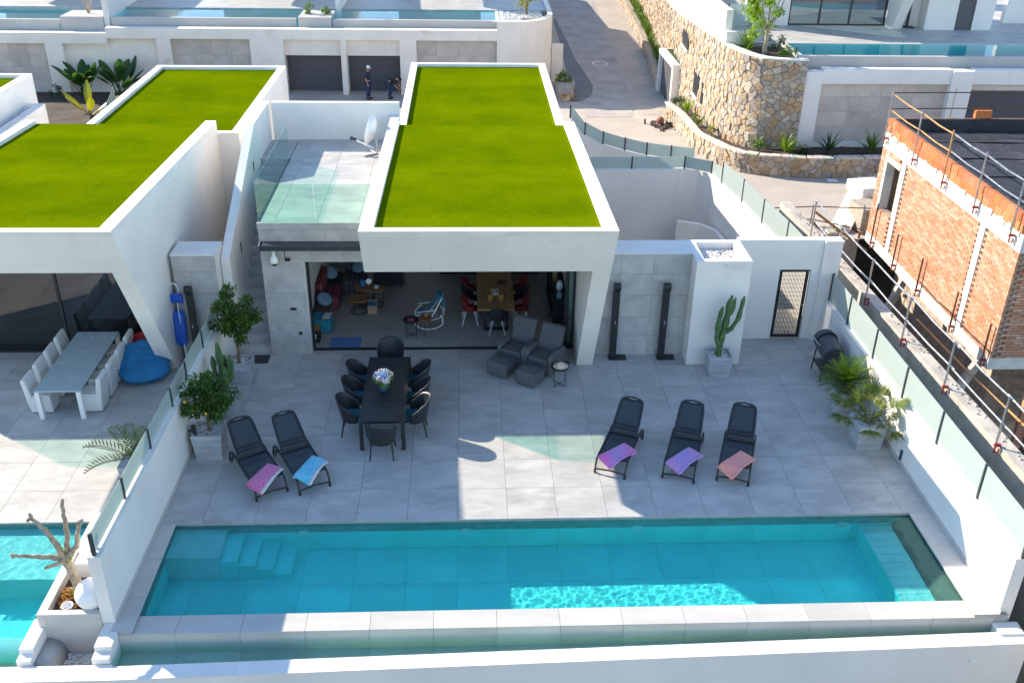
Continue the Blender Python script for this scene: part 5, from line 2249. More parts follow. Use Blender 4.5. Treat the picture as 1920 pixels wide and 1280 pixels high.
holes = [(s_at_y(TOW, 31.0), s_at_y(TOW, 29.6), .75, 1.75), (s_at_y(TOW, 28.9), s_at_y(TOW, 28.5), .75, 1.75), (s_at_y(TOW, 35.6), s_at_y(TOW, 33.6), 2.1, 2.85), (s_at_y(TOW, 40.0), s_at_y(TOW, 35.6), -2, 1.0)]
stone_face(tw, TOW, lambda s: tz0(ty_(s)), lambda s: tz1(ty_(s)) + .0, 0.35, prng, 300, holes)
for (ya, yb, za, zb) in ((31.0, 29.6, .75, 1.75), (28.9, 28.5, .75, 1.75), (35.6, 33.6, 2.1, 2.85)):
    xa, xb = path_at(TOW, s_at_y(TOW, ya))[0].x, path_at(TOW, s_at_y(TOW, yb))[0].x
    m = MB()
    m.hexa([(xa - .16, ya, za - .02), (xb - .16, yb, za - .02), (xb + .3, yb, za - .02), (xa + .3, ya, za - .02), (xa - .16, ya, za + .03), (xb - .16, yb, za + .03), (xb + .3, yb, za + .03), (xa + .3, ya, za + .03)])
    fr = m.build('window_sill', 'white_coping', tw)
    m = MB()
    m.hexa([(xa - .07, ya, za + .04), (xb - .07, yb, za + .04), (xb - .004, yb, za + .04), (xa - .004, ya, za + .04), (xa - .07, ya, zb), (xb - .07, yb, zb), (xb - .004, yb, zb), (xa - .004, ya, zb)])
    m.build('window', 'black_metal', tw)  # black panel on the wall face stands in for the opening's shade
# rendered parapet over the stone, running up the street
cap = [p for p in TOW if p[1] > 26.0]
wp = thing('white_parapet', 'bright white rendered wall on top of the stone wall', 'wall', (11.2, 32, 4))
strip_wall(wp, 'wall_body', offset_path(cap, -.02), 0.3, lambda y: tz1(y) + .001, lambda y: 5.35 + max(0, y - 30) * .02, 'white_render')
m = MB()
m.box(11.03, 12.2, 25.85, 26.1, 4.031, 4.55)
m.build('return_wall', 'white_render', wp)
# utility portal with dark doors set in the stone wall
hut = thing('meter_portal', 'white utility portal with dark doors set into the stone wall by the street', 'hut', (11.2, 37.5, -1.2))
z0 = zs(37) - .05
m = MB()
m.box(10.95, 11.6, 35.45, 35.75, z0, .85)
m.box(10.95, 11.6, 39.2, 39.5, z0, .85)
m.box(10.93, 11.62, 35.45, 39.5, .8505, 1.05)
m.build('frame', 'white_render', hut)
for a, b in ((35.78, 37.5), (37.6, 39.17)):
    m = MB()
    m.box(11.12, 11.17, a, b, z0 + .02, .84)
    m.build('door', 'anthracite_door', hut)
m = MB()
m.box(11.3, 11.58, 35.6, 39.3, 1.0505, 1.08)
m.build('turf', 'leaf_dark', hut)
# low stone kerb with hedge up the street
lk = thing('stone_kerb', 'low stone kerb wall with capping beside the climbing street', 'wall', (11.5, 45, -1))
KP = [(12.0, 64.0), (11.8, 54.0), (11.5, 47.0), (11.05, 41.0), (10.9, 39.9)]
KPS = smooth_path(KP, 5)
strip_wall(lk, 'core', KPS, 0.35, lambda y: zs(y) - .2, lambda y: zs(y) + .62, 'mortar')
ky = s_to_y(KPS)
stone_face(lk, KPS, lambda s: zs(ky(s)), lambda s: zs(ky(s)) + .64, 0.4, prng, 120)
m = MB()
m.box(10.93, 11.4, 39.55, 39.9, zs(39.6) - .1, zs(39.6) + .7)
m.build('end_block', 'coping_tile', lk)
m = MB()
rg = random.Random(41)
for k in range(46):
    y = rg.uniform(40.4, 62)
    p = path_at(KPS, s_at_y(KPS, y))[0]
    tuft(m, (p.x + rg.uniform(.4, .75), y, zs(y) + .55), 16, rg.uniform(.5, .9), .05, rg)
    crown(m, (p.x + .6, y, zs(y) + .75), (.35, .4, .3), 60, .16, .06, rg, 6)
h = m.build('hedge', 'leaf_yucca')
tag(h, 'long strip of spiky plants between stone kerb and stone wall', 'hedge')


def small_plant(name, label, kind, x, y, z, n, L, W, matn, cat='plant', group=None, el=(.35, 1.45)):
    t = thing(name, label, cat, (x, y, z), 0, group)
    m = MB()
    rg = random.Random(int(x * 77 + y * 13))
    if kind == 'tuft':
        tuft(m, (x, y, z), n, L, W, rg, el)
    else:
        crown(m, (x, y, z + L * .5), (L * .6, L * .6, L * .5), n, W * 3, W, rg, 8)
    m.build('leaves', matn, t)
    m = MB()
    m.tube([(x, y, z - .05), (x, y, z + L * .22)], [.05, .03], 6)
    m.build('stem', 'bark', t)
    return t


small_plant('yucca', 'bright green yucca left of the white pier in the stone planter', 'tuft', 13.0, 22.2, .62, 60, .95, .06, 'leaf_bright')
small_plant('yucca', 'dark spiky yucca in front of the grey panel nearest the brick building', 'tuft', 16.5, 22.2, .62, 70, 1.0, .05, 'leaf_yucca')
small_plant('shrub', 'dark long-leaved shrub below the left half of the grey panel', 'tuft', 14.75, 22.2, .62, 22, 1.0, .10, 'leaf_dark')
small_plant('shrub', 'leafy green shrub at the foot of the stone tower', 'crown', 12.0, 22.5, .6, 260, .55, .05, 'leaf_yucca')
small_plant('shrub', 'low dark cushion plant right of the bright yucca', 'crown', 13.75, 22.2, .55, 200, .32, .045, 'leaf_dark')
small_plant('yucca', 'small yellow-green yucca near the utility portal', 'tuft', 10.65, 30.0, .1, 50, .8, .055, 'leaf_bright')
small_plant('shrub', 'dark bush in the planter beside the utility portal', 'crown', 10.65, 31.6, .0, 320, .6, .05, 'leaf_dark')
small_plant('shrub', 'small shrub on the bend of the stone planter', 'crown', 10.6, 27.4, .28, 200, .4, .045, 'leaf_yucca')
small_plant('shrub', 'dry low plants along the stone planter below the window', 'crown', 10.75, 25.4, .4, 160, .32, .045, 'leaf_yellow')

# villa above on the right -------------------------------------------------
UZ = 4.05
g = MB()
g.box(13.6, 60, 26.35, 70, UZ - .5, UZ - .003)
g.box(11.4, 13.6, 26.12, 70, UZ - .5, UZ - .003)
ut = struct('upper_terrace', g, 'floor_tile')
uv = thing('hillside_villa', 'white villa with pool and big windows on the stone base at upper right', 'house', (18, 30, 0))
m = MB()
m.box(13.62, 14.3, 22.9, 23.3, -.3, 3.6)
m.build('pier', 'white_render', uv)
m = MB()
m.box(19.5, 20.35, 22.82, 23.3, -.3, 3.66)
m.build('pier', 'white_render', uv)
m = MB()
m.box(14.301, 19.499, 22.95, 23.3, 3.12, 3.7)
m.box(20.351, 40, 22.95, 23.3, 3.12, 3.7)
m.build('beam', 'white_render', uv)
m = MB()
m.box(14.3005, 19.4995, 23.0, 23.28, -.3, .74)
m.build('plinth', 'white_render', uv)
m = MB()
m.box(14.3, 19.5, 23.22, 23.4, .74, 3.12)
m.box(20.351, 40, 23.6, 23.7, 2.72, 3.119)
m.build('recess_wall', 'white_render', uv)
rect_panels(uv, 'grey_panel', 'grey_panel', 'y', 23.17, [14.305, 15.6, 16.9, 18.2, 19.495], [.745, 1.35, 1.95, 2.55, 3.115], .045)
m = MB()
for k in range(24):
    m.box(20.36, 26, 23.5, 23.53 + (k % 2) * .012, .2 + k * .105, .3 + k * .105)
m.build('garage_door', 'anthracite_door', uv)
m = MB()
m.box(13.6, 40, 23.301, 23.45, 3.0, 3.45)
m.box(13.7, 40, 23.75, 23.95, 3.0, UZ - .02)
m.build('pool_wall', 'coping_tile', uv)
g = MB()
g.box(13.7, 40, 23.951, 26.4, 2.9, 3.02)
g.box(13.45, 13.7, 23.6, 26.4, 2.9, UZ - .01)
g.box(13.7, 40, 26.2, 26.35, 3.021, UZ - .01)
g.build('pool_basin', 'pool_tile', uv)
g = MB()
g.box(13.703, 39, 23.952, 26.198, 3.022, UZ - .03)
struct('upper_pool_water', g, 'pool_water')
m = MB()
m.box(14.9, 19.45, 30.2, 30.25, UZ, UZ + .06)
for x in (14.95, 16.35, 17.75, 19.38):
    m.box(x - .04, x + .04, 30.2, 30.28, UZ + .06, UZ + 2.6)
wf2 = m.build('window_frame', 'black_metal', uv)
for a, b in ((14.99, 16.31), (16.39, 17.71), (17.79, 19.34)):
    m = MB()
    m.box(a, b, 30.22, 30.235, UZ + .061, UZ + 2.6)
    m.build('pane', 'window_upper', wf2)
m = MB()
m.box(12.9, 14.9, 30.1, 30.4, UZ, UZ + 3.4)
m.box(14.9, 19.45, 30.1, 30.4, UZ + 2.6, UZ + 3.4)
m.build('facade', 'white_render', uv)
m = MB()
m.box(12.9, 25, 38, 38.3, UZ, UZ + 3.4)
m.build('rear_wall', 'white_render', uv)
m = MB()
m.prism([(29.35, UZ), (27.38, UZ + 3.49), (30.1, UZ + 3.49), (30.1, UZ)], 'x', 19.42, 19.86)
m.build('leaning_pillar', 'white_render', uv)
m = MB()
m.prism([(26.7, UZ + 4.72), (27.38, UZ + 3.49), (36, UZ + 3.45), (36, UZ + 4.4)], 'x', 14.2, 19.9)
m.build('roof', 'white_render', uv)
m = MB()
m.box(20.88, 22.26, 29.25, 30.6, UZ, UZ + 2.85)
m.box(23.06, 23.95, 29.25, 30.6, UZ, UZ + 2.85)
m.box(22.261, 23.059, 29.25, 30.6, UZ + 2.1, UZ + 2.85)
m.box(19.87, 20.87, 30.0, 30.6, UZ, UZ + 2.85)
m.build('service_block', 'white_render', uv)
m = MB()
m.box(22.265, 23.055, 29.32, 29.36, UZ, UZ + 2.1)
m.build('side_door', 'anthracite_door', uv)
m = MB()
m.box(25.4, 40, 31.0, 31.3, UZ, UZ + 3.0)
m.build('side_wall', 'white_render', uv)
m = MB()
m.box(20.25, 20.36, 29.75, 29.86, UZ, UZ + 2.15)
m.box(20.2, 20.6, 29.6, 29.95, UZ + .001, UZ + .05)
tag(m.build('garden_shower', 'black_metal', bevel=.01), 'black garden shower beside the leaning pillar of the upper villa', 'shower')
gf = thing('glass_fence', 'short pale glass fence at the corner of the upper terrace', 'fence', (12.5, 29.8, UZ))
m = MB()
m.box(12.05, 13.1, 29.80, 29.815, UZ + .03, UZ + .95)
m.build('glass_panel', 'frosted_glass', gf)
for x in (12.03, 13.12):
    m = MB()
    m.box(x - .025, x + .025, 29.78, 29.83, UZ, UZ + .97)
    m.build('post', 'anthracite', gf)
m = MB()
m.sheet(lambda u, v: (lerp(11.5, 13.45, u), lerp(23.3, 26.0, v), UZ - .12 + .05 * mnoise.noise((u * 4, v * 4, 0))), 10, 10)
o = m.build('planting_bed', 'soil')
tag(o, 'soil bed behind the rim of the stone tower', 'planter')
m = MB()
rim = [p for p in TOW if p[1] < 26.2]
strip_wall(tw, 'rim', offset_path(rim, .03), .3, lambda y: 4.0301, lambda y: 4.09, 'white_coping')
t = thing('citrus_tree', 'bright green young tree on top of the stone tower', 'tree', (12.3, 24.5, UZ))
m = MB()
limb(m, [(12.3, 24.5, UZ - .15), (12.32, 24.5, UZ + .5), (12.3, 24.52, UZ + 1.0)], (.10, .07), prng, .01)
m.build('trunk', 'bark_pale', t)
for k in range(5):
    m = MB()
    a = k * 1.26
    limb(m, [(12.3, 24.52, UZ + .8), (12.3 + .4 * math.cos(a), 24.52 + .4 * math.sin(a), UZ + 1.5), (12.3 + .6 * math.cos(a), 24.52 + .6 * math.sin(a), UZ + 2.2)], (.05, .02), prng, .02)
    m.build('limb', 'bark_pale', t)
m = MB()
for k in range(9):
    a = rg.uniform(0, 6.28)
    crown(m, (12.3 + .75 * math.cos(a), 24.52 + .75 * math.sin(a), UZ + rg.uniform(1.0, 2.4)), (.5, .5, .65), 330, .15, .07, rg, 8)
m.build('crown', 'leaf_bright', t)
small_plant('yucca', 'spiky green plant beside the young tree on the stone tower', 'tuft', 11.75, 25.1, UZ - .1, 70, 1.15, .06, 'leaf_yucca')
small_plant('shrub', 'low shrub by the pool corner on the stone tower', 'crown', 13.05, 23.7, UZ - .1, 260, .5, .05, 'leaf_yucca')
small_plant('shrub', 'dark shrub behind the young tree on the stone tower', 'crown', 12.95, 25.3, UZ - .1, 300, .8, .05, 'leaf_dark')
# row of plots across the street (garages, pool walls) ------------------------
YG = 38.3
gz = zs(YG) - .1


def front_row(t, x0, x1, zb0, zb1, items):
    m = MB()
    m.box(x0, x1, YG, YG + .5, zb0, zb1)
    m.build('beam', 'white_stained', t)
    m = MB()
    m.box(x0, x1, YG + .45, YG + .9, zb1 - .18, zb1 - .06)
    m.build('gutter_floor', 'coping_tile', t)
    for kind, a, b in items:
        m = MB()
        if kind == 'pier':
            m.box(a, b, YG - .002, YG + .5, gz, zb0 - .0005)
            m.build('pier', 'white_stained', t)
        elif kind == 'wall':
            m.box(a, b, YG + .35, YG + .55, gz, zb0 - .0005)
            m.build('wall_infill', 'white_stained', t)
        elif kind == 'panel':
            m.box(a, b, YG + .30, YG + .55, gz, zb0 - .0005)
            m.build('wall_infill', 'white_stained', t)
            n = max(1, round((b - a) / 1.1))
            rect_panels(t, 'grey_panel', 'grey_panel', 'y', YG + .25, [lerp(a, b, i / n) for i in range(n + 1)], [gz, gz + .75, gz + 1.45, gz + 2.15, zb0 - .001], .045)
        elif kind == 'lintel':
            m.box(a, b, YG + .32, YG + .6, .74, zb0 - .0005)
            m.build('lintel', 'white_stained', t)
        elif kind == 'garage':
            for k in range(20):
                m.box(a, b, YG + .75 + (k % 2) * .012, YG + .8, gz + k * .105, gz + k * .105 + .1)
            m.build('garage_door', 'anthracite_door', t)


rowr = thing('garage_front', 'long white street front with two dark garage doors and grey panels', 'building', (-7, YG, gz))
front_row(rowr, -18.65, 2.0, 1.62, 2.15, [('wall', -18.65, -16.1), ('pier', -16.1, -15.38), ('panel', -15.38, -11.22), ('pier', -11.22, -10.1), ('lintel', -10.1, -3.3), ('garage', -9.45, -6.45),
                                         ('pier', -10.099, -9.46), ('garage', -6.14, -3.3), ('pier', -6.445, -6.145), ('pier', -3.299, -2.4), ('panel', -2.4, 1.9)])
m = MB()
pts = smooth_path([(1.9, YG - .004), (3.2, YG + .02), (4.2, YG + .5), (4.85, YG + 1.6), (5.05, YG + 3.2), (5.1, YG + 10), (5.3, YG + 26)], 4)
vs, fs = [], []
for (x, y) in pts:
    vs += [(x, y, gz - .3), (x, y, 2.62), (x - .25, y + .18, 2.62)]
for i in range(len(pts) - 1):
    fs += [(3 * i, 3 * i + 3, 3 * i + 4, 3 * i + 1), (3 * i + 1, 3 * i + 4, 3 * i + 5, 3 * i + 2)]
m.add(vs, fs)
m.build('curved_end_wall', 'white_stained', rowr, solid=.05)
m = MB()
m.box(-10.095, -3.3, YG + .8, YG + 1.0, gz, 1.6)
m.build('garage_back', 'white_stained', rowr)
m = MB()
m.box(-18.6, -8.85, YG + 1.0, YG + 1.2, 1.9, 2.52)
m.box(-6.9, 2.0, YG + 1.0, YG + 1.2, 1.9, 2.49)
m.build('pool_wall', 'coping_tile', rowr)
m = MB()
m.box(-8.7, -6.95, YG + .8, YG + 3.0, 1.9, 2.62)
m.build('planter_block', 'coping_tile', rowr)
m = MB()
m.box(-18.95, -18.66, YG + 1.0, YG + 16, 1.9, 4.6)
m.build('plot_wall', 'white_render', rowr)
m = MB()
m.box(-6.95, -6.7, YG + 3.1, YG + 16, 1.9, 4.4)
m.build('plot_wall', 'white_render', rowr)
g = MB()
g.box(-60, 4.9, YG + 3.9, 110, 1.5, 2.55)
g.box(2.055, 3.3, YG + .5, YG + 3.9, 1.5, 2.5)
g.box(3.301, 4.5, YG + 1.7, YG + 3.9, 1.5, 2.5)
struct('hillside_terrace', g, 'floor_tile')
g = MB()
g.box(-60, 2.05, YG + 1.2, YG + 3.9, 1.2, 1.7)
g.box(1.9, 2.05, YG + .9, YG + 3.9, 1.7, 2.52)
g.build('pool_floor', 'pool_tile', rowr)
for (a, b, n) in ((-18.6, -8.75, 'wide turquoise pool above the garages'), (-6.65, 1.88, 'pool')):
    g = MB()
    g.box(a, b, YG + 1.202, YG + 3.898, 1.702, 2.49)
    struct('hillside_pool_water', g, 'pool_water')
pebbles('pebble_bed', rowr, 2.2, 4.4, YG + 1.8, YG + 3.8, 2.51, 450, .05, random.Random(9))
pebbles('pebble_bed', rowr, 2.15, 3.25, YG + .6, YG + 1.8, 2.51, 150, .05, random.Random(19))
rowl = thing('street_front', 'white and grey street front at the far upper left', 'building', (-22, YG, gz))
front_row(rowl, -45, -18.66, 1.34, 1.88, [('panel', -27, -21.9), ('pier', -21.899, -21.0), ('wall', -20.999, -18.66)])
m = MB()
m.box(-45, -21.3, YG + 1.0, YG + 1.2, 1.6, 2.38)
m.build('pool_wall', 'coping_tile', rowl)
m = MB()
m.box(-21.2, -18.97, YG + .9, YG + 3.0, 1.5, 2.55)
m.build('planter_block', 'coping_tile', rowl)
g = MB()
g.box(-45, -21.25, YG + 1.21, YG + 3.898, 1.71, 2.36)
struct('hillside_pool_water', g, 'pool_water')


def shade_villa(label, x0, x1):
    """villa beyond the upper edge of the photograph; only its shadow reaches the terrace in view"""
    t = thing('upper_villa', label, 'house', ((x0 + x1) / 2, 50, 2.55))
    m = MB()
    m.prism([(46.1, 7.25), (46.8, 6.0), (55.6, 5.9), (55.6, 6.9)], 'x', x0, x1)
    m.build('roof', 'white_render', t)
    m = MB()
    m.box(x0, x1, 49.5, 60, 2.55, 5.95)
    m.build('wall', 'white_render', t)
    return t


shade_villa('white villa behind the long pool above the garages', -15.0, -9.4)
shade_villa('white villa behind the right pool above the garages', -4.0, 1.2)
shade_villa('white villa behind the far left pool', -28.5, -22.0)

for (x, y, z, lab, mt) in ((-8.2, 40.2, 2.65, 'left round shrub in the planter above the garages', 'leaf_yucca'), (-7.4, 40.2, 2.65, 'right round shrub in the planter above the garages', 'leaf_yucca')):
    small_plant('shrub', lab, 'crown', x, y, z, 260, .55, .05, mt)
t = thing('young_tree', 'small leafy tree by the pool above the curved wall end', 'tree', (3.6, 41.0, 2.55))
m = MB()
limb(m, [(3.6, 41.0, 2.4), (3.65, 41.0, 3.2)], (.07, .05), prng, .01)
m.build('trunk', 'bark', t)
m = MB()
crown(m, (3.6, 41.0, 3.6), (.8, .8, .6), 900, .16, .06, rg, 16)
m.build('crown', 'leaf_yellow', t)
t = thing('bare_shrub', 'leafless grey shrub in the far left pool planter', 'shrub', (-20.0, 40.2, 2.5))
m = MB()
for k in range(7):
    a = k * .9
    limb(m, [(-20.0, 40.2, 2.4), (-20 + .15 * math.cos(a), 40.2 + .15 * math.sin(a), 3.0), (-20 + .4 * math.cos(a), 40.2 + .4 * math.sin(a), 3.9)], (.035, .012), prng, .02, 5)
m.build('branches', 'bark_pale', t)

# street-side planting bed, left background
m = MB()
m.sheet(lambda u, v: (lerp(-24, -12.2, u), lerp(24.2, 38.2, v), zs(lerp(24.2, 38.2, v)) + .1 + .08 * mnoise.noise((u * 9, v * 12, 0))), 30, 30)
o = m.build('planting_bed', 'soil')
tag(o, 'dark soil bed below the white street wall at upper left', 'planter')


def broad(label, x, y, n, h):
    t = thing('strelitzia', label, 'plant', (x, y, zs(y)))
    m = MB()
    rg = random.Random(int(-x * 31))
    for k in range(n):
        big_leaf(m, (x + rg.uniform(-.25, .25), y + rg.uniform(-.2, .2), zs(y) + .1), rg.uniform(0, 6.28), rg.uniform(.75, 1.4), h * rg.uniform(.35, .55), h * rg.uniform(.5, .7), h * .26, rg.uniform(.3, 1.2), rg)
    m.build('leaves', 'leaf_banana', t)
    m = MB()
    m.tube([(x, y, zs(y) - .1), (x, y, zs(y) + .35)], [.12, .1], 7)
    m.build('stem', 'bark', t)


broad('left broad-leaved strelitzia against the white street wall', -19.8, 37.1, 17, 1.9)
broad('right broad-leaved strelitzia against the white street wall', -18.0, 37.2, 17, 1.9)
small_plant('shrub', 'dark leafy shrub at the foot of the far left grey panels', 'crown', -21.2, 36.6, zs(36.6) + .1, 300, .7, .05, 'leaf_dark')
small_plant('shrub', 'reddish dry shrub by the turf roof corner at upper left', 'crown', -16.4, 37.0, zs(37) + .1, 260, .7, .05, 'leaf_orange')
t = thing('banana_plant', 'yellowing banana plant beside the glass fence at upper left', 'plant', (-17.9, 32.2, zs(32)))
m = MB()
rg2 = random.Random(3)
for (az, el) in ((2.6, .6), (3.0, .9), (1.6, 1.5), (.3, .7), (5.2, .9), (-.6, .5)):
    big_leaf(m, (-17.9, 32.2, zs(32)), az, el, .5, 1.25, .38, .5, rg2)
m.build('leaves', 'leaf_yellow', t)
m = MB()
m.tube([(-17.9, 32.2, zs(32) - .1), (-17.9, 32.2, zs(32) + .4)], [.09, .06], 7)
m.build('stem', 'bark', t)
gfl = thing('glass_fence', 'low glass fence behind the neighbouring turf roof', 'fence', (-15.5, 26, .3))
wall_run(gfl, [(-14.6, 24.4), (-15.2, 27.2), (-15.8, 30.0)], .2, -1.5, .45, 1.15, 2.6)

# third villa at the far left edge
tv = thing('villa', 'corner of a third white villa with turf roof at the far left edge', 'house', (-17, 18, 0))
m = MB()
m.box(-24, -14.72, 14.9, 19.32, 0, 4.05)
m.build('upper_body', 'white_render', tv)
for b in ((-24, -14.72, 19.08, 19.32), (-14.97, -14.72, 14.9, 19.079)):
    m = MB()
    m.box(*b, 4.0505, 4.2)
    m.build('parapet', 'white_coping', tv)
m = MB()
m.sheet(lambda u, v: (lerp(-24, -14.98, u), lerp(14.9, 19.07, v), 4.09), 4, 4)
m.build('turf', 'turf', tv)
m = MB()
m.box(-24, -14.1, 12.0, 18.4, 0, 3.2)
m.build('lower_body', 'white_render', tv)
for b in ((-24, -14.1, 18.1, 18.4), (-14.4, -14.1, 12.0, 18.099)):
    m = MB()
    m.box(*b, 3.2005, 3.4)
    m.build('parapet', 'white_coping', tv)
pebbles('pebbles', tv, -17.5, -14.42, 15, 18.08, 3.23, 500, .05, random.Random(10))

# ================================================================== TERRACE FURNITURE
# black slatted dining table
t = thing('dining_table', 'long black slatted dining table set for eight on the terrace', 'table', (-1.645, 3.86, 0))
TX0, TX1, TY0, TY1 = -2.14, -1.15, 2.43, 5.29
nsl = 26
for k in range(nsl):
    y0 = TY0 + .07 + k * (TY1 - TY0 - .14) / nsl
    m = MB()
    m.box(TX0 + .061, TX1 - .061, y0 + .004, y0 + (TY1 - TY0 - .14) / nsl - .004, .724, .748)
    m.build('slat', 'slat_black', t)
m = MB()
m.box(TX0, TX0 + .06, TY0, TY1, .70, .75)
m.box(TX1 - .06, TX1, TY0, TY1, .70, .75)
m.box(TX0 + .0601, TX1 - .0601, TY0, TY0 + .068, .70, .75)
m.box(TX0 + .0601, TX1 - .0601, TY1 - .068, TY1, .70, .75)
m.build('top_frame', 'black_metal', t, bevel=.004)
for x in (TX0, TX1 - .08):
    for y in (TY0, TY1 - .08):
        m = MB()
        m.box(x, x + .08, y, y + .08, 0.0, .6995)
        m.build('leg', 'black_metal', t, bevel=.004)
m = MB()
m.box(-1.67, -1.62, TY0 + .07, TY1 - .07, .66, .7)
m.build('stringer', 'black_metal', t)


# moulded black chairs
def make_chair():
    t = thing('dining_chair', 'x', 'chair')
    m = MB()
    m.smooth = True

    def shell(u, v):
        a = lerp(-1.95, 1.95, u)                         # 0 is the back
        h = .30 + .14 * max(0, math.cos(a)) ** .8 + (.10 * math.cos(a) if abs(a) < 1.2 else 0)
        if abs(a) > 1.35:
            h *= 1 - (abs(a) - 1.35) * .55
        lean = .01 + .12 * v * (0.35 + .65 * max(0, math.cos(a)))
        r = .25 + lean
        return (math.sin(a) * r * 1.06, math.cos(a) * r - .0, .40 + h * v - .02 * (1 - v))
    m.sheet(shell, 28, 7)
    m.build('back_shell', 'black_resin', t, world=False, solid=.018)
    m = MB()
    m.smooth = True
    m.sheet(lambda u, v: (lerp(-.27, .27, u) * (1 - .12 * v), lerp(-.30, .22, v), .42 - .015 * math.sin(math.pi * u)), 8, 8)
    m.build('seat', 'black_resin', t, world=False, solid=.03)
    m = MB()
    m.box(-.225, .225, -.26, .18, .437, .475)
    m.build('cushion', 'teal_cushion', t, world=False, bevel=.018, seg=3)
    for sx in (-1, 1):
        for (y0, y1) in ((-.27, -.30), (.20, .27)):
            m = MB()
            m.tube([(sx * .22, y0, .42), (sx * .255, y1, 0.0)], [.022, .016], 8)
            m.build('leg', 'black_resin', t, world=False)
    m = MB()
    m.tube([(-.22, .21, .405), (.22, .21, .405)], .016, 6)
    m.tube([(-.22, -.27, .405), (.22, -.27, .405)], .016, 6)
    m.build('seat_rail', 'black_resin', t, world=False)
    return t


ch0, used = make_chair(), [False]
G = 'moulded black chairs round the slatted table'
for i, (x, y, rz, lab) in enumerate([
        (-2.26, 4.72, math.pi / 2, 'far black chair on the left side of the slatted table'),
        (-2.29, 3.98, math.pi / 2, 'middle black chair on the left side of the slatted table'),
        (-2.33, 3.20, math.pi / 2, 'near black chair on the left side of the slatted table'),
        (-1.02, 4.70, -math.pi / 2, 'far black chair on the right side of the slatted table'),
        (-1.00, 3.92, -math.pi / 2 - .05, 'middle black chair on the right side with a sunlit rim'),
        (-0.98, 3.16, -math.pi / 2 + .04, 'near black chair on the right side with a sunlit back'),
        (-1.64, 2.30, math.pi, 'black chair at the pool end of the slatted table'),
        (-1.66, 5.62, 0.0, 'black chair at the house end of the slatted table')]):
    place(ch0, used, (x, y, 0.001), rz, lab, G)

# vase of hydrangeas
t = thing('flower_vase', 'teal vase with blue and pink hydrangeas on the slatted table', 'vase', (-1.69, 3.72, .75))
m = MB()
m.smooth = True
m.lathe([(.055, 0), (.085, .05), (.095, .13), (.075, .20), (.085, .23), (.078, .23), (.06, .19)], (-1.69, 3.72, .751), 18)
m.build('vessel', 'teal_cushion', t)
fr_ = random.Random(13)
cols = [(.16, .34, .66), (.42, .54, .76), (.66, .55, .62), (.72, .66, .66), (.55, .64, .76), (.24, .44, .72), (.68, .70, .58), (.75, .74, .70)]
for k in range(11):
    a, q = k * 2.4, .18 * math.sqrt((k + .5) / 11)
    c = Vector((-1.69 + q * math.cos(a), 3.72 + q * math.sin(a), 1.10 + .10 * (1 - (q / .18) ** 2)))
    m = MB()
    base = fr_.choice(cols)
    for i in range(90):
        v = Vector((fr_.gauss(0, 1), fr_.gauss(0, 1), fr_.gauss(0, 1) + .2)).normalized()
        m.col = tuple(min(1, x * fr_.uniform(.75, 1.2)) for x in base)
        leaf(m, c + v * .075, Vector((fr_.uniform(-1, 1), fr_.uniform(-1, 1), fr_.uniform(-1, 1))), v, .045, .038, 0)
    m.build('bloom', 'petals', t, tinted=True)
m = MB()
for i in range(34):
    a = fr_.uniform(0, 6.28)
    p = Vector((-1.69 + .12 * math.cos(a), 3.72 + .12 * math.sin(a), fr_.uniform(.98, 1.16)))
    leaf(m, p, Vector((math.cos(a), math.sin(a), fr_.uniform(-.3, .6))), Vector((0, 0, 1)), .15, .08)
for k in range(6):
    m.tube([(-1.69, 3.72, .9), (-1.69 + .1 * math.cos(k), 3.72 + .1 * math.sin(k), 1.12)], .006, 4)
m.build('foliage', 'leaf_bright', t)


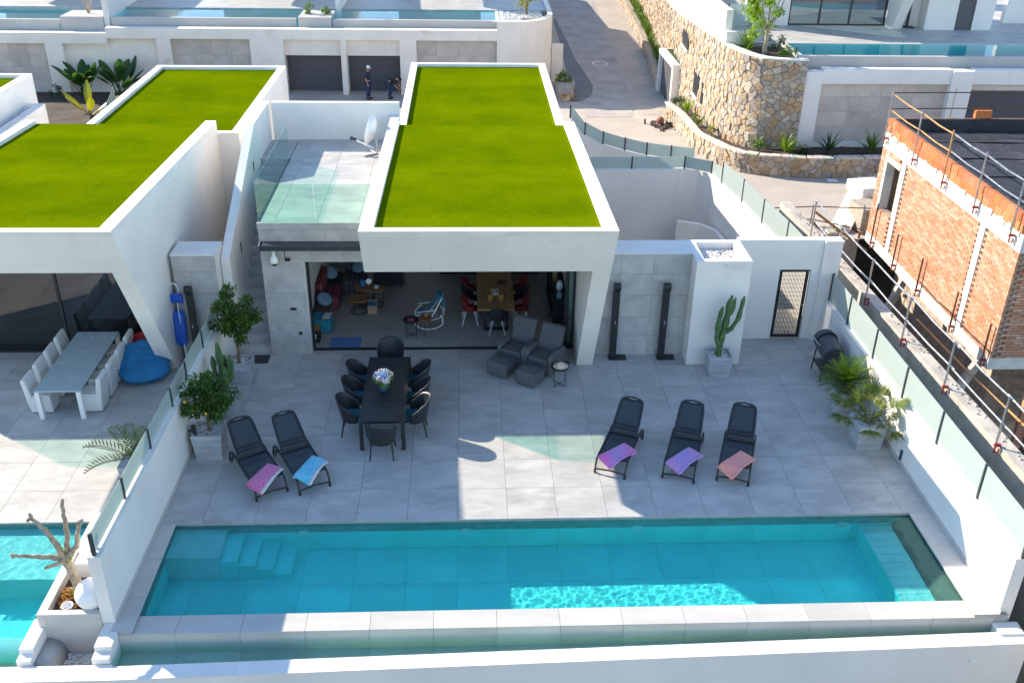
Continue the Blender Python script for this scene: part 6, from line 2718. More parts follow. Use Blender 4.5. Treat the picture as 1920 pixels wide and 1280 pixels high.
# sun loungers ---------------------------------------------------------------
def make_lounger():
    t = thing('sun_lounger', 'x', 'sun lounger')
    prof = [(0.0, .0), (.035, .20), (.16, .315), (.55, .335), (1.05, .37), (1.28, .40), (1.50, .32), (1.60, .14), (1.62, .02)]
    for sx in (-1, 1):
        m = MB()
        m.smooth = True
        P = smooth_path(prof, 5)
        m.tube([(sx * .325, y, z) for y, z in P], .021, 8)
        m.build('side_rail', 'black_resin', t, world=False)
        m = MB()
        m.tube([(sx * .325, 1.20, .39), (sx * .325, 1.52, .05)], .016, 7)
        m.tube([(sx * .325, 1.36, .36), (sx * .325, 1.44, .14)], .014, 6)
        m.build('rear_strut', 'black_resin', t, world=False)
        m = MB()
        m.tube([(sx * .325, 0.0, .0), (sx * .325, .0, .09)], .027, 8)
        m.build('foot', 'black_resin', t, world=False)
    m = MB()
    m.tube([(-.32, .005, .10), (0, .03, .11), (.32, .005, .10)], .018, 8)
    m.build('foot_bar', 'black_resin', t, world=False)
    m = MB()
    m.tube([(-.32, .16, .33), (.32, .16, .33)], .018, 8)
    m.tube([(-.32, 1.1, .36), (.32, 1.1, .36)], .018, 8)
    m.tube([(-.32, 1.6, .10), (.32, 1.6, .10)], .016, 8)
    m.build('cross_bar', 'black_resin', t, world=False)
    m = MB()
    m.smooth = True
    m.sheet(lambda u, v: (lerp(-.305, .305, u), lerp(.16, 1.10, v), lerp(.335, .365, v) + .018 * math.sin(v * 13) * (1 - (2 * u - 1) ** 4) - .02 * (1 - (2 * u - 1) ** 2)), 10, 24)
    m.build('seat_sling', 'charcoal_sling', t, world=False, solid=.008)
    b0, b1 = Vector((0, 1.08, .40)), Vector((0, 1.74, .93))
    d = (b1 - b0)
    m = MB()
    m.smooth = True
    fr = []
    for (x, s) in ((-.285, 0), (-.275, .35), (-.255, .8), (-.235, .94), (-.16, 1.0), (0, 1.03), (.16, 1.0), (.235, .94), (.255, .8), (.275, .35), (.285, 0)):
        p = b0 + d * s
        fr.append((x, p.y, p.z))
    m.tube(fr, .024, 8, closed=True)
    m.build('backrest_frame', 'black_resin', t, world=False)
    m = MB()
    m.smooth = True
    m.sheet(lambda u, v: ((lerp(-.275, .275, u) * (1 - .13 * v)), (b0 + d * (v * .99)).y + .03 * math.sin(math.pi * u) * math.sin(math.pi * v), (b0 + d * (v * .99)).z - .02 * math.sin(math.pi * u)), 8, 10)
    m.build('backrest_sling', 'charcoal_sling', t, world=False, solid=.006)
    m = MB()
    for s in (.14, .24):
        p = b0 + d * s
        m.tube([(-.28, p.y, p.z), (.28, p.y, p.z)], .016, 7)
    m.build('backrest_bar', 'black_resin', t, world=False)
    return t


lo0, used = make_lounger(), [False]
LG = 'black sun loungers beside the pool'
LN = [((-3.78, .84), .530, 'black sun lounger with the pink dotted towel', 'towel_pink', 'pink dotted towel with white border on the left lounger', (-3.93, 1.02), 1.12),
      ((-2.935, 1.015), .498, 'black sun lounger with the turquoise towel', 'towel_blue', 'turquoise towel folded over a black lounger', (-3.03, 1.28), 1.18),
      ((3.215, 1.39), -.401, 'black sun lounger with the magenta towel half in the sun', 'towel_magenta', 'magenta and lilac towel on the sunlit-footed lounger', (3.40, 1.66), .62),
      ((4.635, 1.19), -.336, 'black sun lounger with the patterned lilac towel', 'towel_lilac', 'lilac patterned towel on the middle right lounger', (4.80, 1.46), .70),
      ((5.77, 1.07), -.341, 'black sun lounger with the coral towel', 'towel_coral', 'coral towel on the rightmost lounger', (5.88, 1.30), .68)]
for (p, rz, lab, tm, tlab, tp, ta) in LN:
    place(lo0, used, (p[0], p[1], .001), rz, lab, LG)
    # towel: folded cloth following the sling and hanging over the rails
    t = thing('towel', tlab, 'towel', (tp[0], tp[1], .40), 0, 'beach towels on the loungers')
    rot = Matrix.Rotation(rz, 4, 'Z')
    inv = rot.inverted()

    def surf(x, y, lift):
        q = inv @ Vector((x - p[0], y - p[1], 0))
        z = .352 + .03 * max(0, min(1, q.y)) + lift
        over = max(0, abs(q.x) - .335)
        z -= over * .35
        z -= max(0, .10 - q.y) * .5
        return z
    for (nm, hw, hl, lift, oy) in (('fold', .20, .40, .006, 0.0), ('top_fold', .185, .385, .020, .012)):
        m = MB()
        m.smooth = True
        ca, sa = math.cos(ta), math.sin(ta)

        def fn(u, v):
            a, b = lerp(-hl, hl, u), lerp(-hw, hw, v) + oy
            x, y = tp[0] + a * ca - b * sa, tp[1] + a * sa + b * ca
            w = .006 * mnoise.noise((a * 6, b * 6, p[0]))
            return (x, y, surf(x, y, lift) + w)
        m.sheet(fn, 16, 8)
        m.build(nm, tm, t, solid=.010)
    m = MB()
    m.smooth = True

    def fn2(u, v):
        a, b = lerp(-hl, hl, u), -hw + oy + lerp(-.045, .02, v)
        x, y = tp[0] + a * ca - b * sa, tp[1] + a * sa + b * ca
        return (x, y, surf(x, y, .026))
    m.sheet(fn2, 14, 2)
    m.build('border', 'pale_fabric' if tm in ('towel_pink', 'towel_blue') else tm, t, solid=.008)


# wicker armchairs and footstools --------------------------------------------
def make_armchair():
    t = thing('armchair', 'x', 'armchair')
    m = MB()
    m.prism([(-.42, .08), (.36, .08), (.36, .36), (-.42, .36)], 'x', -.27, .27)
    m.build('base', 'grey_wicker', t, world=False, bevel=.03)
    for sx in (-1, 1):
        m = MB()
        a, b = (sx * .275, sx * .40)
        m.prism([(-.42, .02), (.40, .02), (.40, .55), (.1, .60), (-.25, .62), (-.38, .58), (-.42, .45)], 'x', min(a, b), max(a, b))
        m.build('armrest', 'grey_wicker', t, world=False, bevel=.045, seg=3)
    m = MB()
    m.box(-.265, .265, -.43, .30, .361, .46)
    m.build('seat_cushion', 'grey_wicker', t, world=False, bevel=.04, seg=3)
    m = MB()
    m.prism([(.18, .44), (.32, .40), (.58, .98), (.50, 1.04), (.42, 1.0)], 'x', -.31, .31)
    m.build('backrest', 'grey_wicker', t, world=False, bevel=.04, seg=3)
    return t


ac0, used = make_armchair(), [False]
place(ac0, used, (1.50, 6.42, .001), -.52, 'grey wicker armchair farther from the pillar, by the open room', 'grey wicker armchairs')
place(ac0, used, (2.16, 6.02, .001), -.55, 'grey wicker armchair nearer the leaning pillar', 'grey wicker armchairs')


def make_stool():
    t = thing('footstool', 'x', 'footstool')
    m = MB()
    m.prism([(-.27, .03), (.27, .03), (.29, .36), (.0, .42), (-.25, .40), (-.29, .30)], 'x', -.27, .27)
    m.build('body', 'grey_wicker', t, world=False, bevel=.045, seg=3)
    for sx in (-1, 1):
        m = MB()
        m.tube([(sx * .272, -.28, .32), (sx * .272, -.24, .40), (sx * .272, 0, .42), (sx * .272, .28, .36)], .008, 5)
        m.build('piping', 'anthracite', t, world=False)
    m = MB()
    for sx in (-1, 1):
        for sy_ in (-1, 1):
            m.box(sx * .2 - .02, sx * .2 + .02, sy_ * .2 - .02, sy_ * .2 + .02, 0, .03)
    m.build('glides', 'black_metal', t, world=False)
    return t


st0, used = make_stool(), [False]
place(st0, used, (1.07, 5.76, .001), -.55, 'grey wicker footstool before the farther armchair', 'grey wicker footstools')
place(st0, used, (1.75, 5.30, .001), -.60, 'grey wicker footstool before the armchair nearer the pillar', 'grey wicker footstools')


def wire_table(label, x, y, r, h, topmat, rim=True, rz=0.0):
    t = thing('side_table', label, 'side table', (x, y, .001), rz)
    m = MB()
    m.smooth = False
    if rim:
        m.lathe([(r - .01, h - .02), (r, h - .02), (r, h + .025), (r - .012, h + .025), (r - .012, h - .008), (.01, h - .008)], n=28)
    else:
        m.lathe([(r * .98, h - .02), (r, h - .01), (r, h + .006), (r * .98, h + .01)], n=28)
    m.build('tray', topmat, t, world=False)
    m = MB()
    for k in range(4):
        a = math.pi / 4 + k * math.pi / 2
        x_, y_ = (r - .02) * math.cos(a), (r - .02) * math.sin(a)
        m.tube([(x_, y_, h - .02), (x_, y_, .012)], .007, 6)
    for k in range(2):
        a = math.pi / 4 + k * math.pi / 2
        m.tube([((r - .02) * math.cos(a), (r - .02) * math.sin(a), .012), (-(r - .02) * math.cos(a), -(r - .02) * math.sin(a), .012)], .007, 6)
    m.build('wire_frame', 'black_metal', t, world=False)
    return t


wire_table('black wire side table holding a straw hat beside the armchairs', 2.47, 5.20, .22, .5, 'black_metal')
t = thing('sun_hat', 'pale straw hat lying on the wire side table', 'hat', (2.49, 5.2, .51))
m = MB()
m.smooth = True
m.lathe([(.001, .10), (.05, .10), (.085, .075), (.095, .02), (.19, .012), (.195, .004), (.10, .004), (.001, .004)][::-1], (2.49, 5.19, .512), 26)
m.build('crown_and_brim', 'straw', t)
m = MB()
m.lathe([(.097, .02), (.092, .05), (.090, .05), (.09, .02)], (2.49, 5.19, .513), 24)
m.build('band', 'pale_fabric', t)
t = thing('flip_flops', 'dark shoes left between the armchairs and the open room', 'shoes', (2.62, 6.05, 0))
for dx in (0, .13):
    m = MB()
    m.smooth = True
    m.ball((2.62 + dx, 6.05 + dx * .4, .05), (.05, .13, .05), 10, 6)
    m.build('shoe', 'black_cloth', t)


# garden showers -------------------------------------------------------------
def make_shower():
    t = thing('garden_shower', 'x', 'shower')
    m = MB()
    m.smooth = True
    pr = [(-.055, 0.03), (-.055, 1.95), (-.06, 2.08), (-.09, 2.14), (-.15, 2.15), (-.17, 2.08), (-.15, 2.0), (-.10, 1.96), (.06, 1.9), (.06, .03)]
    m.smooth = False
    m.prism([(-.055, .03), (-.055, 1.92), (-.13, 1.98), (-.15, 2.06), (-.11, 2.13), (-.03, 2.15), (.05, 2.08), (.06, 1.95), (.06, .03)], 'x', -.085, .085)
    m.build('column', 'black_metal', t, world=False, bevel=.012)
    m = MB()
    m.box(-.10, .36, -.13, .13, 0, .03)
    m.build('base_plate', 'black_metal', t, world=False, bevel=.008)
    m = MB()
    m.tube([(0, -.055, 1.06), (0, -.11, 1.06)], .022, 8)
    m.tube([(0, -.10, 1.06), (0, -.10, 1.13)], .012, 6)
    m.tube([(0, -.055, .98), (0, -.09, .97)], .014, 6)
    m.build('tap', 'chrome', t, world=False)
    return t


sh0, used = make_shower(), [False]
place(sh0, used, (3.95, 6.49, .001), 0, 'black garden shower nearer the leaning pillar', 'black garden showers')
place(sh0, used, (5.20, 6.48, .001), 0, 'black garden shower nearer the pebble-topped pier', 'black garden showers')
shn = copy_tree(sh0)
shn.location = (-6.55, 6.42, .001)
shn['label'] = 'black garden shower on the neighbouring terrace before the concrete stub'


# planters and plants ----------------------------------------------------------
def planter(label, x0, x1, y0, y1, h, rng, lip=.05):
    cx, cy = (x0 + x1) / 2, (y0 + y1) / 2
    hx, hy = (x1 - x0) / 2, (y1 - y0) / 2
    t = thing('planter', label, 'planter', (cx, cy, .001), 0, 'square grey stone planters')
    k = .86
    m = MB()
    m.hexa([(-hx * k, -hy * k, 0), (hx * k, -hy * k, 0), (hx * k, hy * k, 0), (-hx * k, hy * k, 0), (-hx, -hy, h - .08), (hx, -hy, h - .08), (hx, hy, h - .08), (-hx, hy, h - .08)])
    m.build('body', 'planter_stone', t, world=False, bevel=.008)
    for b in ((-hx, hx, -hy, -hy + lip), (-hx, hx, hy - lip, hy), (-hx, -hx + lip, -hy + lip + .0005, hy - lip - .0005), (hx - lip, hx, -hy + lip + .0005, hy - lip - .0005)):
        m = MB()
        m.box(*b, h - .0799, h)
        m.build('rim', 'planter_stone', t, world=False)
    m = MB()
    m.box(-hx * k - .012, hx * k + .012, -hy * k - .012, hy * k + .012, 0.0, .03)
    m.build('foot', 'planter_stone', t, world=False)
    pebbles('pebbles', t, -hx + lip + .01, hx - lip - .01, -hy + lip + .01, hy - lip - .01, h - .065, 330, .019, rng, world=False)
    return t


pr_ = random.Random(17)
planter('grey planter of the lemon tree beside the left lounger', -5.66, -5.02, 2.12, 2.74, .62, pr_)
planter('grey planter of the small cactus against the dividing wall', -5.62, -5.02, 3.62, 4.22, .62, pr_)
planter('grey planter of the round-headed tree at the stair foot', -5.60, -4.98, 5.06, 5.68, .62, pr_)
planter('grey planter of the tall cactus before the white pier', 6.20, 6.80, 5.42, 5.98, .56, pr_)
planter('grey planter of the cycad against the boundary wall', 8.80, 9.36, 3.55, 4.12, .60, pr_)
planter('grey planter of the fan palm against the boundary wall', 8.80, 9.42, 2.18, 2.80, .62, pr_)


def pot_tree(label, x, y, z, zc, rad, n, fruit, seed):
    rg = random.Random(seed)
    t = thing('citrus_tree', label, 'tree', (x, y, z))
    m = MB()
    limb(m, [(x, y, z - .08), (x + .02, y, (z + zc) / 2 - .1), (x + .05, y - .0, zc - rad[2] * .4)], (.042, .03), rg, .006)
    m.build('trunk', 'bark', t)
    for k in range(6):
        m = MB()
        a = k * 1.05 + .3
        limb(m, [(x + .05, y, zc - rad[2] * .45), (x + .05 + rad[0] * .4 * math.cos(a), y + rad[1] * .4 * math.sin(a), zc), (x + .05 + rad[0] * .8 * math.cos(a), y + rad[1] * .8 * math.sin(a), zc + rad[2] * rg.uniform(.1, .6))], (.02, .007), rg, .012, 5)
        m.build('limb', 'bark', t)
    m = MB()
    cl = crown(m, (x + .05, y, zc), rad, n, .105, .052, rg, 34, .2)
    m.build('crown', 'leaf_citrus', t)
    for k in range(fruit):
        c, r, v = rg.choice(cl)
        q = Vector((rg.uniform(-1, 1), -abs(rg.gauss(.8, .3)), rg.uniform(-.9, .2))).normalized()
        p = Vector((x + .05 + q.x * rad[0] * .9, y + q.y * rad[1] * .95, zc + q.z * rad[2] * .8))
        m = MB()
        m.smooth = True
        m.ball(p, (.032, .032, .04), 10, 8)
        m.build('lemon', 'lemon', t)
    return t


pot_tree('lemon tree with yellow fruit in the front left planter', -5.33, 2.44, .55, 1.42, (.55, .5, .44), 2600, 4, 19)
pot_tree('round-headed potted tree at the foot of the stair', -5.28, 5.36, .55, 1.85, (.56, .52, .58), 3200, 1, 23)


def cactus(label, x, y, z, stems, seed):
    rg = random.Random(seed)
    t = thing('cactus', label, 'cactus', (x, y, z))
    for pts, r in stems:
        m = MB()
        cactus_stem(m, [(x + a, y + b, z + c) for a, b, c in pts], r, rg)
        m.build('stem', 'cactus_skin', t)


cactus('tall branching cactus in the planter before the white pier', 6.48, 5.70, .50,
       [([(0, 0, -.05), (.03, 0, .5), (.10, 0, 1.0), (.16, 0, 1.65)], .088), ([(.01, -.02, .25), (-.10, -.03, .5), (-.09, -.02, 1.0), (-.03, 0, 1.35)], .068),
        ([(.07, .02, .62), (.26, .02, .75), (.40, .02, 1.05), (.47, .02, 1.62)], .06), ([(.16, -.01, 1.15), (.22, -.02, 1.35), (.25, -.02, 1.6)], .055)], 3)
cactus('many-armed cactus in the middle planter by the dividing wall', -5.32, 3.92, .55,
       [([(0, 0, -.05), (0, 0, .7), (-.02, 0, 1.35)], .085), ([(.02, 0, .3), (.2, 0, .45), (.22, 0, 1.05)], .075), ([(-.02, 0, .35), (-.16, .02, .5), (-.17, .02, 1.0)], .065),
        ([(.05, -.05, .2), (.12, -.15, .4), (.1, -.17, .85)], .065), ([(0, .06, .3), (.05, .15, .5), (.06, .16, .95)], .06)], 5)
rg = random.Random(29)
t = thing('cycad', 'dense dark green cycad in the farther wall planter', 'plant', (9.06, 3.84, .55))
m = MB()
for k in range(58):
    az = k * 2.39996
    e = lerp(1.35, -.05, (k / 58) ** .8)
    frond(m, (9.06, 3.84, .78), az, e, rg.uniform(.62, .80), 17, .17, .022, lerp(.35, .9, k / 58), rg)
m.build('fronds', 'leaf_cycad', t)
m = MB()
m.lathe([(.11, 0), (.13, .1), (.12, .2), (.05, .26)], (9.06, 3.84, .5), 12)
m.build('trunk', 'bark', t)
t = thing('fan_palm', 'loose fan palm with wispy leaves in the nearer wall planter', 'plant', (9.1, 2.48, .55))
m = MB()
for k in range(24):
    az = k * 2.39996 + .4
    e = lerp(1.25, .05, k / 24)
    fan_leaf(m, (9.1 + .05 * math.cos(az), 2.48 + .05 * math.sin(az), .60), az, e, rg.uniform(.38, .72), rg.uniform(.30, .42), 15, rg)
for (az, e, s) in ((.35, .75, 1.05), (.2, .35, .9), (-.5, .9, .8)):
    fan_leaf(m, (9.1, 2.48, .60), az, e, s, .42, 15, rg)
m.build('fans', 'leaf_palm', t)
m = MB()
m.lathe([(.08, 0), (.09, .08), (.06, .16)], (9.1, 2.48, .52), 10)
m.build('trunk', 'bark', t)
t = thing('drum_barbecue', 'dark drum barbecue standing by the boundary wall behind the cycad', 'barbecue', (9.2, 5.45, 0))
m = MB()
m.smooth = False
T = Matrix.Translation((9.18, 5.98, .86)) @ Matrix.Rotation(math.radians(96), 4, 'X')
m.lathe([(.01, -.02), (.16, .0), (.25, .03), (.27, .08), (.27, .86), (.25, .91), (.1, .94)], n=26, T=T)
m.build('drum', 'anthracite', t)
m = MB()
T3 = Matrix.Translation((9.18, 5.7, .87)) @ Matrix.Rotation(math.radians(96), 4, 'X')
m.lathe([(.272, -.02), (.278, -.02), (.278, .02), (.272, .02)], n=26, T=T3)
m.build('hoop', 'black_metal', t)
m = MB()
m.tube([(8.92, 5.9, .92), (8.86, 5.9, .95), (8.86, 5.4, .95), (8.92, 5.4, .92)], .014, 6)
m.build('handle', 'galvanised', t)
for (x, y, dx) in ((9.02, 5.85, -.05), (9.34, 5.85, .08), (9.02, 5.2, -.05), (9.34, 5.2, .08)):
    m = MB()
    m.tube([(x, y, .70), (x + dx, y, 0)], .018, 6)
    m.build('leg', 'black_metal', t)
m = MB()
m.box(8.98, 9.38, 5.15, 5.9, .26, .285)
m.build('shelf', 'black_metal', t)

m = MB()
m.sheet(lambda u, v: (lerp(-3.39, -2.58, u), lerp(7.15, 7.70, v), .008 + .002 * math.sin(u * 40)), 20, 8)
tag(m.build('door_mat', 'blue_mat', solid=.008), 'blue mat on the floor just inside the open room', 'mat')

# ================================================================== LIVING ROOM
def cushion_box(m, x0, x1, y0, y1, z0, z1):
    m.box(x0, x1, y0, y1, z0, z1)


sf = thing('corner_sofa', 'low striped corner sofa of loose modules in the living room', 'sofa', (-3.6, 9.6, 0))
for (b, mt, nm) in (((-3.97, -3.36, 9.32, 10.2, .001, .40), 'sofa_red', 'seat_module'), ((-3.97, -3.50, 8.55, 9.31, .001, .38), 'sofa_brown', 'seat_module'),
                    ((-3.97, -3.40, 10.21, 11.1, .001, .42), 'dark_fabric', 'seat_module'), ((-3.39, -2.75, 10.35, 11.2, .001, .42), 'sofa_purple', 'seat_module'),
                    ((-3.985, -3.78, 9.32, 10.6, .401, .80), 'sofa_red', 'back_module'), ((-3.39, -2.75, 11.21, 11.42, .001, .82), 'sofa_purple', 'back_module')):
    m = MB()
    m.box(*b)
    m.build(nm, mt, sf, bevel=.05, seg=3)
t = thing('pouf', 'teal pouf with a pale throw at the sofa end', 'pouf', (-3.65, 8.2, 0))
m = MB()
m.box(-3.95, -3.42, 7.95, 8.52, .001, .38)
m.build('body', 'teal_fabric', t, bevel=.06, seg=3)
m = MB()
m.smooth = True
m.sheet(lambda u, v: (lerp(-3.66, -3.46, u) + .03 * v, lerp(8.05, 8.4, v), .395 + .03 * mnoise.noise((u * 5, v * 5, 1))), 8, 10)
m.build('throw', 'pale_fabric', t, solid=.012)
for (x, y, z, mt, lab, ry_) in ((-3.70, 9.0, .52, 'bluegrey_fabric', 'grey-blue cushion on the brown sofa module', .5), (-3.72, 10.55, .62, 'bluegrey_fabric', 'pale blue cushion in the sofa corner', .4), (-2.95, 11.0, .60, 'bluegrey_fabric', 'pale blue cushion on the purple sofa module', -.2)):
    t = thing('cushion', lab, 'cushion', (x, y, z - .1))
    m = MB()
    m.smooth = True
    T = Matrix.Translation((x, y, z)) @ Matrix.Rotation(ry_, 4, 'Y') @ Matrix.Rotation(.5, 4, 'X')
    m.ball((0, 0, 0), (.22, .22, .085), 16, 10, T)
    m.build('pillow', mt, t)


def drum_table(label, x, y, r, h, name='coffee_table'):
    t = thing(name, label, 'coffee table', (x, y, .001))
    m = MB()
    m.lathe([(r * .97, h - .035), (r, h - .03), (r, h), (r * .98, h + .004)], n=30)
    m.build('table_top', 'wood_round', t, world=False)
    m = MB()
    P = [(r * .85 * math.cos(a * .2618), r * .85 * math.sin(a * .2618), .02) for a in range(24)]
    m.tube(P, .014, 6, closed=True)
    for a in (0, 2.1, 4.2):
        m.tube([(r * .85 * math.cos(a), r * .85 * math.sin(a), .02), (r * .85 * math.cos(a), r * .85 * math.sin(a), h - .036)], .013, 6)
    m.build('ring_frame', 'black_metal', t, world=False)


drum_table('low round wooden coffee table nearest the terrace', -2.81, 9.25, .27, .42)
drum_table('round wooden coffee table behind, carrying the blue candle', -2.68, 9.88, .30, .48)
drum_table('small round wooden table holding a white bowl', -2.33, 9.68, .22, .52)
t = thing('candle', 'blue glass candle on the rear coffee table', 'candle', (-2.74, 9.95, .49))
m = MB()
m.lathe([(.06, 0), (.062, .15), (.05, .15), (.048, .02)], (-2.74, 9.95, .485), 14)
m.build('glass_cup', 'blue_glossy', t)
m = MB()
m.lathe([(.046, .02), (.046, .10)], (-2.74, 9.95, .485), 12)
m.build('wax', 'white_plastic', t)
t = thing('bowl', 'white bowl on the small round wooden table', 'bowl', (-2.33, 9.66, .52))
m = MB()
m.smooth = True
m.lathe([(.03, 0), (.07, .03), (.085, .06), (.078, .06), (.05, .02)], (-2.33, 9.66, .525), 16)
m.build('dish', 'white_plastic', t)
t = thing('clock', 'white round clock beside the blue candle', 'clock', (-2.58, 9.98, .49))
m = MB()
T = Matrix.Translation((-2.57, 10.0, .58)) @ Matrix.Rotation(math.radians(70), 4, 'X')
m.lathe([(.075, 0), (.08, .01), (.08, .03), (.07, .032)], n=18, T=T)
m.box(-2.60, -2.54, 9.99, 10.03, .486, .51)
m.build('dial', 'white_plastic', t)
t = thing('cardboard_box', 'brown cardboard box under the small wooden table', 'box', (-2.43, 9.2, 0))
m = MB()
m.box(-2.55, -2.29, 9.08, 9.30, .001, .26)
m.build('carton', 'cardboard', t)
m = MB()
for s in (-1, 1):
    m = MB()
    m.hexa([(-2.55, 9.19 + s * .11, .261), (-2.29, 9.19 + s * .11, .261), (-2.29, 9.19 + s * .12, .265), (-2.55, 9.19 + s * .12, .265), (-2.55, 9.19 + s * .2, .30), (-2.29, 9.19 + s * .2, .30), (-2.29, 9.19 + s * .21, .304), (-2.55, 9.19 + s * .21, .304)])
    m.build('flap', 'cardboard', t)
t = thing('magazine', 'blue magazine on the cardboard box', 'magazine', (-2.42, 9.2, .27))
m = MB()
m.box(-2.53, -2.30, 9.1, 9.28, .268, .285)
m.build('cover', 'blue_glossy', t)
t = thing('sideboard', 'black low sideboard in the middle of the living room', 'sideboard', (-2.1, 11.2, 0))
m = MB()
m.box(-2.52, -1.68, 10.85, 11.4, .04, .52)
m.build('carcass', 'dark_fabric', t, bevel=.02)
for x in (-2.48, -1.72):
    m = MB()
    m.box(x - .02, x + .02, 10.88, 11.36, .001, .0395)
    m.build('foot', 'black_metal', t)
m = MB()
m.tube([(-1.62, 11.0, .001), (-1.62, 11.0, 1.3)], .012, 6)
m.build('lamp_rod', 'black_metal', t)
t = thing('bedside_box', 'black printed box with a wooden lid against the left jamb', 'box', (-3.72, 7.6, 0))
m = MB()
m.box(-3.86, -3.66, 7.42, 7.72, .001, .36)
m.build('case', 'black_cloth', t)
m = MB()
m.box(-3.87, -3.65, 7.41, 7.73, .3605, .39)
m.build('lid', 'wood_oak', t)
m = MB()
m.prism([(-3.775, .1), (-3.745, .1), (-3.745, .2), (-3.73, .2), (-3.75, .27), (-3.77, .27), (-3.79, .2), (-3.775, .2)], 'y', 7.412, 7.4185)
m.build('figure_print', 'white_plastic', t)

# rocking chair
t = thing('rocking_chair', 'white rattan rocking chair with a teal throw', 'chair', (-.78, 8.35, 0))
for s in (-1, 1):
    m = MB()
    m.smooth = True
    q = []
    for k in range(29):
        a = lerp(-2.55, 2.2, k / 28)
        q.append((math.sin(a) * .42 * (1 if a < 1.2 else .9), -math.cos(a) * .26 + .27))
    m.tube([(-.80 + x * .95, 8.38 + s * .27 + x * .10, z + .01) for x, z in q], .017, 7)
    m.tube([(-1.1, 8.33 + s * .27, .38), (-.75, 8.37 + s * .27, .36), (-.45, 8.40 + s * .27, .95)], .016, 7)
    m.tube([(-1.12, 8.33 + s * .27, .55), (-.6, 8.38 + s * .27, .6)], .014, 7)
    m.build('side_loop', 'white_metal', t)
m = MB()
for k in range(4):
    x = -1.1 + k * .16
    m.tube([(x, 8.08, .37), (x, 8.62, .37)], .012, 6)
m.build('cross_bars', 'white_metal', t)
m = MB()
m.smooth = True
m.sheet(lambda u, v: (lerp(-1.12, -.72, v) if v < .5 else lerp(-.92, -.45, (v - .5) * 2 * 1.0), lerp(8.12, 8.60, u) + .06 * v, .40 + (0 if v < .5 else (v - .5) * 1.15)), 6, 12)
m.build('seat_pad', 'bluegrey_fabric', t, solid=.03)
m = MB()
m.smooth = True
m.sheet(lambda u, v: (-.60 + .2 * v + .03 * math.sin(u * 9), lerp(8.15, 8.60, u), .92 + .06 * math.sin(math.pi * v) - .5 * max(0, v - .45) - .1 * max(0, .3 - v)), 14, 12)
m.build('throw', 'teal_fabric', t, solid=.012)
m = MB()
for k in range(15):
    y = 8.15 + k * .032
    m.tube([(-.405, y, .66), (-.39, y + .008, .52)], .007, 4)
m.build('fringe', 'pale_fabric', t)
wire_table('black wire side table with a pink magazine inside the room', -1.27, 7.82, .21, .46, 'black_metal')
t = thing('magazine', 'pink magazine on the indoor wire table', 'magazine', (-1.27, 7.8, .46))
m = MB()
m.box(-1.36, -1.20, 7.73, 7.90, .462, .474)
m.build('cover', 'pink_paper', t)
t = thing('side_table', 'small round amber-topped table in front of the rocking chair', 'side table', (-.9, 7.86, 0))
m = MB()
m.lathe([(.17, .46), (.185, .465), (.185, .49), (.17, .495)], (-.9, 7.86, 0), 24)
m.build('table_top', 'wood_round', t)
for k in range(3):
    m = MB()
    a = k * 2.1 + .5
    m.tube([(-.9 + .12 * math.cos(a), 7.86 + .12 * math.sin(a), .46), (-.9 + .17 * math.cos(a), 7.86 + .17 * math.sin(a), .001)], .009, 6)
    m.build('leg', 'black_metal', t)
t = thing('pot', 'dark pot on the amber-topped table', 'pot', (-.9, 7.9, .5))
m = MB()
m.smooth = True
m.lathe([(.04, 0), (.07, .05), (.05, .10), (.03, .12)], (-.88, 7.92, .497), 12)
m.build('body', 'amber', t)

# indoor dining group
t = thing('dining_table', 'oak dining table on black frame legs inside the living room', 'table', (.985, 9.2, 0))
for k in range(5):
    m = MB()
    m.box(.49 + k * .199, .49 + k * .199 + .194, 7.83, 10.6, .71, .75)
    m.build('plank', 'wood_oak', t)
for y in (8.05, 10.35):
    m = MB()
    m.box(.66, .72, y, y + .1, .001, .7095)
    m.box(1.26, 1.32, y, y + .1, .001, .7095)
    m.box(.7205, 1.2595, y, y + .1, .001, .06)
    m.build('leg_frame', 'black_metal', t)


def make_shell_chair(mat):
    t = thing('shell_chair', 'x', 'chair')
    m = MB()
    m.smooth = True

    def shell(u, v):
        a = lerp(-2.0, 2.0, u)
        r = .20 + .05 * v
        h = .14 + .26 * max(0, math.cos(a)) ** 1.2
        return (math.sin(a) * r * 1.05, math.cos(a) * r * 1.05, .43 + h * v)
    m.sheet(shell, 20, 6)
    m.sheet(lambda u, v: (lerp(-.2, .2, u), lerp(-.2, .19, v), .43), 4, 4)
    m.build('shell', mat, t, world=False, solid=.012)
    for sx in (-1, 1):
        for sy_ in (-1, 1):
            m = MB()
            m.tube([(sx * .1, sy_ * .1, .42), (sx * .22, sy_ * .22, 0)], .012, 6)
            m.build('leg', 'white_metal', t, world=False)
    return t


scr, u1 = make_shell_chair('red_shell'), [False]
scd, u2_ = make_shell_chair('dark_fabric'), [False]
for (x, y, rz, red, lab) in ((.30, 8.55, math.pi / 2, 1, 'red shell chair nearest the terrace on the left of the oak table'), (.30, 9.2, math.pi / 2, 0, 'dark shell chair in the middle left of the oak table'), (.30, 9.85, math.pi / 2, 1, 'far red shell chair on the left of the oak table'),
                             (1.68, 8.55, -math.pi / 2, 1, 'red shell chair nearest the terrace on the right of the oak table'), (1.68, 9.2, -math.pi / 2, 0, 'dark shell chair in the middle right of the oak table'), (1.68, 9.85, -math.pi / 2, 1, 'far red shell chair on the right of the oak table'),
                             (1.02, 7.98, math.pi, 0, 'dark shell chair at the terrace end of the oak table')):
    if red:
        place(scr, u1, (x, y, .001), rz, lab, 'shell chairs round the oak table')
    else:
        place(scd, u2_, (x, y, .001), rz, lab, 'shell chairs round the oak table')
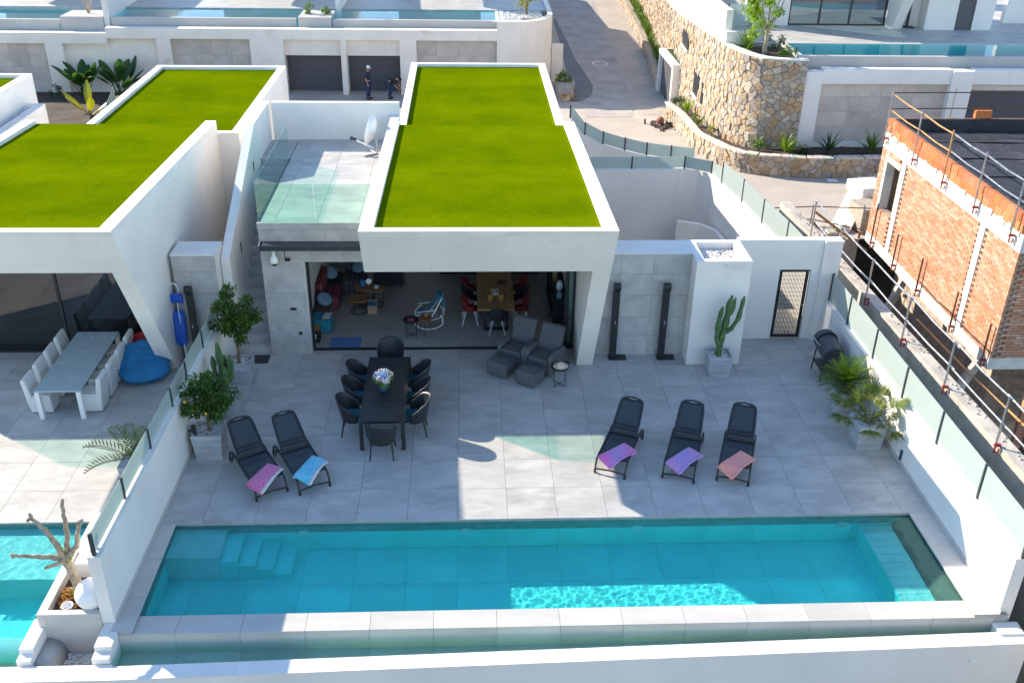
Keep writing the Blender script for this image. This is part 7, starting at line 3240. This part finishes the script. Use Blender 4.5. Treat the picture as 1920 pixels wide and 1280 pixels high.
for x, lab in ((.84, 'left amber glass lantern on the oak table'), (1.14, 'right amber glass lantern on the oak table')):
    t = thing('lantern', lab, 'lantern', (x, 8.35, .75))
    m = MB()
    m.lathe([(.055, 0), (.085, .04), (.085, .17), (.06, .21), (.05, .21), (.07, .16), (.07, .04)], (x, 8.35, .752), 16)
    m.build('glass_body', 'amber', t)
    m = MB()
    m.lathe([(.035, .01), (.035, .12)], (x, 8.35, .754), 12)
    m.build('candle', 'straw', t)
t = thing('napkin_holder', 'white wire holder on the oak table behind the lanterns', 'holder', (.98, 8.75, .75))
m = MB()
m.box(.88, 1.08, 8.70, 8.80, .752, .775)
for k in range(2):
    x = .93 + k * .1
    m.tube([(x - .03, 8.75, .775), (x - .03, 8.75, .90), (x, 8.75, .93), (x + .03, 8.75, .90), (x + .03, 8.75, .775)], .006, 5)
m.build('wire_body', 'white_metal', t)
t = thing('tray', 'dark tray on the far part of the oak table', 'tray', (1.2, 9.5, .75))
m = MB()
m.box(1.08, 1.34, 9.35, 9.65, .752, .775)
m.build('board', 'rust', t, bevel=.005)
t = thing('wall_shelf', 'dark shelf crowded with objects along the right living room wall', 'shelf', (2.8, 9.2, 0))
m = MB()
m.box(2.55, 2.98, 8.45, 10.6, .55, .60)
m.box(2.55, 2.98, 8.45, 10.6, .06, .10)
for y in (8.46, 9.5, 10.55):
    m.box(2.56, 2.97, y, y + .04, .001, .5495)
m.build('carcass', 'dark_fabric', t)
for (x, y, z, r, h, mt, lab) in ((2.75, 8.75, .601, .09, .22, 'bluegrey_fabric', 'blue-grey vase on the dark shelf'), (2.8, 9.3, .601, .10, .30, 'white_plastic', 'bright white vase on the dark shelf'), (2.72, 9.85, .601, .08, .5, 'wood_oak', 'tall wooden vase on the dark shelf')):
    t = thing('vase', lab, 'vase', (x, y, z))
    m = MB()
    m.smooth = True
    m.lathe([(r * .6, 0), (r, h * .4), (r * .8, h * .75), (r * .5, h), (r * .4, h), (r * .5, h * .6)], (x, y, z), 16)
    m.build('vessel', mt, t)
t = thing('stool', 'small dark stool with thin legs by the glass panes', 'stool', (2.7, 8.1, 0))
m = MB()
m.lathe([(.19, .42), (.21, .44), (.21, .50), (.17, .53)], (2.62, 8.08, 0), 18)
m.build('seat', 'dark_fabric', t)
for k in range(4):
    m = MB()
    a = k * math.pi / 2 + .6
    m.tube([(2.62 + .12 * math.cos(a), 8.08 + .12 * math.sin(a), .42), (2.62 + .18 * math.cos(a), 8.08 + .18 * math.sin(a), .001)], .010, 6)
    m.build('leg', 'black_metal', t)
t = thing('kitchen_counter', 'dark counter at the back of the living room', 'counter', (0, 12, 0))
m = MB()
m.box(-.6, 2.4, 11.75, 12.42, .001, .9)
m.build('cabinet', 'dark_fabric', t)
m = MB()
m.box(-.62, 2.42, 11.72, 12.42, .9005, .94)
m.build('worktop', 'anthracite', t)

# ================================================================== NEIGHBOUR'S TERRACE FURNITURE
t = thing('dining_table', 'long white dining table on the neighbouring terrace', 'table', (-9.02, 5.25, 0))
m = MB()
m.box(-9.53, -8.51, 3.83, 6.69, .71, .75)
m.build('table_top', 'bluegrey_top' if 'bluegrey_top' in MATS else 'white_metal', t, bevel=.006)
for x in (-9.53, -8.61):
    for y in (3.83, 6.59):
        m = MB()
        m.box(x, x + .10, y, y + .10, 0.001, .7095)
        m.build('leg', 'white_metal', t)


def make_wicker():
    t = thing('wicker_chair', 'x', 'chair')
    m = MB()
    m.box(-.25, .25, -.26, .24, .02, .42)
    m.build('base', 'white_wicker', t, world=False, bevel=.04, seg=3)
    m = MB()
    m.prism([(.14, .42), (.25, .10), (.33, .84), (.29, .90), (.22, .88)], 'x', -.26, .26)
    m.build('backrest', 'white_wicker', t, world=False, bevel=.035, seg=3)
    m = MB()
    m.box(-.23, .23, -.25, .15, .421, .46)
    m.build('cushion', 'white_plastic', t, world=False, bevel=.02)
    for sx in (-1, 1):
        for sy_ in (-1, 1):
            m = MB()
            m.box(sx * .2 - .02, sx * .2 + .02, sy_ * .18 - .02, sy_ * .18 + .02, 0, .02)
            m.build('foot', 'black_metal', t, world=False)
    return t


wc0, used = make_wicker(), [False]
ords = ['nearest the pool', 'second from the pool', 'third from the pool', 'farthest from the pool']
for i, y in enumerate((4.32, 5.02, 5.68, 6.36)):
    place(wc0, used, (-9.58, y, .001), math.pi / 2, 'white wicker chair %s on the outer side of the white table' % ords[i], 'white wicker chairs at the neighbouring table')
for i, y in enumerate((4.35, 5.02, 5.68, 6.36)):
    place(wc0, used, (-8.45, y, .001), -math.pi / 2, 'white wicker chair %s on the beanbag side of the white table' % ords[i], 'white wicker chairs at the neighbouring table')


def beanbag(label, c, sx, sy_, h, rz, mat, seed):
    t = thing('beanbag', label, 'beanbag', (c[0], c[1], 0), rz)
    m = MB()
    m.smooth = True
    N = 40

    def fn(u, v):
        a = u * 2 * math.pi
        th = v * math.pi
        q = 2.6
        ca, sa = math.cos(a), math.sin(a)
        k = (abs(ca) ** q + abs(sa) ** q) ** (-1 / q)
        rr = math.sin(th) ** .62
        x, y = ca * k * rr * sx, sa * k * rr * sy_
        z = (1 - math.cos(th)) / 2 * h
        back = .5 + .5 * (y / sy_)
        z *= lerp(.45, 1.25, back)
        w = .035 * mnoise.noise((x * 4 + seed, y * 4, z * 4)) + .02 * mnoise.noise((x * 11 + seed, y * 9, z * 9))
        return (x * (1 + w), y * (1 + w) - z * .12, max(0.0, z + w * .8))
    m.sheet(fn, N, 24)
    m.build('bag', mat, t, world=False)
    m = MB()
    m.smooth = True
    m.sheet(lambda u, v: (lerp(-sx, sx, u) * (1 - .15 * v), lerp(-.1, sy_ * .75, v) - .03, h * lerp(.62, 1.02, v) + .07 * math.sin(math.pi * u) + .05 * mnoise.noise((u * 6 + seed, v * 5, 2)) - .10 * (abs(2 * u - 1) ** 4)), 20, 10)
    m.build('folded_top', mat, t, world=False, solid=.10)


beanbag('big blue beanbag slumped beside the white table', (-7.72, 5.80), .60, .56, .66, .42, 'bean_blue', 1)
beanbag('crimson beanbag behind the blue one at the dark window', (-7.95, 6.52), .38, .30, .62, .1, 'bean_red', 5)

# pool tools leaning on the leaning pillar
t = thing('pool_net', 'blue and white pool net and brush on a pole against the neighbouring pillar', 'pool net', (-6.93, 6.45, 0))
m = MB()
m.tube([(-6.80, 6.25, .05), (-6.90, 6.52, 1.75)], .014, 7)
m.build('pole', 'white_metal', t)
m = MB()
m.smooth = True
m.sheet(lambda u, v: (-6.90 + lerp(-.16, .16, u), 6.50 - .05 * math.sin(u * 3.14), lerp(1.62, 1.86, v) + .05 * math.sin(u * 3.14)), 10, 6)
m.build('net_frame', 'tube_blue', t, solid=.02)
m = MB()
P = [(-6.95 + .12 * math.cos(a * .5236), 6.55, 1.98 + .16 * math.sin(a * .5236)) for a in range(12)]
m.tube(P, .014, 6, closed=True)
m.build('brush_loop', 'white_plastic', t)
t = thing('pool_float', 'rolled blue pool float hanging on the neighbouring pillar', 'pool float', (-6.93, 6.4, .5))
for k in range(4):
    m = MB()
    m.smooth = True
    x = -6.98 + k * .055
    m.tube([(x, 6.52, 1.42), (x - .005, 6.50, 1.30), (x, 6.42, .9), (x + .01, 6.36, .62), (x + .01, 6.35, .52)], [.02, .055, .065, .055, .015], 9)
    m.build('tube', 'tube_blue', t)

# potted palm at the foot of the dividing wall, neighbour's side
t = thing('potted_palm', 'arching potted palm on the neighbouring side of the dividing wall', 'plant', (-6.7, 1.55, 0))
m = MB()
m.hexa([(-6.9, 1.3, .001), (-6.45, 1.3, .001), (-6.45, 1.75, .001), (-6.9, 1.75, .001), (-6.95, 1.25, .45), (-6.4, 1.25, .45), (-6.4, 1.8, .45), (-6.95, 1.8, .45)])
m.build('pot', 'planter_stone', t)
m = MB()
rgp = random.Random(2)
for (az, e, L) in ((3.0, .55, 1.1), (3.5, .25, 1.0), (1.9, 1.0, .8), (1.2, 1.15, .7), (4.4, .9, .6), (2.4, .9, .9), (.6, 1.2, .6), (5.4, 1.1, .6)):
    frond(m, (-6.68, 1.52, .5), az, e, L, 14, .26, .03, 1.0, rgp)
m.build('fronds', 'leaf_palm', t)

# street details
t = thing('manhole', 'round manhole cover with pale collar in the climbing street', 'manhole', (8.43, 45, zs(45)))
m = MB()
m.lathe([(.36, .0), (.36, .022)], (8.43, 45, zs(45) + .012), 30)
m.build('cover', 'road_patch', t)
m = MB()
T = Matrix.Translation((8.43, 45, zs(45) + .014)) @ Matrix.Rotation(.07, 4, 'X')
m.lathe([(.361, .0), (.361, .02), (.50, .02), (.50, .0)], n=30, T=T)
m.build('collar', 'plaster_lit', t)
t = thing('inspection_cover', 'square dark inspection cover in the pavement by the portal', 'manhole', (9.6, 33.6, zs(33.6)))
m = MB()
z = zs(33.6)
m.box(9.0, 10.2, 33.1, 34.2, z - .05, z + .035)
m.build('frame', 'road_patch', t)
m = MB()
m.box(9.1, 10.1, 33.2, 34.1, z + .0351, z + .05)
m.build('cover', 'road_concrete', t)
t = thing('debris_heap', 'small heap of dark debris with an orange lump by the stone planter', 'debris', (9.75, 30.6, zs(30.6)))
rd = random.Random(14)
for k in range(60):
    m = MB()
    x, y = rd.gauss(9.65, .3), rd.gauss(30.5, .45)
    s = rd.uniform(.04, .12)
    T = Matrix.Translation((x, y, zs(y) + s * .5)) @ Matrix.Rotation(rd.uniform(0, 3), 4, Vector((rd.random(), rd.random(), 1)).normalized())
    m.box(-s * 1.6, s * 1.6, -s * .6, s * .6, -s * .3, s * .3, T)
    m.build('scrap', 'debris_dark', t)
m = MB()
m.smooth = True
m.ball((9.6, 30.9, zs(30.9) + .2), (.2, .22, .2), 10, 7)
m.build('bucket', 'rust_red', t)
t = thing('street_planter', 'small stone planter with a bush at the left street edge', 'planter', (5.6, 41.3, zs(41)))
m = MB()
pz0 = zs(40)
m.prism([(5.2, 36.6), (5.9, 37.0), (6.15, 38.6), (6.2, 39.6), (5.2, 39.6)], 'z', pz0 - .3, pz0 + .5)
m.build('core', 'mortar', t)
stone_face(t, [(5.2, 36.55), (5.92, 36.95), (6.18, 38.6), (6.23, 39.65)], lambda s: pz0 - .2, lambda s: pz0 + .5, .35, random.Random(77), 40)
m = MB()
crown(m, (5.65, 39.2, pz0 + .7), (.35, .5, .35), 420, .15, .06, rg, 8)
m.build('bush', 'leaf_yucca', t)
m = MB()
m.box(5.1, 5.75, 41.0, 41.4, -1.4, .9)
tag(m.build('gate_pier', 'white_stained'), 'narrow white pier at the left edge of the climbing street', 'pier')
m = MB()
m.box(14.35, 14.75, 20.6, 20.9, zs(20.8) + .02, zs(20.8) + .04)
tag(m.build('paper_sheet', 'white_plastic'), 'white sheet lying on the street below the stone planter', 'paper')


# ================================================================== PEOPLE
def skin_mesh(name, verts, edges, radii, mat, parent, root=0, sub=2):
    me = bpy.data.meshes.new(name)
    me.from_pydata([tuple(v) for v in verts], edges, [])
    o = bpy.data.objects.new(name, me)
    COL.objects.link(o)
    o.parent = parent
    sk = o.modifiers.new('skin', 'SKIN')
    sk.use_smooth_shade = True
    for i, r in enumerate(radii):
        me.skin_vertices[0].data[i].radius = r if isinstance(r, tuple) else (r, r)
        me.skin_vertices[0].data[i].use_root = (i == root)
    sb_ = o.modifiers.new('sub', 'SUBSURF')
    sb_.levels = sub
    sb_.render_levels = sub
    me.materials.append(M(mat))
    return o


def hand(v, e, r, wrist_i, d, side):
    """palm and five short finger chains growing from a wrist vertex"""
    w = Vector(v[wrist_i])
    d = d.normalized()
    s = Vector((side, 0, 0)) if abs(d.x) < .7 else Vector((0, 1, 0))
    palm = len(v)
    v.append(w + d * .06)
    r.append((.032, .022))
    e.append((wrist_i, palm))
    for k in range(4):
        f = (k - 1.5) * .017
        a = len(v)
        L = (.055, .065, .062, .048)[k]
        v.append(w + d * .10 + s.cross(d) * f)
        r.append(.0095)
        v.append(w + d * (.10 + L * .6) + s.cross(d) * f + Vector((0, -.012, 0)))
        r.append(.0085)
        v.append(w + d * (.10 + L) + s.cross(d) * f + Vector((0, -.03, .0)))
        r.append(.0075)
        e += [(palm, a), (a, a + 1), (a + 1, a + 2)]
    a = len(v)
    v.append(w + d * .05 + s.cross(d) * .035 + Vector((0, -.02, 0)))
    r.append(.011)
    v.append(w + d * .085 + s.cross(d) * .045 + Vector((0, -.035, 0)))
    r.append(.009)
    e += [(palm, a), (a, a + 1)]


def person(label, loc, rz, J, cap, shirt, legs):
    """J: joint positions (local, facing -Y, z up)"""
    t = thing('person', label, 'person', loc, rz)
    v, e, r = [], [], []

    def add(n, p, rad, par=None):
        J2[n] = len(v)
        v.append(Vector(p))
        r.append(rad)
        if par is not None:
            e.append((J2[par], J2[n]))
    J2 = {}
    add('pelvis', J['pelvis'], (.15, .11))
    add('waist', J['waist'], (.14, .10), 'pelvis')
    add('chest', J['chest'], (.165, .11), 'waist')
    add('neckb', J['neckb'], (.07, .06), 'chest')
    add('neck', J['neck'], .055, 'neckb')
    add('jaw', J['jaw'], (.065, .08), 'neck')
    add('head', J['head'], (.078, .098), 'jaw')
    add('crown', J['crown'], (.06, .075), 'head')
    for s in ('l', 'r'):
        sx = 1 if s == 'l' else -1
        add('sh' + s, J['sh' + s], .062, 'chest')
        add('el' + s, J['el' + s], .043, 'sh' + s)
        add('wr' + s, J['wr' + s], .028, 'el' + s)
        add('hip' + s, J['hip' + s], .095, 'pelvis')
        add('kn' + s, J['kn' + s], .06, 'hip' + s)
        add('an' + s, J['an' + s], .042, 'kn' + s)
        add('toe' + s, Vector(J['an' + s]) + Vector((0, -.15, -.05)), .035, 'an' + s)
    for s in ('l', 'r'):
        hand(v, e, r, J2['wr' + s], Vector(J['wr' + s]) - Vector(J['el' + s]), 1 if s == 'l' else -1)
    skin_mesh('body', v, e, r, 'skin', t)

    def cloth(name, keys, pairs, infl, mat, cut=None):
        vv = [Vector(J[k]) if k in J else k for k in keys]
        if cut:
            for k, (a, b, f) in cut.items():
                vv[keys.index(k)] = Vector(J[a]).lerp(Vector(J[b]), f)
        rr = []
        for k in keys:
            q = r[J2[k]]
            q = q if isinstance(q, tuple) else (q, q)
            rr.append((q[0] + infl, q[1] + infl))
        skin_mesh(name, vv, [(keys.index(a), keys.index(b)) for a, b in pairs], rr, mat, t)
    cloth('shirt', ['pelvis', 'waist', 'chest', 'neckb', 'shl', 'ell', 'shr', 'elr'], [('pelvis', 'waist'), ('waist', 'chest'), ('chest', 'neckb'), ('chest', 'shl'), ('shl', 'ell'), ('chest', 'shr'), ('shr', 'elr')], .02, shirt)
    cloth('trousers', ['pelvis', 'hipl', 'knl', 'anl', 'hipr', 'knr', 'anr'], [('pelvis', 'hipl'), ('hipl', 'knl'), ('knl', 'anl'), ('pelvis', 'hipr'), ('hipr', 'knr'), ('knr', 'anr')], .024, legs)
    for s in ('l', 'r'):
        m = MB()
        a = Vector(J['an' + s])
        m.smooth = True
        m.ball((a.x, a.y - .07, .045), (.052, .14, .05), 12, 8)
        m.build('shoe', 'black_cloth', t, world=False)
    h = Vector(J['head'])
    hd = (Vector(J['crown']) - Vector(J['jaw'])).normalized()
    fw_ = (Vector((0, -1, 0)) - hd * hd.dot(Vector((0, -1, 0)))).normalized()
    sd = hd.cross(fw_)
    m = MB()
    m.smooth = True
    for q in (1, -1):
        m.ball(h + fw_ * .088 + sd * .032 * q - hd * .005, .012, 8, 6)
    m.build('eyes', 'white_plastic', t, world=False)
    m = MB()
    m.smooth = True
    m.tube([h + fw_ * .09, h + fw_ * .122 - hd * .045, h + fw_ * .09 - hd * .05], [.008, .016, .012], 6)
    m.ball(h + fw_ * .085 - hd * .085, (.024, .012, .008), 8, 6)
    for q in (1, -1):
        m.ball(h + sd * .082 * q - hd * .02, (.014, .022, .032), 8, 6)
    m.build('face_details', 'skin', t, world=False)
    m = MB()
    m.smooth = True
    T = Matrix.Translation(h + hd * .035) @ Vector((0, 0, 1)).rotation_difference(hd).to_matrix().to_4x4()
    m.lathe([(.098, -.02), (.102, .02), (.09, .075), (.055, .105), (.005, .115)], n=18, T=T)
    if cap == 'white_plastic':
        m.add([T @ Vector(p) for p in ((-.07, -.09, 0), (.07, -.09, 0), (.05, -.175, -.012), (-.05, -.175, -.012))], [(0, 1, 2, 3)])
    m.build('cap' if cap == 'white_plastic' else 'hair', cap, t, world=False)
    return t


std = dict(pelvis=(0, 0, .95), waist=(0, -.01, 1.10), chest=(0, 0, 1.30), neckb=(0, .01, 1.44), neck=(0, 0, 1.50), jaw=(0, -.02, 1.56), head=(0, -.03, 1.64), crown=(0, -.025, 1.71),
           shl=(.19, .01, 1.40), ell=(.23, .03, 1.13), wrl=(.22, -.06, .90), shr=(-.19, .01, 1.40), elr=(-.24, .05, 1.13), wrr=(-.23, -.02, .88),
           hipl=(.09, 0, .90), knl=(.10, -.02, .50), anl=(.11, .03, .09), hipr=(-.09, 0, .90), knr=(-.11, .01, .50), anr=(-.12, .06, .09))
person('person in a dark top, jeans and white cap before the right garage door', (-4.95, 37.15, zs(37.15) + .012), 1.35, std, 'white_plastic', 'navy_cloth', 'jean_cloth')
bend = dict(pelvis=(0, .18, .88), waist=(0, .06, .98), chest=(0, -.14, 1.06), neckb=(0, -.28, 1.08), neck=(0, -.33, 1.08), jaw=(0, -.39, 1.05), head=(0, -.46, 1.06), crown=(0, -.52, 1.09),
            shl=(.18, -.22, 1.06), ell=(.22, -.30, .80), wrl=(.18, -.42, .60), shr=(-.18, -.22, 1.06), elr=(-.22, -.32, .80), wrr=(-.16, -.45, .62),
            hipl=(.09, .17, .83), knl=(.11, .05, .47), anl=(.12, .16, .09), hipr=(-.09, .17, .83), knr=(-.11, .02, .47), anr=(-.12, .12, .09))
person('person in dark clothes bending forward beside the garage pier', (-3.75, 37.3, zs(37.3) + .012), 1.2, bend, 'black_cloth', 'black_cloth', 'jean_cloth')
